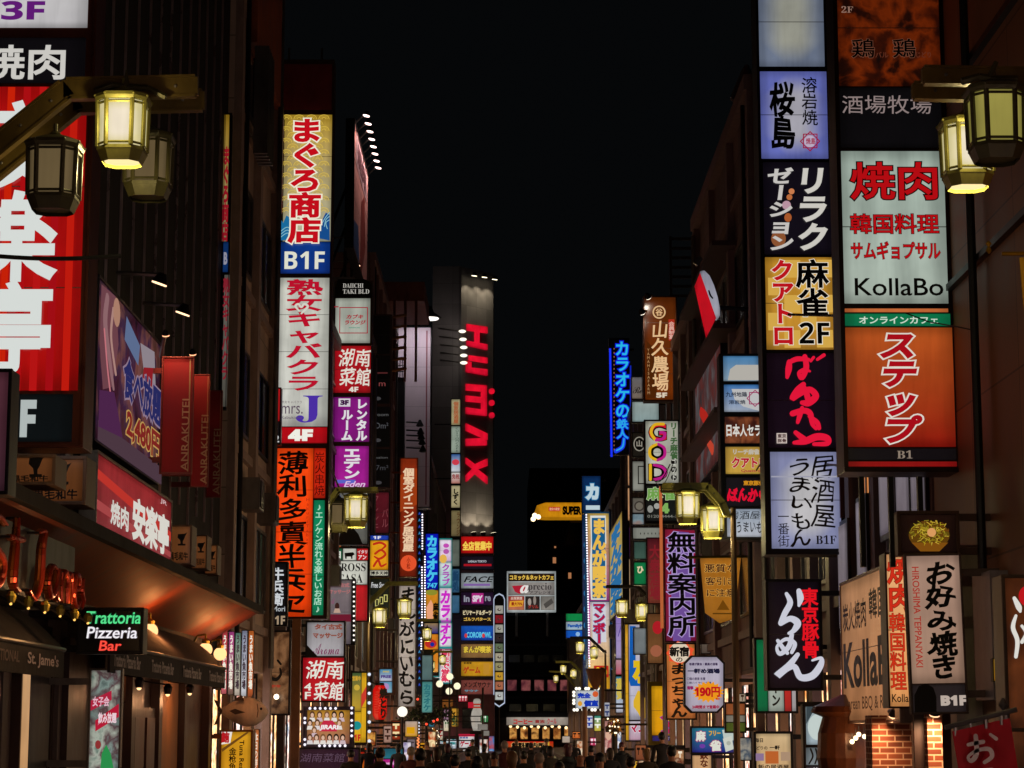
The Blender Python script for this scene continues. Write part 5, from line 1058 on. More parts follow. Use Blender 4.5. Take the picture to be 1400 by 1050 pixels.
t = sign('big dark framed tower sign, white barbecue panel over an orange cafe panel', f, (1146, -40, 1308, 645), [
    ((1143, -40, 1284, 118), gr, [H(ms('2F'), (1150, 9, 1166, 18), '#8a6a5c', 0), H('鶏', (1164, 54, 1195, 80), '#1c0c08', .012, ('#6a4030', .02)), H('鶏', (1220, 54, 1251, 80), '#1c0c08', .012, ('#6a4030', .02)), H('バル', (1196, 72, 1214, 80), '#5a2a1c', .02), H('じどり', (1252, 72, 1272, 80), '#5a2a1c', .02)]),
    ((1146, 120, 1287, 202), LB('#0b0a0c'), [H('酒場牧場', (1151, 131, 1273, 156), '#8a7a78', .0, None, 0, .01)]),
    ((1150, 207, 1293, 415), LB('#a4b4a8', '#a8b4a8', 1.0, 'x', 3), [H('焼肉', (1162, 222, 1281, 274), '#b00c12', .02, ('#1c0c10', .028)), H('韓国料理', (1162, 293, 1283, 320), '#b00c12', .012, ('#1c0c10', .028)), H('サムギョプサル', (1163, 331, 1285, 355), '#b00c12', .02, ('#1c0c10', .028)), H('KollaBo', (1168, 381, 1289, 405), '#141c24', .01)]),
    ((1154, 422, 1296, 427), LB('#c86a38'), []),
    ((1155, 429, 1299, 446), LB('#0c7a4c', '#0a7048'), [H('オンラインカフェ', (1174, 433, 1282, 443), '#c8d8c8', .025)]),
    ((1157, 448, 1304, 611), LB('#b85420', '#8c140c', 1.0, 'x', 0), [V('ステップ', (1206, 453, 1254, 607), '#a40d18', .05, ('#dcd4c8', .05), .18)]),
    ((1159, 613, 1307, 629), LB('#100c10'), [H(ms('B1'), (1226, 616, 1247, 627), '#8a7a6c', 0)]),
    ((1160, 631, 1308, 638), LB('#8a1010'), [])], cat='tower sign', depth=.6, frame=D('#2a1614', .35, .5), rim=.05)
mb = MB(); a = f.uv(1138, 640); c2 = f.uv(1136, 0); 
for k in range(3): q = f.uv(1180 + k * 40, 650); mb.box(q[0] - .03, q[0] + .03, 26.1, 26.2, q[1] - 1.1, q[1], KB)
mb.build('hanger', t)
# directory column behind the black tower
f = PF(43)
def hb(x, y, w, h, c): return S([(x, y, w), (x + h, y - w * .3, w), (x + h * 1.2, y + w, w * .8)], c)
t = sign('smaller black directory column of six picture panels behind the black tower', f, (985, 484, 1046, 738), [
    ((989, 487, 1037, 521), LB('#4a86b8', '#8aa4b8', .9), [G([(995, 520), (998, 505), (1006, 499), (1037, 499), (1037, 520)], '#b0aca4')]), ((990, 526, 1039, 563), LB('#3a78b8', '#9aa4b4', .95), [G([(1000, 532), (1038, 532), (1038, 562), (1016, 556), (1004, 546)], '#b8b8b8'), H('九州地鶏', (992, 536, 1021, 543), '#142034', .02), H('溶岩焼', (996, 547, 1019, 553), '#142034', .02)] + seal(1032, 545, 11, '#96285a', 1.2)),
    ((991, 570, 1040, 606), PH('#120808', '#4a1c10', '#8a4a2a', '#1a0c0c', sc=2.5, k=.9), [H('日本人セラ', (993, 580, 1040, 597), '#d8d4cc', .03)]), ((992, 611, 1042, 648), LB('#b8923c', '#c0983c'), [H('リーチ麻雀', (1002, 614, 1038, 622), '#b8b0a0', .06), H('クアトロ', (1000, 625, 1048, 640), '#b0142c', .05, ('#e0d8c0', .03)), H('Quattro', (1013, 642, 1040, 646), '#a01c3c', .02)]),
    ((993, 653, 1043, 692), LB('#120a10'), [H('東京豚骨', (1016, 657, 1044, 664), '#c8861c', .05), H('ばんから', (994, 667, 1048, 686), '#d81030', .06, None, .1, .05)]), ((994, 696, 1044, 734), LB('#98a4b4', '#b0b4bc', 1.0), [H('居酒屋', (996, 699, 1038, 710), '#141a24', .0, None, .1, .03), H('うまいもん', (1007, 713, 1052, 728), '#141a24', .01, None, 0, .05)])], cat='directory sign', depth=.5, frame=KB)
# ramen sign
f = PF(33.6)
t = sign('black ramen lightbox with white brush kana and four red characters', f, (1048, 792, 1124, 944), [(None, LB('#100a12', '#120a14'), [
    V('東京豚骨', (1096, 804, 1119, 900), '#e01420', .03), 
    S([(1092, 808, 7), (1094, 818, 9), (1092, 828, 4)], '#c8c8d4'), S([(1075, 812, 5), (1080, 824, 8), (1073, 838, 8), (1067, 852, 7)], '#c8c8d4'), S([(1067, 853, 6), (1080, 846, 8), (1090, 852, 10), (1085, 862, 7), (1078, 866, 4)], '#c8c8d4'),
    S([(1063, 876, 5), (1070, 886, 6), (1076, 893, 5)], '#c8c8d4'), S([(1082, 868, 6), (1078, 884, 7), (1066, 894, 6), (1062, 884, 4), (1074, 874, 5), (1086, 880, 6), (1082, 892, 5)], '#c8c8d4'),
    S([(1090, 895, 6), (1078, 910, 9), (1062, 924, 10), (1076, 914, 8), (1086, 912, 8), (1094, 926, 9), (1110, 924, 10), (1121, 910, 9), (1122, 900, 5), (1110, 903, 3)], '#c8c8d4')])], depth=.45, frame=K)
sign('Italian flag coloured sign with kana, tucked behind the ramen lightbox', PF(37), (1032, 872, 1090, 975), [((1034, 874, 1049, 973), LB('#0c6a3c', '#0a6038'), []), ((1050, 874, 1071, 973), LB('#a8b0a4', '#a0a89c', .9), [V('パスターン', (1054, 880, 1066, 966), '#1a1a1a', .04)]), ((1072, 874, 1081, 973), LB('#b82a24', '#a8241f'), []), ((1082, 874, 1088, 973), LB('#b0a8a8', None, .8), [])], depth=.3)
# wall-mounted long barbecue lightbox and its end
b = PW(4.92, 31.6, 27.0, 3.98, 1.96)
t = sign('long warm wall lightbox of the barbecue restaurant, dark blue lettering', b, (0, 0, 100, 100), [(None, LB('#b8845c', '#a87048', 1.0, 'y', 1), [H('炭火焼肉', (4, 16, 48, 36), '#2a1810', .02), H('韓国', (54, 12, 82, 32), '#2a1810', .02), H('KollaB', (5, 44, 84, 76), '#121830', .03), H('Korean BBQ & Res', (6, 82, 84, 92), '#4a3020', .01)])], name='wall_sign', cat='wall sign', depth=.5, frame=D('#8a7468', .4, .6), br=False)
f = PF(26.9)
t = sign('narrow glowing end panel with red characters on the barbecue wall lightbox', f, (1212, 756, 1249, 968), [(None, LB('#f0b078', '#e09858', 1.05), [V('焼肉', (1213, 761, 1247, 836), '#c82c18', .02, ('#7a2410', .02)), V('韓国料理', (1216, 838, 1238, 944), '#c83018', .01, ('#7a2410', .02)), H('KollaBo', (1219, 949, 1254, 960), '#1a1410', .01)])], depth=.4, frame=D('#4a342c', .4, .5), br=False)
# cloth sign, its brightness put into the colour as a glow
f = PF(24)
t = sign('pale cloth-like sign with black brush kana and red Latin letters', f, (1243, 757, 1320, 976), [((1242, 760, 1317, 934), LB('#b89480', '#a8846e', .85), [V('お好み焼き', (1270, 768, 1309, 928), D('#120c0a', .6), .035, None, .06, .05)]), ((1246, 936, 1320, 974), LB('#2c2424', None, .8), [H(sb('B1F'), (1286, 951, 1322, 965), '#b8a89c', .05), G([(1250, 974), (1250, 950), (1256, 938), (1266, 934), (1276, 940), (1280, 952), (1280, 974)], '#231c1c')])], cat='sign board', name='hanging_sign', depth=.12, frame=D('#5a4640', .6), rim=.02, back=False)
rt = t; vs, fs = glyphs('HIROSHIMA TEPPANYAKI', .015); mb = MB(); ga = f.uv(1247, 774); mxx = max(v[0] for v in vs); gb = f.uv(1247, 912); hh = f.uv(1257, 774)[0] - ga[0]
put(mb, f, [(ga[0] + .02 + v[1] * hh * 1.3, ga[1] - v[0] / mxx * (ga[1] - gb[1]), v[2]) for v in vs], fs, .03, E('#a03428'), .05); mb.build('lettering', rt)
tilt = math.radians(1.0); rt.rotation_euler = (0, tilt * -1, 0)
mb = MB()
f = PF(24.3)
rng = random.Random(5); it = []
for k in range(240):
    a = rng.uniform(0, 6.28); r_ = rng.uniform(2, 27) ; 
    x, y = 1270 + r_ * math.cos(a) * 1.0, 728 + r_ * .62 * math.sin(a); th = rng.uniform(0, 3.14)
    it.append(S([(x - 3 * math.cos(th), y - 2 * math.sin(th), 1), (x + 3 * math.cos(th), y + 2 * math.sin(th), .8)], rng.choice(['#8a7a20', '#a8921c', '#5a5010', '#c8a838', '#6a3c10'])))
sign('dark food photo panel of a green noodle pancake above the cloth sign', f, (1227, 699, 1311, 760), [(None, LB('#1c0c08', '#140806'), [O(1270, 732, 28, 19, '#5a3a0c'), G([(1246, 742), (1296, 742), (1284, 754), (1258, 754)], '#7a4a10')] + it + [O(1271, 729, 6, 6, '#d89a5c')])], cat='photo panel', depth=.2, frame=D('#4a2a1c', .5))
# red cloth banner
t = thing('cloth_banner', 'red cloth banner with white kana hung at the bottom right corner', 'banner', P(1345, 1060, Y=17)); f = PF(17)
mb = MB(); n = 14; vs = []; fs = []
def bp(i, j): 
    a, c_ = i / n, j / n; x = 1302 + 78 * a + 14 * c_; y = 1000 - 18 * a + 100 * c_
    u, v = f.uv(x, y); return f.w(u, v, .05 * math.sin(a * 7 + c_ * 2) * (.4 + c_))
for j in range(n + 1):
    for i in range(n + 1): vs.append(bp(i, j))
o_ = len(vs); vs = vs + [v + Vector((0, .012, 0)) for v in vs]
for j in range(n):
    for i in range(n):
        q = j * (n + 1) + i; fs.append((q, q + 1, q + n + 2, q + n + 1)); fs.append((o_ + q + n + 1, o_ + q + n + 2, o_ + q + 1, o_ + q))
mb.add(vs, fs, D('#b81420', .8, 0, .15)); cl = mb.build('cloth', t, True)
mb = MB(); WC = D('#d8c4bc', .8); dl = lambda pts: draw(mb, f, [S(pts, WC)], .1)
dl([(1320, 1018, 5), (1340, 1014, 6)]); dl([(1330, 1006, 6), (1331, 1030, 7), (1324, 1040, 6), (1320, 1034, 4), (1332, 1026, 5), (1348, 1024, 6), (1352, 1034, 6), (1342, 1042, 5)]); dl([(1350, 1004, 4), (1358, 1010, 5)])
dl([(1336, 1054, 6), (1352, 1052, 6)]); mb.build('lettering', cl)
mb = MB(); a = P(1292, 995, Y=17); c2 = P(1390, 970, Y=17); mb.bar(a, c2, .02, STEEL); q = P(1375, 972, Y=17.05); mb.bar(q, P(1388, 1100, Y=17.05), .025, STEEL); mb.lathe([(.01, 0), (.04, .05), (.01, .1)], P(1372, 972, Y=17.05), STEEL, 8)
for k in range(4): p = P(1306 + k * 21, 999 - k * 5, Y=17); mb.bar(p - Vector((0, 0, .04)), p + Vector((0, 0, .06)), .012, STEEL, 5)
mb.build('pole', t)
# brown round-mark sign at the right edge
f = PF(20.5)
sign('brown sign with red disc and white brush stroke at the right edge', f, (1372, 786, 1450, 1000), [(None, PH('#3a1c10', '#5a2c16', '#7a3e1c', '#4a2412', sc=1.2, k=.55), [O(1404, 815, 12, 14, '#b8161c'), S([(1386, 818, 5), (1392, 830, 8), (1394, 836, 4)], '#dcd8d0'), S([(1388, 842, 4), (1384, 858, 6), (1390, 876, 6), (1388, 898, 5)], '#dcd8d0'), S([(1396, 856, 4), (1402, 866, 5), (1396, 878, 5)], '#dcd8d0')])], cat='sign', depth=.4, frame=D('#5a4a3c', .4, .5))
sign('small yellow plate with dark marks left of the red-disc sign', PF(22.5), (1357, 900, 1377, 932), [(None, LB('#b88a10', '#a87c0c', .9), [H('小心', (1361, 905, 1370, 915), BK, .04), H('注意', (1361, 920, 1371, 928), BK, .04)])], depth=.1, cat='plate', name='notice_plate')
# brick pier and lit entrance
t = thing('brick_pier', 'warm lit red brick pier under the barbecue signs', 'wall', (5.4, 29, 0)); BR = BRICK('#9a5230', '#6a3420', '#d8b494')
a = P(1192, 1000, Y=28).x; c2 = P(1246, 1000, Y=28).x
mb = MB(); mb.box(a, c2, 28, 28.5, 0, P(1200, 978, Y=28).z, BR); mb.build('wall', t)
a = P(1268, 1000, Y=26.5).x; c3 = P(1288, 1000, Y=26.5).x; mb = MB(); mb.box(a, c3, 26.5, 27, 0, P(1275, 976, Y=26.5).z, BR); mb.build('pillar', t)
mb = MB(); mb.box(P(1250, 1000, Y=26.7).x, P(1266, 1000, Y=26.7).x, 26.7, 26.8, 0, 2.2, D('#2a1a14', .5)); mb.build('post', t)
for (px, py, Y, e) in ((1222, 978, 27.5, 16), (1278, 976, 26.2, 8)):
    p = P(px, py, Y=Y); flood(t, p, (p.x, Y + .55, 1.0), e * 9, '#ffc090', .07, p + Vector((0, .3, .05)), 120, 2, 'downlight')
t = thing('barrel_sign', 'dark wooden barrel-roofed lamp porch with three bulbs', 'porch lamp', P(1160, 1040, Y=31))
f = PF(31); mb = MB(); ctr = P(1158, 1075, Y=31.4); mb.lathe([(.36, 0), (.42, .4), (.4, .75), (.33, .98), (.5, 1.05), (.46, 1.13), (.05, 1.3)], (ctr.x, 31.4, ctr.z), D('#5a3018', .35, .1, .4, 6), 18); mb.bar((ctr.x, 31.4, 0.12), (ctr.x, 31.4, ctr.z), .2, D('#3a2214', .5)); mb.build('barrel', t); l = bpy.data.lights.new('porch_light', 'POINT'); l.energy = 12; l.color = (1, .55, .25); l.shadow_soft_size = .05; k_ = bpy.data.objects.new('porch_glow', l); COL.objects.link(k_); k_.parent = t; k_.location = P(1168, 1006, Y=30.4) - wloc(t)
for (x, y) in ((1165, 1014), (1170, 1009), (1174, 1004), (1182, 1007)):
    p = P(x, y, Y=30.7); mb = MB(); mb.ball(p, .035, E('#ffe0b0', 3), 8); mb.bar(p, p + Vector((0, 0, .12)), .008, KB, 5); mb.build('bulb', t)
sign('white picture board marked 5F behind the porch lamp', PF(34), (1098, 963, 1150, 1060), [((1102, 965, 1148, 1018), LB('#a8b8bc', '#98a8b0', .95), [H(sb('5F'), (1103, 967, 1110, 972), '#1c2428', .05), G([(1102, 990), (1102, 965), (1116, 965)], '#3a4448'), O(1118, 994, 14, 18, '#c0ccc8')]), ((1102, 1022, 1148, 1046), LB('#6a7478', '#8a9498', .8), [S([(1108 + 7 * i, 1024, 2.4), (1111 + 6 * i, 1034, 2.4), (1106 + 8 * i, 1044, 2)], '#1a1e20') for i in range(5)]), ((1102, 1048, 1148, 1058), LB('#3a3438'), [H('Welcome', (1112, 1049, 1144, 1053), '#a8a8a8', .02)])], cat='picture board', depth=.25)
sign('warm lit menu board with dark characters by the stair at lower right', PF(36), (1031, 1000, 1084, 1062), [(None, LB('#d8b888', '#c8a070', .95), [H('毎日', (1032, 1009, 1043, 1015), BK, .03), H('一軒', (1052, 1019, 1066, 1025), BK, .04), H('どりの', (1034, 1020, 1049, 1025), BK, .02), R((1033, 1030, 1044, 1040), '#8a7090'), R((1046, 1027, 1064, 1044), '#b8602c'), R((1067, 1028, 1080, 1040), '#a88a70'), H('飯の居酒屋', (1036, 1045, 1078, 1052), BK, .02)])], cat='menu board', depth=.25)
# 60 m block, right
f = PF(61)
t = sign('red banner sign with five dark purple characters on a lilac ground', f, (908, 722, 956, 878), [(None, LB('#9c1a3c', '#841440', 1.0), [G([(920, 726), (942, 728), (947, 800), (944, 878), (920, 878), (917, 800)], '#6a4a90'), V('無料案内所', (913, 727, 952, 870), '#14102c', .025, ('#a890c8', .035))])], cat='banner sign', depth=.3, frame=D('#5a1a2c', .5))
mb = MB(); p = P(907, 800, Y=60.8); mb.box(p.x - .08, p.x, 60.9, 61, p.z - 1.2, p.z + 2.8, E('#c86a3c', .8)); mb.build('light_tube', t)
sign('orange sign with hand-written kana below a round white badge', PF(60.5), (910, 879, 952, 984), [(None, LB('#d07c3c', '#c06a30', 1.0), [G([(934 + 20 * math.cos(i * .5236 / 1.5) * (1 if i % 2 else .8) - 4, 893 + 17 * math.sin(i * .5236 / 1.5) * (1 if i % 2 else .8)) for i in range(18)], '#e8502c'), O(929, 892, 14, 14, '#d8c8b0'), H('新宿', (915, 884, 942, 898), BK, .05), H('の', (924, 899, 933, 905), BK, .02), V('まっちゃん', (916, 907, 940, 981), '#2a1408', .04, None, 0, .04)])], depth=.3)
t = sign('faded dark red cloth sign left of the red banner sign', PF(62), (884, 735, 907, 826), [(None, LB('#5c1020', '#8a3a2c', .7), [V('大衆酒場', (888, 745, 903, 820), '#7a1c24', .03)])], depth=.15)
sign('tan wooden board with a red disc under the faded red cloth', PF(62.5), (884, 838, 907, 908), [(None, LB('#7a4c28', '#8a5a34', .6), [O(899, 858, 7, 9, '#a81c24'), O(897, 890, 8, 8, '#9a5a40')])], depth=.15)
f = PF(50)
t = thing('cloth_banner', 'ochre hanging cloth warning against touts, narrower at its foot', 'banner', P(985, 850, Y=50))
mb = MB(); pts = [(957, 762), (1013, 762), (1004, 846), (984, 852), (964, 838)]; n5 = len(pts)
vs = [f.w(*f.uv(x, y), .02) for x, y in pts] + [f.w(*f.uv(x, y), -.02) for x, y in pts]; mb.add(vs, [tuple(range(n5)), tuple(range(n5, 2 * n5))[::-1]] + [(i, (i + 1) % n5, n5 + (i + 1) % n5, n5 + i) for i in range(n5)], LB('#b8721a', '#a0641a', .9)); cl = mb.build('cloth', t)
mb = MB(); draw(mb, f, [H('悪質な', (963, 771, 1007, 783), '#3a100e', .02, ('#e0a850', .03)), H('客引き', (964, 789, 1005, 800), '#3a100e', .02, ('#e0a850', .03)), H('に注意', (966, 805, 1005, 816), '#3a100e', .02, ('#e0a850', .03)), G([(980, 834), (988, 820), (997, 834)], '#6a400c'), R((974, 838, 1000, 840), '#5a380c')], .025); mb.build('lettering', cl)
mb = MB(); mb.bar(P(940, 762, Y=50), (5.6, 50, P(1000, 761, Y=50).z), .035, BRASS); mb.build('rod', t)
f = PF(48)
t = thing('hanging_sign', 'white eight-sided price sign with an orange starburst reading 190 yen', 'price sign', P(963, 975, Y=48))
def octo(x0, y0, x1, y1, c, d0, d1, m, mb):
    pts = [(x0 + c, y0), (x1 - c, y0), (x1, y0 + c), (x1, y1 - c), (x1 - c, y1), (x0 + c, y1), (x0, y1 - c), (x0, y0 + c)]
    vs = [f.w(*f.uv(x, y), d1) for x, y in pts] + [f.w(*f.uv(x, y), d0) for x, y in pts]
    mb.add(vs, [tuple(range(8)), tuple(range(8, 16))[::-1]] + [(i, (i + 1) % 8, 8 + (i + 1) % 8, 8 + i) for i in range(8)], m)
mb = MB(); octo(935, 896, 991, 975, 10, -.25, 0, D('#241c24', .4, .4), mb); mb.build('housing', t)
mb = MB(); octo(937.5, 898.5, 988.5, 972.5, 9, 0, .02, LB('#b8b0c4', '#b4aab8', 1.0), mb); po = mb.build('panel', t)
st = [(968 + (22 if i % 2 else 17.5) * math.cos(i * math.pi / 18), 946 + (15 if i % 2 else 11) * math.sin(i * math.pi / 18)) for i in range(36)]
mb = MB(); draw(mb, f, [H('毎週が宴会・最高の酒場', (942, 906, 981, 910), '#3a2a4a', .04), H('一軒め酒場', (940, 914, 984, 921), '#1c1a34', .06), H('〇鶏の唐揚 各種', (939, 926, 964, 930), '#3a2a4a', .02), H('〇酎ハイ サワー各種', (939, 932, 972, 935), '#3a2a4a', .02), H('衝撃', (939, 938, 948, 943), '#8a1c5a', .06), G(st, '#e8941c'), H(sb('190')+'円', (949, 939, 984, 953), '#b8141c', .04), H('税別', (978, 954, 984, 957), '#b8141c', .03), H('24時間まで営業中', (946, 964, 983, 969), '#9a1c3c', .05)], .02); mb.build('lettering', po)
mb = MB(); q = f.uv(991, 930); mb.box(q[0], 5.6, 48.08, 48.16, q[1] - .04, q[1] + .04, K); mb.build('bracket', t)
f = PF(67)
t = sign('white lightbox with yellow and pink letters above a dark mahjong panel', f, (881, 574, 929, 716), [((883, 576, 929, 661), LB('#b0b0a0', '#acaca0', 1.0, 'x', 1), [H('G', (886, 578, 912, 604), BK, .07), H('G', (887, 579, 911, 603), '#c8142c', .02) , O(890, 590, 1, 1, '#d8a81c')] + [H('O', (886, 606, 911, 631), BK, .07), H('D', (886, 634, 913, 658), BK, .07)] + [S([(907, 580, 4), (895, 581, 4), (890, 591, 4), (895, 601, 4)], '#d8a81c'), S([(897, 602, 4), (906, 600, 4), (909, 593, 4), (903, 591, 4)], '#b01c7c'), S([(898, 607.5, 3.6), (889, 613, 4), (889, 624, 4), (898, 629.5, 3.6)], '#d8a81c'), S([(899, 629.5, 3.6), (908, 624, 4), (908, 613, 4), (900, 607.5, 3.6)], '#b01c7c'), S([(889, 636, 4), (889, 646, 4), (889, 656, 4)], '#d8a81c'), S([(894, 636, 3.6), (905, 639, 4), (910, 646, 4), (905, 653, 4), (894, 656, 3.6)], '#b01c7c')] +
     [V('リーチ麻雀', (916, 578, 926, 628), '#3a5a34', .05)] + [O(921, 632 + i * 10.5, 4, 4, '#1a1a18') for i in range(3)] + [V('ゴッド', (918, 627, 924, 658), '#c8c8bc', .02)]),
    ((883, 664, 929, 712), LB('#141614'), [H('麻雀', (884, 666, 927, 684), '#6a9a48', .03, ('#b8c8a0', .03)), O(889, 696, 4, 5, '#8a8a84'), O(898, 692, 4, 4, '#9a9a94'), H(sb('4'), (903, 688, 915, 702), '#7aa858', .05), H('0120-4444-5', (885, 704, 926, 708), '#77776f', .01)])], depth=.35)
f = PF(69)
t = sign('orange brown tower sign of a farm restaurant with pale vertical characters', f, (880, 405, 926, 548), [(None, LB('#5c2808', '#7c3408', 1.0, 'x', 1), [G([(884, 466), (892, 474), (898, 500), (898, 545), (884, 545)], '#4a2208'), O(901, 427, 9, 9, '#d8b080'), O(901, 427, 7, 7, '#5a2a0c'), H('谷', (896, 422, 906, 432), '#d8b080', .03), V('山久農場', (891, 439, 914, 534), '#e0b888', .018, None, .05, .03), H(sb('5F'), (897, 537, 912, 544), '#d8c8b0', .04), R((914, 437, 922, 466), '#a82c1c'), V('会員制宴', (914, 440, 922, 464), '#e0b0a0', .02), V('YAMAHISAFARM', (884, 476, 889, 540), '#b88a5c', .0)])], cat='tower sign', depth=.6, frame=D('#4a2410', .45, .4))
for i, (x, y) in enumerate(((886, 406), (878, 427))):
    p = P(x, y, Y=68.2); flood(t, p, P(x + 12, y + 30, Y=69), 30, '#fff4e0', .12, P(x + 6, y - 2, Y=69), 80, 4)
# red and white slanting blade sign
t = thing('blade_sign', 'slanting red and white blade sign high on the right against the sky', 'sign', P(965, 450, Y=46.5)); f = PF(46.5)
for (pts, m) in (([(951, 388), (957, 373), (979, 435), (967, 459)], LB('#c80c1c', '#b80c1c')), ([(957.6, 371), (963, 370), (970, 377), (976, 390), (981, 406), (984, 421), (984.5, 431), (981, 435), (979.6, 434)], LB('#9c9cac', '#a4a4b0', .9))):
    mb = MB(); n5 = len(pts); vs = [f.w(*f.uv(x, y), .02) for x, y in pts] + [f.w(*f.uv(x, y), -.3) for x, y in pts]; mb.add(vs, [tuple(range(n5)), tuple(range(n5, 2 * n5))[::-1]] + [(i, (i + 1) % n5, n5 + (i + 1) % n5, n5 + i) for i in range(n5)], m); mb.build('panel', t)
mb = MB(); draw(mb, f, [S([(969, 398, 2), (971, 404, 2.5), (974, 408, 2)], BK)], .03); mb.bar(P(951, 362, Y=46.5), P(958, 352, Y=46.5), .06, STEEL); mb.bar(P(970, 420, Y=46.7), (5.7, 46.8, P(970, 420, Y=46.5).z), .05, K); mb.build('bracket', t)
# dim hanging cloth between tower and blade
sign('tall dim brown glass display beside the farm restaurant tower', PF(64), (940, 418, 962, 540), [(None, PH('#2a1a12', '#5a3c28', '#8a6444', '#3a2418', sc=1.4, k=.5), [])], cat='display', name='display_case', depth=.3)
b = PW(5.3, 60, 52, 11.6, 8.4)
sign('oblique pale poster with red food, on the maroon wall left of the directory column', b, (0, 0, 100, 100), [(None, PH('#5a5456', '#7a7274', '#6a4a4a', '#7a3a36', '#4a4446', sc=1.0, k=.45, ax='y'), [S([(30, 40, 8), (50, 55, 12), (60, 70, 8)], '#a8241c'), S([(50, 70, 6), (70, 85, 9)], '#b8402c')])], cat='poster', name='wall_poster', depth=.15, br=False)
sign('grey white lightbox with faint red kana behind the letters sign', PF(72), (941, 575, 963, 640), [(None, LB('#8a8684', '#948e8c', .75), [V('すしや', (947, 577, 959, 638), '#a87a7c', .05)])], depth=.6)
sign('mauve angled box below the grey white lightbox', PF(70), (931, 640, 952, 722), [(None, LB('#4a3e6c', '#3e3458', .7), [])], depth=.8, cat='box sign')
# stack behind farm tower
for (r, bg, items, lb) in (((863, 515, 879, 546), LB('#77767a', '#8a7a6c', .6), [H(ms('Re', 'S'), (865, 529, 878, 538), '#2a282a', 0)], 'grey script sign half hidden left of the farm tower foot'), ((863, 548, 902, 578), LB('#a8b8b4', '#8aa0a0', .8), [], 'pale blank teal panel under the farm tower'), ((864, 591, 881, 625), LB('#18140f'), [O(874, 607, 8, 10, '#8a8478'), O(874, 607, 6.5, 8.5, '#18140f'), H('山', (870, 602, 878, 611), '#8a8478', .04)], 'black sign with a round pale emblem left of the letters sign'), ((864, 630, 881, 672), LB('#8a8a80', '#9a9a90', .75), [L((872, 637, 884, 662), '#2a2a2a', 1.4)], 'pale sign with a dark square outline left of the mahjong panel'), ((864, 680, 881, 702), LB('#6a6458', '#77706a', .7), [O(874, 692, 7, 7, '#38322c'), O(874, 692, 5, 5, '#6a6458')], 'taupe sign with dark ring left of the mahjong panel'), ((864, 702, 881, 718), PH('#3a6a88', '#8aa0a8', '#a86a4a', sc=1.5, k=.7), [], 'small blue photo strip left of the mahjong panel'), ((864, 720, 905, 738), LB('#9a9c92', '#8a8c82', .75), [H('・・・・・・', (875, 728, 902, 731), '#3a3a34', .03)], 'pale blank fascia above the green sign'), ((866, 740, 884, 765), LB('#3a5a50', '#4a6a5c', .6), [], 'dull green grey plate above the green kana sign'), ((866, 768, 884, 800), LB('#0c7a44', '#0a6c3c', .9), [H('ひ', (871, 774, 880, 784), '#d8c8a0', .05)], 'green sign with a pale kana beside the faded red cloth'), ((866, 858, 884, 895), LB('#8a9294', '#7a8284', .7), [], 'plain grey upright panel under the right lamp pair')):
    sign(lb, PF(73), r, [(None, bg, items)], cat='panel sign', depth=.3)
# blue neon karaoke
f = PF(94)
t = thing('neon_sign', 'tall blue neon karaoke sign with cyan kana against the night sky', 'neon sign', P(848, 622, Y=94))
mb = MB(); u0, v0, u1, v1 = f.rect((833, 462, 861, 622)); pbox(mb, f, u0, u1, v0, v1, -.3, 0, D('#080a26', .4)); q = f.uv(861, 540); mb.box(q[0], 5.7, 94.1, 94.2, q[1] - 2, q[1] - 1.9, K); mb.box(q[0], 5.7, 94.1, 94.2, q[1] + 2, q[1] + 2.1, K); mb.build('housing', t)
mb = MB(); draw(mb, f, [V('カラオケの', (841, 466, 861, 572), '#1020d8', .1, None), V('カラオケの', (841, 466, 861, 572), '#28b4e4', .028), V('鉄人', (843, 573, 859, 600), '#1020d8', .1), V('鉄人', (843, 573, 859, 600), '#28a0e4', .03), S([(853, 600, 5), (851, 611, 6), (842, 617, 6)], '#1a3ae0'), S([(853, 600, 2), (851, 611, 2.4), (843, 616, 2)], '#28a0e4')], .01); mb.build('lettering', t)
mb = MB(); mb.bar(f.w(*f.uv(834, 477), .1), f.w(*f.uv(836, 625), .1), .045, E('#1830f0', 1.1)); mb.bar(f.w(*f.uv(862, 500), .05), f.w(*f.uv(862, 618), .05), .03, E('#1428c0', .8)); mb.build('neon_tube', t)
mb = MB()
for i in range(26): q = f.w(*f.uv(839.5, 478 + i * 5.5), .05); mb.bar(q, q + Vector((0, 0, .06)), .02, E('#a86a4a', .8), 5)
mb.build('bulb_strip', t)
for (r, Y, bg, lb) in (((858, 618, 864, 664), 96, LB('#c8946a', '#b8845c'), 'upper warm lit strip beside the blue neon'), ((858, 667, 865, 712), 96, LB('#d09c70', '#b8845c'), 'lower warm lit strip beside the blue neon'), ((860, 716, 866, 762), 96, LB('#5a1a6a', '#4a145a', .7), 'purple lit strip under the warm strips'), ((860, 764, 868, 860), 95, LB('#c8a884', '#b8946c', .9), 'long pale strip with dark lettering beside the lamp pair')):
    x0, y0, x1, y1 = r; sign(lb, PF(Y), r, [(None, bg, [V('営業中飲放題', (x0 + 4, y0 + 4, x1, y1 - 4), BK, .03)] if y1 - y0 > 90 else [])], cat='strip sign', depth=.3, group='lit strips behind the blue neon')
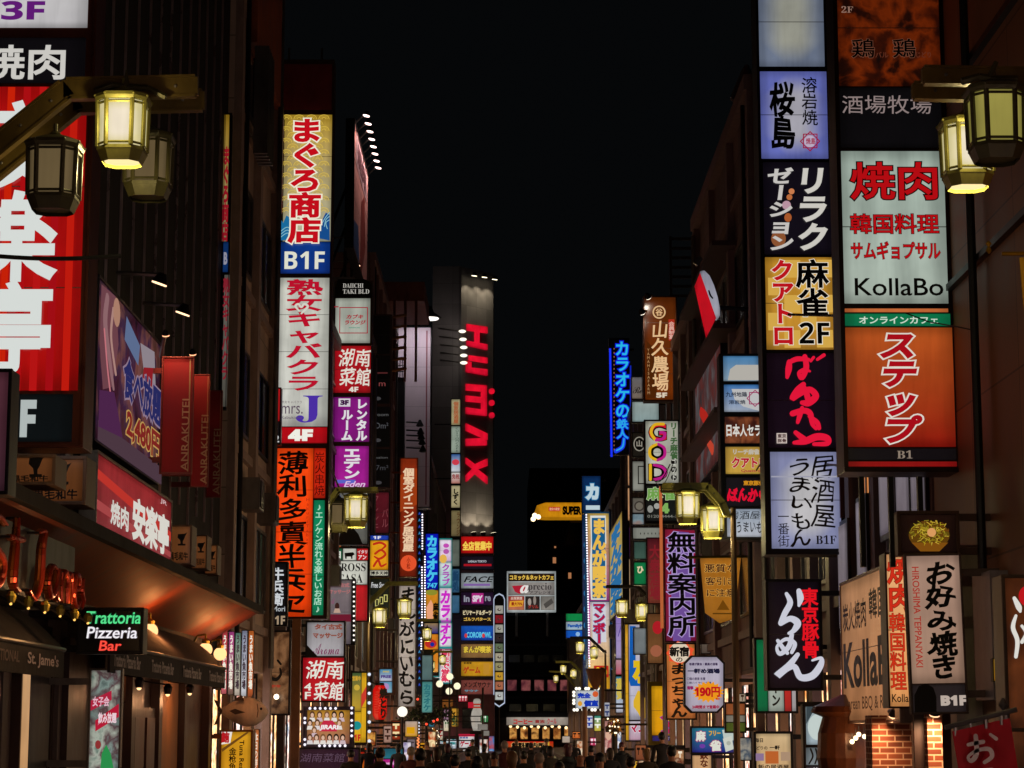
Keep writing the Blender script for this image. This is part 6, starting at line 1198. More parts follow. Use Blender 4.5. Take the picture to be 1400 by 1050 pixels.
# manga cafe tower
f = PF(112)
MG = LB('#c89a3c', '#b88a30')
t = sign('yellow and blue manga cafe tower sign with a running light edge', f, (800, 700, 834, 944), [
    ((803, 702, 833, 822), LB('#d8b45c', '#a8408c', 1.0), [G([(807, 705), (828, 705), (829, 742), (827, 752), (829, 760), (829, 820), (808, 820), (806, 780), (808, 740)], '#d8d8d0'), G([(809, 708), (827, 708), (828, 818), (810, 818)], '#1a5a84'), V('まんが喫茶', (810, 709, 828, 817), '#e6b84c', .06)]),
    ((804, 823, 834, 922), LB('#c8c0c4', '#e0b060', 1.0), [G([(810, 824), (828, 824), (829, 878), (810, 878)], '#ccccd4'), V('マンボー', (811, 824, 827, 880), '#b0143c', .06, ('#4a6aa8', .04)), R((804, 823, 807, 900), '#b84a98')]),
    ((804, 923, 834, 942), LB('#c89020', '#d89c18'), [R((812, 910, 832, 926), '#b8281c'), H('24h', (815, 912, 830, 922), '#e8b020', .05)])], cat='tower sign', depth=.5, frame=LB('#1a5a8a', '#1a4a7a', .5))
mb = MB()
for i in range(60): q = f.w(*f.uv(801.5 + i * .075, 704 + i * 3.5), .08); mb.ball(q, .045, E('#e8e4f0', 1.8), 6)
mb.build('light_strip', t)
f = PF(118)
sign('dark blue sign with large white kana left of the manga tower top', f, (795, 650, 822, 702), [(None, LB('#0c2c58', '#0a2448'), [H('カ', (800, 661, 819, 684), '#b8ccd4', .08, ('#1a6a9c', .05)), R((801, 691, 820, 697), '#b8ccd4')])], depth=.3)
sign('deep blue narrow sign face behind the running lights of the manga tower', PF(116), (796, 703, 804, 940), [(None, LB('#0c2a54', '#0a2444', .9), [O(800, 745 + i * 22, 2, 4, '#2a6a9c') for i in range(8)])], depth=.3)
b = PW(5.2, 107, 95, 11.4, 7.1)
sign('oblique yellow and blue manga sign along the wall right of the manga tower', b, (0, 0, 100, 100), [(None, LB('#c0a04c', '#c8b880', .85, 'y'), [V('まんが喫茶', (10, 4, 90, 96), '#2a6a9c', .07)])], name='wall_sign', depth=.2, br=False)
sign('lilac cherry pattern column sign behind the right lamp pair', PF(102), (841, 828, 854, 975), [((842, 829, 853, 900), LB('#8a6ac0', '#b0a0c8', .9), [S([(846, 835, 1), (850, 850, 1), (845, 870, 1)], '#4a3a8a')]), ((842, 902, 853, 922), LB('#c89aa8', '#b84a5c', .9), []), ((842, 925, 853, 974), LB('#3a8aa8', '#c8c8d8', .9), [V('激安', (843, 928, 852, 956), '#c8b04c', .08)])], depth=.3)
f = PF(88)
t = sign('blue outlined manga kana sign with yellow edge, large and low on the right', f, (854, 852, 886, 1014), [((855, 854, 859, 1012), LB('#c8901c', '#d8a020'), []), ((860, 854, 885, 984), LB('#c0bccc', '#b8b4c4', 1.0), [G([(861, 856), (869, 856), (869, 906), (885, 906), (885, 938), (862, 938), (860, 930)], '#1458a8'), V('ンボ', (866, 858, 890, 934), '#d8b41c', .08), G([(866, 958), (872, 944), (878, 946), (885, 943), (885, 982), (876, 982), (872, 974), (866, 966)], '#d8ac2c')]), ((860, 986, 885, 1012), LB('#c8c0cc', '#b08a9c', 1.0), [H('マン', (862, 988, 882, 1002), '#b01c44', .06, ('#e8e0e8', .04))])], depth=.35)
f = PF(76)
t = sign('yellow framed sign with red slanting kana and a blue B1 strip', f, (886, 932, 938, 1019), [((891, 938, 934, 1005), LB('#d89c10', '#d08c08', 1.0), [V('ーメン', (905, 944, 926, 1004), '#c01c4c', .08, ('#6a3a9c', .04), .15)]), ((892, 1006, 935, 1013), LB('#2c2468'), [H(sb('B1'), (909, 1007, 918, 1012), '#c8c8d8', .04)])], depth=.4, frame=D('#6a6020', .4, .6), rim=.07)
f = PF(52)
sign('blue mahjong board with white tiles and outlined characters', f, (944, 993, 1006, 1031), [(None, LB('#1c7a94', '#1c1c78', 1.0), [H('麻', (951, 999, 965, 1014), '#d8d8cc', .06, ('#9a1c64', .05)), H('雀', (970, 1012, 986, 1027), '#d8d8cc', .06, ('#9a1c64', .05)), H('フリー', (969, 999, 985, 1006), '#d8a01c', .05), G([(987, 998), (1002, 996), (1004, 1012), (990, 1014)], '#b8c4bc'), G([(988, 1010), (1000, 1006), (1003, 1024), (992, 1028)], '#c8ccc0'), O(996, 1016, 3, 3, '#a8acA0'), O(960, 1020, 4, 3, '#6a3a9c')])], cat='board', depth=.25)
sign('pale orange paper sign with brown kana at the bottom right of the crowd', PF(53), (945, 1031, 974, 1062), [(None, LB('#d8a878', '#c89868', .95), [V('鉄なべ', (957, 1027, 968, 1060), '#5a2818', .04)])], depth=.1)
sign('dim flag coloured panel behind the wooden post at lower right', PF(47), (991, 960, 1020, 1002), [((992, 962, 1019, 977), LB('#a85a30', None, .7), []), ((992, 978, 1019, 987), LB('#a8a090', None, .5), []), ((992, 988, 1019, 1000), LB('#5a6a24', None, .6), [])], depth=.15, cat='panel')
sign('convenience store sign, green over white over blue, beside the manga tower', PF(146), (773, 838, 800, 873), [((774, 839, 800, 849), LB('#0c8a48', '#0a7c40'), []), ((774, 850, 800, 861), LB('#a8bcc8', '#a0b8c8', .9), [H('FamilyMart', (776, 853, 806, 859), '#1450a0', .06)]), ((774, 862, 800, 872), LB('#0c5ac0', '#0c4cb0'), [O(790, 867, 3, 3, '#8ab0d8')])], depth=.4)
f = PF(100)
t = sign('blue and white private room board ringed by round bulbs', f, (783, 940, 822, 972), [((787, 944, 819, 969), LB('#c0c8cc', '#b8c0c8', 1.0), [H('完全', (789, 947, 808, 955), '#1434a8', .07), H('個室', (798, 957, 818, 966), '#1434a8', .07), O(814, 949, 4, 4, '#d05a2c'), O(793, 962, 3, 3.5, '#d8982c')])], cat='board', depth=.25)
bulbs(t, f, [(x, 941.5) for x in (788, 792, 801, 804.5, 813.5, 817.5)] + [(x, 970.5) for x in (785, 789, 797, 801, 809.5, 813.5, 822)] + [(784.5, y) for y in (946.5, 951, 957.5, 961.5)], .075, '#f0e8d8', 1.6)
t = thing('pole_stand', 'thick brown funnel topped pole by the private room board', 'pole', (P(803, 960, Y=99).x, 99, 0)); a = P(800, 972, Y=99); mb = MB(); mb.bar((a.x, 99.6, .12), (a.x, 99.6, a.z + .2), .12, D('#6a4a36', .4, .4)); mb.build('pole', t)
a = P(815, 915, Y=98); mb = MB(); mb.lathe([(.1, -.9), (.3, -.5), (.45, 0), (.4, .05)], (a.x, 98.6, a.z), D('#6a3c1c', .5), 10, 1, .6); mb.build('funnel', t); mb = MB(); mb.bar((a.x + .3, 98.6, .12), (a.x + .3, 98.6, a.z + .1), .09, D('#5a3c2c', .4)); mb.build('post', t)

for (Y, r, bg, items, lb) in (
    (80, (826, 985, 838, 1030), PH('#d88a80', '#e0b0a0', '#a84a50', '#f0d0c0', sc=2, k=.8), [O(832, 1005, 4, 7, '#d8a890'), G([(827, 994), (832, 990), (837, 995), (836, 1001), (828, 1001)], '#2a1a18')], 'pink poster column with a face right of the private room board'),
    (92, (812, 978, 822, 1000), LB('#2a9a8a', '#d8c040', .9), [V('薬局', (813, 981, 821, 997), '#f0f0e0', .04)], 'small teal and yellow upright sign under the private room board'),
    (95, (826, 960, 834, 982), LB('#c8c8d0', '#9a9aa8', .8), [V('地下', (827, 962, 833, 980), '#2a3a6a', .04)], 'small pale upright sign below the manga tower'),
    (70, (938, 1002, 944, 1040), LB('#b87a50', '#8a5a3a', .8), [V('営業中', (939, 1005, 943, 1036), '#3a1c10', .03)], 'thin tan upright sign left of the blue mahjong board'),
    (66, (868, 1018, 884, 1040), LB('#a8603c', '#7a4028', .8), [H('焼肉', (870, 1022, 882, 1032), '#2a1008', .03)], 'brown sign right of the tinsel pole at the bottom'),
    (64, (893, 1022, 911, 1042), PH('#8a5a3a', '#c89a70', '#5a3420', '#e0c090', sc=2.5, k=.8), [], 'warm lit menu case under the yellow framed sign'),
    (62, (916, 1024, 936, 1046), PH('#9a4a30', '#d8a070', '#6a2c1c', '#e8c8a0', sc=2.5, k=.8), [H('定食', (918, 1027, 934, 1036), '#f0e0c8', .03)], 'reddish lit menu case right of the warm menu case'),
    (58, (958, 880, 972, 894), LB('#7a6a5c', '#5a4c44', .6), [], 'small dull taupe plate above the price sign'),
    (45, (1004, 948, 1020, 960), LB('#b8a48c', None, .7), [H('喫茶', (1006, 950, 1018, 958), '#3a2418', .02)], 'small cream plate beside the brown lamp post'),
    (44, (1008, 1008, 1028, 1040), PH('#7a8a8a', '#b8b0a0', '#4a5a6a', '#d0c8b0', sc=3, k=.7), [], 'grey green poster left of the warm lit menu board')):
    sign(lb, PF(Y), r, [(None, bg, marks(items))], cat='shop sign', depth=.2, group='small shop signs on the right pavement')

for (Y, r, bg, items, lb) in (
    (125, (800, 978, 811, 996), LB('#e0e0e8', '#b8b8c8', 1.0), [V('無料', (801, 980, 810, 994), '#1c3a9a', .05)], 'tiny white sign with blue characters under the private room board'),
    (150, (782, 1000, 796, 1010), LB('#d87a3c', '#c05a20', 1.0), [H('牛丼', (783, 1002, 795, 1008), '#2a0c04', .05)], 'tiny orange sign right of the coffee fascia'),
    (160, (768, 1006, 780, 1016), LB('#c8b8a8', '#a89484', .9), [], 'tiny plain beige lightbox right of the free guide fascia'),
    (105, (846, 1018, 856, 1036), LB('#3aa0b8', '#2a7a90', .9), [V('歯科', (847, 1020, 855, 1034), '#f0f4f4', .05)], 'tiny teal upright sign left of the manga kana sign'),
    (140, (806, 1008, 818, 1020), LB('#d03a6a', '#a82a50', 1.0), [H('写真', (807, 1010, 817, 1018), '#f8e0e8', .05)], 'tiny pink sign left of the pink poster column'),
    (84, (862, 1040, 876, 1052), LB('#e8b83c', '#c8941c', 1.0), [H('酒場', (863, 1042, 875, 1050), '#5a140c', .05)], 'tiny golden sign low behind the crowd on the right')):
    sign(lb, PF(Y), r, [(None, bg, marks(items))], cat='shop sign', depth=.2, group='small shop signs on the right pavement')

for i, (Y, r, cs, lb) in enumerate((
    (120, (788, 1012, 802, 1034), ('#f0c080', '#b8602c', '#fff0d0', '#8a3a1c'), 'golden lit display case right of the coffee shop'),
    (98, (838, 1000, 850, 1026), ('#e8e8f0', '#6a8ac0', '#f8f8f8', '#c04a6a'), 'white and blue lit display case left of the manga kana sign'),
    (72, (872, 1020, 890, 1046), ('#d8702c', '#f0c070', '#8a3414', '#f8e8c0'), 'orange lit display case below the manga kana sign'),
    (60, (1004, 968, 1022, 992), ('#c87848', '#f0d0a0', '#7a3a20', '#e8b080'), 'warm tan lit display case right of the brown lamp post'),
    (56, (1022, 978, 1034, 1002), ('#b8c8c0', '#5a8a80', '#e8f0e8', '#8a5a4a'), 'pale green lit display case below the Italian flag sign'))):
    sign(lb, PF(Y), r, [(None, PH(*cs, sc=2.2, k=.95), [])], cat='display case', name='display_case', depth=.3, group='lit display cases along the street')
# ------------------------------------------------------------------ street lamps with hanging lanterns
OL = D('#8a8440', .42, .4, .3, 6); DK = D('#4a4528', .45, .4, .3, 6)
LIT = {}
def lantern(root, px, py, Y, lit, sc=1.0, rod=None, warm='#e8cfae'):
    """an octagonal lantern, px,py at the middle of its panes"""
    c = P(px, py, Y=Y); s = sc
    fr = OL if lit else DK  # frame paint lighter where lit: the lamp's glow put into its colour
    hw, ch, hh = .2 * s, .09 * s, .21 * s
    def ring(k, z): 
        a, b = hw * k, (hw - ch) * k
        return [(c.x + x, c.y + y, c.z + z) for x, y in ((-b, -a), (b, -a), (a, -b), (a, b), (b, a), (-b, a), (-a, b), (-a, -b))]
    def loft(mb, rs, m, cap=True):
        vs = [p for r in rs for p in r]; fs = []
        for k in range(len(rs) - 1):
            for i in range(8): j = (i + 1) % 8; fs.append((k * 8 + i, k * 8 + j, k * 8 + 8 + j, k * 8 + 8 + i))
        if cap: fs += [tuple(range(8))[::-1], tuple(range(len(rs) * 8 - 8, len(rs) * 8))]
        mb.add(vs, fs, m)
    mb = MB()
    loft(mb, [ring(1.12, hh), ring(1.18, hh + .03 * s), ring(1.16, hh + .06 * s), ring(.5, hh + .12 * s), ring(.2, hh + .13 * s)], fr)
    loft(mb, [ring(1.04, -hh - .03 * s), ring(1.04, -hh)], fr)
    loft(mb, [ring(.82, -hh - .13 * s), ring(1.02, -hh - .03 * s)], fr, False)
    r0, r1 = ring(1.0, -hh), ring(1.04, hh)
    for i in range(8): mb.bar(r0[i], r1[i], .022 * s, fr, 6)
    for i in range(8):                               # cross bars and bolts
        j = (i + 1) % 8
        for t_ in (.06, .94):
            A = Vector(r0[i]).lerp(Vector(r1[i]), t_); B = Vector(r0[j]).lerp(Vector(r1[j]), t_); mb.bar(A, B, .012 * s, fr, 5)
    for q in ring(1.16, hh + .045 * s): mb.ball(q, .014 * s, fr, 6)
    mb.lathe([(.05 * s, 0), (.06 * s, .02 * s), (.025 * s, .05 * s)], (c.x, c.y, c.z + hh + .12 * s), fr, 10)
    mb.bar((c.x, c.y, c.z + hh + .1 * s), (c.x, c.y, c.z + (rod if rod else hh + .3 * s)), .02 * s, fr)
    o = mb.build('lantern', root)
    mb = MB(); q0, q1 = ring(.955, -hh), ring(.99, hh); vs = q0 + q1
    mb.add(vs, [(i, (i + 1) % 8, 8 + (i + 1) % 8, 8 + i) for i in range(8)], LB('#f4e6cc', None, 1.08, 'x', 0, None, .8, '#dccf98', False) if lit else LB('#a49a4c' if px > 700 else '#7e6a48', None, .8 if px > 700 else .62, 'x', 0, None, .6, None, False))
    mb.build('pane', o)
    mb = MB(); g = ring(.8, -hh - .1 * s); mb.add(g, [tuple(range(8))], E('#f0d89a', 1.3) if lit else D('#5a5430', .4)); mb.build('bottom_glass', o)
    if lit:
        l = bpy.data.lights.new('lantern_light', 'POINT'); l.energy = (40 if Y < 30 else 50) * s; l.color = (1, .82, .38); l.shadow_soft_size = .05
        k = bpy.data.objects.new('lantern_glow', l); COL.objects.link(k); k.parent = root; k.location = c + Vector((0, 0, -hh - .2 * s)) - wloc(root)
        l = bpy.data.lights.new('lantern_light', 'POINT'); l.energy = 9 * s; l.color = (1, .82, .38); l.shadow_soft_size = .05  # second light in front, added to brighten the lantern frame
        k = bpy.data.objects.new('lantern_glow', l); COL.objects.link(k); k.parent = root; k.location = c + Vector((0, -.42 * s, .02)) - wloc(root)
def lamp(label, Y, polex, arm, lanterns, th=.05, m=None, sc=1.0, top=None, group=None):
    m = m or OL
    root = thing('street_lamp', label, 'street lamp', (polex, Y, 0), group)
    mb = MB(); zt = top or P(arm[-1][0], arm[-1][1], Y=Y).z
    pm = D('#5a4630', .45, .3, .3, 5); mb.bar((polex, Y, .12), (polex, Y, zt + .15), .07, pm, 10, .055); mb.lathe([(.16, 0), (.14, .5), (.08, .7)], (polex, Y, .12), pm, 10); mb.build('post', root)
    mb = MB()
    for dy in (-.22, .22):
        pts = [P(x, y, Y=Y) + Vector((0, dy, 0)) for x, y in arm]
        for a, b in zip(pts, pts[1:]):
            if Y < 50:
                for k in range(int((b - a).length / .35)): q = a.lerp(b, (k + .5) * .35 / (b - a).length); mb.ball(q + Vector((0, -.036, 0)), .016, STEEL, 6)
                dd = (b - a).normalized(); w_ = dd.cross(Vector((0, 1, 0))).normalized() * (th + .008); mb.bar(a + w_, b + w_, 0, m, sq=(.05, .012)); mb.bar(a - w_, b - w_, 0, m, sq=(.05, .012))
            d = (b - a).normalized(); mb.bar(a - d * th * .3, b + d * th * .3, 0, m, sq=(.035, th))
    p0 = P(*arm[-1], Y=Y)
    mb.bar(p0 + Vector((0, -.22, 0)), p0 + Vector((0, .22, 0)), .03, m)
    mb.bar(p0, (polex, Y, p0.z), .04, m)
    mb.build('arm', root)
    for (px, py, dY, lit) in lanterns: lantern(root, px, py, Y + dY, lit, sc, rod=.2 * sc + .25 * sc)
    return root
W1 = D('#6a5628', .4, .35, .3, 5)
t = lamp('nearest left street lamp, lit lantern in front of two dim ones', 19, -5.4, [(272, 128), (98, 132), (-30, 236), (-140, 236)], [(168, 174, -.3, True), (74, 238, -.75, False), (203, 224, .8, False)], .082, W1, 1.0)
mb = MB(); p = P(172, 125, Y=18.7); mb.path([p + Vector((-.28, 0, 0)), p + Vector((-.12, 0, .06)), p + Vector((.02, 0, .04)), p + Vector((.2, 0, .03)), p + Vector((.36, 0, -.05))], .03, DK); mb.bar(p + Vector((0, 0, .02)), p + Vector((0, 0, .2)), .035, DK, 8, .008); mb.build('finial', t)
t = lamp('nearest right street lamp, dim lantern in front of a lit one', 17.3, 5.0, [(1256, 114), (1470, 118), (1560, 118)], [(1361, 166, -.7, False), (1322, 207, .9, True)], .058, W1, .98)
mb = MB(); p = P(1356, 108, Y=16.5); mb.path([p + Vector((-.24, 0, -.02)), p + Vector((-.1, 0, .02)), p + Vector((.02, 0, .0)), p + Vector((.2, 0, 0))], .03, DK); mb.bar(p + Vector((-.04, 0, -.05)), p + Vector((.04, 0, .14)), .03, DK, 8, .02); mb.build('finial', t)
lamp('second left street lamp with two lanterns in front of the woman photo sign', 58, P(447, 760, Y=58).x, [(516, 670), (462, 670), (448, 690)], [(487, 697, -.2, True), (462, 704, .7, False)], .055, sc=1.4)
lamp('second right street lamp with two lit lanterns below the mahjong panel', 41, P(1004, 800, Y=41).x, [(905, 667), (966, 667), (986, 690), (992, 705)], [(940, 692, -.2, True), (974, 712, .4, True)], .05)
lamp('third left street lamp with two small lit lanterns by the black arrow sign', 80, P(503, 900, Y=80).x, [(570, 798), (531, 798), (487, 842)], [(553, 831, 0, True), (519, 843, -1, True)], .07, sc=1.15)
lamp('third right street lamp with two lit lanterns over the lilac column sign', 78, P(905, 900, Y=78).x, [(829, 802), (871, 802), (900, 830)], [(850, 831, 0, True), (877, 836, .8, True)], .05, D('#2e2a20', .4, .5), 1.0)
lamp('fourth left street lamp before the orange disc column sign', 110, P(548, 900, Y=110).x, [(598, 848), (570, 848), (546, 868)], [(584, 867, 0, True), (561, 877, 1, True)], .06, sc=1.05)
lamp('fourth right street lamp in front of the manga tower foot', 106, P(828, 960, Y=106).x, [(780, 872), (806, 872), (828, 893)], [(793, 885, 0, True), (812, 892, 1, True)], .06, D('#231f1a', .4, .5), .95)
lamp('fifth left street lamp, farther down beside the yellow game sign', 140, P(578, 960, Y=140).x, [(618, 891), (596, 891), (578, 906)], [(605, 902, 0, True), (590, 910, 1, True)], .07, sc=1.0)
lamp('fifth right street lamp with two lit lanterns before the dark office block', 150, P(794, 960, Y=150).x, [(760, 905), (781, 905), (794, 918)], [(770, 915, 0, True), (784, 921, 1, True)], .07, sc=1.0)
lamp('sixth right street lamp, farthest, with one small lit lantern', 178, P(786, 960, Y=178).x, [(751, 918), (770, 919), (786, 938)], [(760, 928, 0, True)], .07, sc=.95)
for i, (x, y, lb) in enumerate(((615, 925, 'upper round globe lamp on the thin black pole'), (601, 935, 'left globe lamp beside the flared yellow light'), (625, 938, 'right globe lamp before the sauna strip sign'), (614, 945, 'lowest globe lamp on the thin black pole'))):
    p = P(x, y, Y=125 + i * .4); t = thing('street_globe', lb, 'globe lamp', (p.x, p.y, 0), 'globe lamps on the left'); mb = MB(); mb.ball(p, .2, E('#f0e4c0', 1.3), 12); mb.build('globe', t, True); mb = MB(); mb.bar((p.x, p.y, .12), (p.x, p.y, p.z - .18), .04, KB, 6); mb.build('post', t)
# signal heads and plates on the poles near the street end
t = thing('sign_post', 'thin pole with two pale road plates left of the pill directory', 'sign post', (P(660, 1000, Y=150).x, 150, 0)); p = P(660, 1000, Y=150)
mb = MB(); mb.bar((p.x, 150, 0), (p.x, 150, P(660, 940, Y=150).z), .07, K); mb.build('post', t); f = PF(149.8)
for r in ((653, 990, 667, 998), (661, 999, 669, 1006)): mb = MB(); u0, v0, u1, v1 = f.rect(r); pbox(mb, f, u0, u1, v0, v1, 0, .05, LB('#8a847c', None, .75)); mb.build('plate', t)
# tinsel decorations on poles
GOLD = D('#c09a48', .22, 1, .3, 9)
rng = random.Random(11)
for (x, y, Y, h, lb) in ((840, 992, 70, 20, 'gold tinsel decoration on the dark pole right of the private room board'), (595, 1008, 118, 26, 'gold tinsel decoration with small lights on the left pavement')):
    c = P(x, y, Y=Y); t = thing('tinsel_decoration', lb, 'decoration', (c.x, Y, 0)); mb = MB(); k = h * Y / F_PX / 2
    for i in range(90):
        a = rng.uniform(0, 6.28); z = rng.uniform(-k, k); r_ = .22 * (1 - abs(z / k) ** 2 * .6); q = Vector((c.x + r_ * math.cos(a), Y + r_ * math.sin(a), c.z + z)); mb.bar(q, q + Vector((rng.uniform(-.1, .1), rng.uniform(-.1, .1), rng.uniform(-.16, .02))), .022, GOLD, 4, .004)
    mb.build('tinsel', t); mb = MB(); mb.bar((c.x, Y, .0), (c.x, Y, c.z), .1, KB); mb.build('pole', t)
    mb = MB()
    for i in range(10): mb.ball((c.x + rng.uniform(-.25, .25), Y - .2, c.z + rng.uniform(-k, k)), .03, E('#ffe8c0', 2), 6)
    mb.build('bulb', t)
t = thing('light_string', 'vertical string of small warm lights on the left pavement', 'light string', (P(571, 1000, Y=100).x, 100, 0)); mb = MB(); p = P(571, 985, Y=100)
for i in range(28): q = P(571 + (i % 2) * 1.4, 986 + i * 2.2, Y=100); mb.ball(q, .04, E('#ff8a50' if i > 8 else '#e8f0ff', 1.8), 6)
mb.build('bulb', t); mb = MB(); mb.bar((p.x, 100.1, 0), (p.x, 100.1, p.z), .03, K); mb.build('pole', t)
# street tree crown on the left, dark, with red lights
t = thing('street_tree', 'small dark street tree with red lights before the hand-drawn kana sign', 'tree', (P(583, 1000, Y=104).x, 104, 0))
c = P(583, 982, Y=104); mb = MB(); mb.bar((c.x, 104, .1), c, .1, D('#2a1e14', .8), 8, .05)
for a in range(6): mb.bar(c, c + Vector((.8 * math.cos(a * 1.05), .8 * math.sin(a * 1.05), .25)), .04, D('#2a1e14', .8), 5, .01)
mb.build('trunk', t); mb = MB(); LF = [D('#24361a', .6, 0, .3, 9), D('#3a4a1e', .6, 0, .3, 9), D('#1a2814', .6, 0, .3, 9)]
for i in range(900):
    v = Vector((rng.gauss(0, .45), rng.gauss(0, .45), rng.gauss(0, .22))); q = c + Vector((v.x * 1.25, v.y, v.z + .15)); a = Vector((rng.uniform(-1, 1), rng.uniform(-1, 1), rng.uniform(-1, 1))).normalized() * .09; b = a.cross(Vector((rng.uniform(-1, 1), rng.uniform(-1, 1), .3))).normalized() * .05
    mb.add([q - a, q + b, q + a, q - b], [(0, 1, 2, 3)], LF[i % 3])
mb.build('crown', t); mb = MB()
for (x, y) in ((583, 990), (593, 986), (598, 984), (571, 956)): mb.ball(P(x, y, Y=103), .06, E('#ff4a30', 1.6), 8)
mb.build('bulb', t)
# overhead cables
for i, (pts, lb) in enumerate((([(-20, 349, 20), (165, 350, 20)], 'black cable crossing in front of the red striped tower sign'), ([(1078, 430, 33), (1420, 428, 24)], 'black cable crossing in front of the white barbecue panel'))):
    a, b = [P(x, y, Y=Y) for x, y, Y in pts]; t = thing('cable', lb, 'cable', a); mb = MB(); n = 10
    q = [a.lerp(b, k / n) - Vector((0, 0, .03 * math.sin(math.pi * k / n))) for k in range(n + 1)]; mb.path(q, .022, KB, 6); mb.build('wire', t)
    if i: mb = MB(); mb.path([P(1238, 428, Y=25.6), P(1270, 440, Y=25.4), P(1310, 447, Y=25), P(1380, 462, Y=24.4)], .008, KB, 5); mb.build('slack_wire', t)
t = thing('flag_rod', 'gold tipped horizontal rod with an ochre cloth at the right edge', 'flag rod', P(1440, 346, Y=20)); mb = MB(); a = P(1352, 347, Y=20); b = P(1500, 345, Y=20); mb.bar(a + Vector((.12, 0, 0)), b, .02, D('#a87c1c', .35, .8)); mb.lathe([(.004, -.0), (.03, .03), (.012, .07), (.03, .1), (.015, .12)], a, D('#a87c1c', .35, .8), 8); mb.build('rod', t)
mb = MB(); vs = [P(1394, 352, Y=20), P(1490, 352, Y=20), P(1490, 600, Y=20), P(1402, 445, Y=20)]; mb.add(vs + [v + Vector((0, .02, 0)) for v in vs], [(0, 1, 2, 3), (7, 6, 5, 4), (0, 3, 7, 4)], D('#a8780c', .8)); mb.build('cloth', t)

for (a, b, sag, lb) in (((-4.8, 54, 9.5), (-4.6, 69, 8.9), .6, 'black cable from the tuna tower to the rounded sign tower'), ((5.1, 36, 7.6), (4.9, 60.5, 7.4), .7, 'black cable from the black tower sign to the red banner sign'), ((4.7, 61, 9.3), (4.6, 68.9, 10.0), .4, 'black cable from the red banner sign to the farm tower'), ((5.3, 26.4, 5.9), (5.2, 34.6, 6.1), .3, 'black cable between the two big tower signs on the right')):
    A, B = Vector(a), Vector(b); t = thing('cable', lb, 'cable', A); mb = MB(); q = [A.lerp(B, k / 14) - Vector((0, 0, sag * math.sin(math.pi * k / 14))) for k in range(15)]; mb.path(q, .018, KB, 5); q = [v + Vector((.08, 0, -.12 * math.sin(math.pi * k / 14))) for k, v in enumerate(q)]; mb.path(q, .012, KB, 5); mb.build('wire', t)
# roofline shapes on the right
t = thing('roof_bracket', 'slanting lamp bracket on the roof edge left of the black tower sign', 'bracket', P(1014, 150, Y=48.5)); mb = MB()
for (a, b, r) in (((1003, 135), (1020, 95), .09), ((1000, 134), (1032, 165), .05), ((1012, 120), (1030, 138), .04)): mb.bar(P(*a, Y=48.5), P(*b, Y=48.5), r, D('#6a5a5c', .5, .4))
q = P(1030, 160, Y=48.5); mb.bar(q, (5.6, 48.5, 16.1), .06, D('#5a3a3c', .5)); mb.build('frame', t); mb = MB(); p = P(1021, 96, Y=48.5); mb.lathe([(.25, -.35), (.05, .12)], p, D('#5a3a4a', .5), 8); mb.build('hood', t)
t = thing('rooftop_louvre', 'faint dark louvred rooftop frame behind the red and white blade sign', 'rooftop frame', P(935, 400, Y=75)); mb = MB()
for k in range(7): a = P(918, 326 + 13 * k, Y=75); b = P(951, 326 + 13 * k, Y=75); mb.box(a.x, b.x, 75, 75.1, a.z - .05, a.z + .04, D('#2a2024', .6))
for x in (918, 951): a = P(x, 410, Y=75); b = P(x, 322, Y=75); mb.box(a.x - .04, a.x + .04, 75.1, 75.2, 13, b.z, D('#2a2024', .6))
mb.build('frame', t)

# ------------------------------------------------------------------ people
def skinned(name, pts, edges, rad, root, mats, pick, parent, sub=1):
    me = bpy.data.meshes.new(name); me.from_pydata(pts, edges, [])
    o = bpy.data.objects.new('t', me); COL.objects.link(o)
    sk = o.modifiers.new('skin', 'SKIN'); sk.use_smooth_shade = True
    for i, v in enumerate(me.skin_vertices[0].data): v.radius = rad[i] if isinstance(rad[i], tuple) else (rad[i], rad[i]); v.use_root = (i == root)
    s = o.modifiers.new('sub', 'SUBSURF'); s.levels = sub; s.render_levels = sub
    bpy.context.view_layer.update()
    m2 = bpy.data.meshes.new_from_object(o.evaluated_get(bpy.context.evaluated_depsgraph_get()))
    bpy.data.objects.remove(o); bpy.data.meshes.remove(me)
    m2.name = name
    for m in mats: m2.materials.append(m)
    for p in m2.polygons: p.material_index = pick(p.center); p.use_smooth = True
    r = bpy.data.objects.new(name, m2); COL.objects.link(r); r.parent = parent
    return r
SKIN = D('#b88468', .55, 0, .1); SHOE = D('#181414', .5)
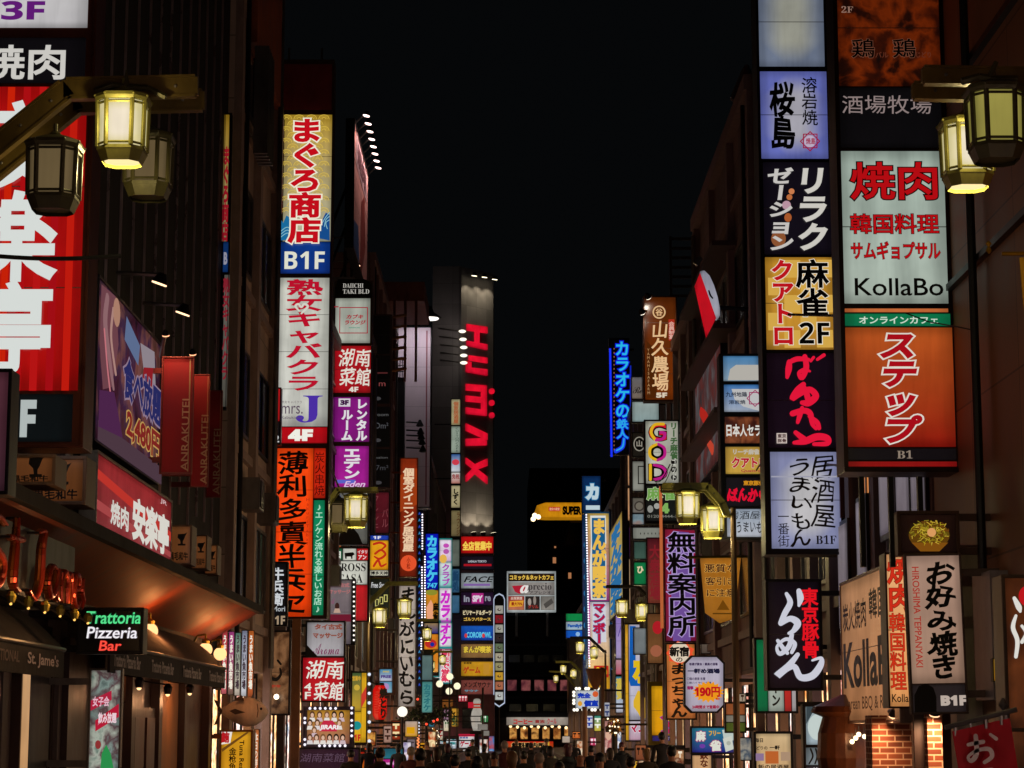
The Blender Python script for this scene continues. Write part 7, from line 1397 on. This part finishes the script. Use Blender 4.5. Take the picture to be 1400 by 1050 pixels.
def person(label, coat, trousers, hair, long_hair, step, phone, bald=False, hood=False):
    root = thing('person', label, 'person', (0, 0, 0), 'pedestrians crowding the street')
    # faces +Y (away from the camera); metres
    P_ = {'pel': (0, 0, .95), 'bel': (0, .01, 1.12), 'che': (0, 0, 1.3), 'nb': (0, -.01, 1.43), 'ne': (0, .0, 1.5), 'h0': (0, .02, 1.58), 'h1': (0, .02, 1.68)}
    N = list(P_); pts = list(P_.values()); rad = [(.16, .12), (.15, .115), (.165, .12), (.1, .08), (.055, .06), (.078, .095), (.07, .085)]
    E_ = [(0, 1), (1, 2), (2, 3), (3, 4), (4, 5), (5, 6)]
    for s in (-1, 1):
        st = step * s
        b = len(pts); pts += [(s * .1, 0, .86), (s * .1, st * .5 + .03, .5), (s * .1, st - .03, .1), (s * .1, st + .12, .04)]
        rad += [.095, .065, .048, .04]; E_ += [(0, b), (b, b + 1), (b + 1, b + 2), (b + 2, b + 3)]
        b = len(pts)
        if phone and s > 0: pts += [(s * .19, 0, 1.4), (s * .25, .02, 1.12), (s * .14, .27, 1.18), (s * .1, .34, 1.22)]
        else: pts += [(s * .19, 0, 1.4), (s * .245, -.02 - st * .2, 1.12), (s * .25, .06 - st * .5, .88), (s * .24, .08 - st * .5, .8)]
        rad += [.07, .052, .038, .032]; E_ += [(2, b), (b, b + 1), (b + 1, b + 2), (b + 2, b + 3)]
    def pick(c):
        if c.z > 1.475: return 2
        if c.z < .1: return 3
        if abs(c.x) > .2 and c.z < .9: return 2
        return 0 if c.z > .84 else 1
    skinned('body', pts, E_, rad, 0, [coat, trousers, SKIN, SHOE], pick, root)
    mb = MB()
    if bald: pass
    else:
        vs = []; fs = []; n, r_ = 14, 8
        for i in range(r_ + 1):
            a = i / r_ * math.pi * (.62)
            for j in range(n):
                t = 2 * math.pi * j / n; back = max(0, -math.sin(t)); low = (1 + .5 * back)
                rr = .098 * math.sin(min(a * low, 2.5)) + .002; z = 1.645 + .112 * math.cos(a * low) - (.16 * back * (i / r_) ** 2 if long_hair else 0)
                vs.append((rr * math.cos(t) * .92, .012 + rr * math.sin(t) * 1.1, z))
        for i in range(r_):
            for j in range(n): fs.append((i * n + j, i * n + (j + 1) % n, (i + 1) * n + (j + 1) % n, (i + 1) * n + j))
        mb.add(vs, fs, hair); mb.build('hair', root, True)
    mb = MB()
    for s in (-1, 1): mb.ball((s * .082, .01, 1.61), .022, SKIN, 8, (.5, .8, 1.3))
    mb.build('ear', root, True)
    mb = MB(); mb.lathe([(.012, -.02), (.016, -.012), (.006, .025)], (0, .118, 1.6), SKIN, 8, 1, 1.2); mb.build('nose', root, True)
    mb = MB()
    for s in (-1, 1): mb.ball((s * .03, .104, 1.635), .009, SHOE, 6)
    mb.build('eye', root, True)
    mb = MB(); mb.ball((0, .108, 1.558), .018, D('#8a4a40', .5), 8, (1.2, .5, .35)); mb.build('mouth', root, True)
    if hood: mb = MB(); mb.lathe([(.13, 1.38), (.125, 1.44), (.09, 1.5), (.085, 1.49)], (0, -.02, 0), coat, 14, 1, 1.1); mb.build('hood', root, True)
    for s in (-1, 1):
        w = Vector((.1, .34, 1.22)) if (phone and s > 0) else Vector((s * .24, .08 - step * s * .5, .8)); mb = MB()
        up = Vector((0, .1, .02)) if (phone and s > 0) else Vector((0, .02, -.09))
        mb.bar(w, w + up * .9, .034, SKIN, 8, .036)
        for k in range(4):
            o = Vector((0, -.03 + .02 * k, 0)) if not (phone and s > 0) else Vector((-.03 + .02 * k, 0, 0)); l = (.8, 1, .95, .7)[k]
            a = w + up * .85 + o; b = a + up * .5 * l; c = b + up * .35 * l + Vector((-s * .015, 0, 0)); mb.path([a, b, c], .009, SKIN, 6)
        a = w + up * .35 + Vector((-s * .01, .035, 0)); mb.path([a, a + up * .4 + Vector((0, .02, 0)), a + up * .75 + Vector((0, .025, 0))], .01, SKIN, 6)
        mb.build('hand', root, True)
    return root
def cc(h): return D(mixh(h, '0c0c10', .45), .8, 0, .3, 6)
HB, HD_, HG = D('#0e0b0a', .4, 0, .2, 20), D('#2a1a12', .4, 0, .2, 20), D('#6a4a2a', .4, 0, .2, 20)
HS, HW = D('#8a8078', .4, 0, .2, 20), D('#4a2030', .4, 0, .2, 20)
protos = [person('', cc('#15151a'), cc('#1a1c24'), HB, False, .16, False), person('', cc('#2a2c38'), cc('#14141a'), HD_, True, .1, True), person('', cc('#38322e'), cc('#1a1a20'), HB, False, .2, False, hood=True),
          person('', cc('#3e2c20'), cc('#1c2030'), HG, True, .14, False), person('', cc('#5a564e'), cc('#22242a'), HB, True, .1, False), person('', cc('#3a2026'), cc('#121216'), HB, False, .18, True, bald=True), person('', cc('#7a1c24'), cc('#1a1a20'), HS, False, .15, True), person('', cc('#2a3a4a'), cc('#181a1e'), HW, True, .12, False, hood=True)]
ptx = ['black coat', 'navy jacket with long hair', 'taupe hooded jacket', 'tan coat with brown hair', 'pale grey coat', 'maroon jacket, bald', 'red coat with grey hair', 'blue hooded coat with wine hair']
spots = [(480, 46, 0), (505, 58, 1), (520, 38, 2), (545, 60, 4), (562, 44, 6), (584, 70, 3), (575, 33, 0), (598, 42, 1), (612, 55, 7), (622, 34, 2), (640, 48, 0), (652, 30, 0), (662, 62, 4), (676, 40, 1), (690, 52, 6), (700, 33, 3), (716, 44, 0), (726, 66, 2), (737, 36, 6), (752, 50, 4), (764, 31, 0), (776, 42, 7), (793, 37, 5), (808, 55, 0), (820, 33, 2), (834, 46, 1), (850, 58, 7), (862, 36, 0), (884, 44, 3), (905, 52, 0), (918, 38, 0), (608, 80, 0), (646, 84, 4), (706, 88, 3), (747, 82, 0), (785, 78, 1)]
def where(x):
    for lim, t in ((500, 'under the women advert'), (555, 'under the magenta board'), (604, 'under the dark tree'), (655, 'under the game sign'), (692, 'under the pill directory'), (775, 'under the coffee fascia'), (830, 'under the bulb-ringed board'), (880, 'under the manga sign'), (9999, 'under the yellow sign')):
        if x < lim: return t
used = {}
def copy_tree(o, par=None):
    c = o.copy(); COL.objects.link(c); c.parent = par
    for ch in list(o.children): copy_tree(ch, c)
    return c
rng = random.Random(21); first = set()
for (px, Y, k) in spots:
    if k in first: r = copy_tree(protos[k])
    else: r = protos[k]; first.add(k)
    hgt = rng.uniform(.87, .97); p = P(px, 1000, Y=Y)
    r.location = (p.x, Y, -.1 if abs(p.x) < 3.6 else .12); r.scale = (hgt,) * 3
    r.rotation_euler = (0, 0, rng.uniform(-.3, .3) + (math.pi if k == 5 or rng.random() < .25 else 0))
    dd = 'large in front' if Y < 39 else 'midway back' if Y < 60 else 'small, far back'
    base = 'person in %s, %s, %s' % (ptx[k], where(px), dd); used.setdefault(base, []).append(r)
for base, rs in used.items():
    for i, r in enumerate(rs): r['label'] = base + ('' if len(rs) == 1 else (', left one', ', right one')[i] if len(rs) == 2 else (', leftmost', ', middle one', ', rightmost')[i])
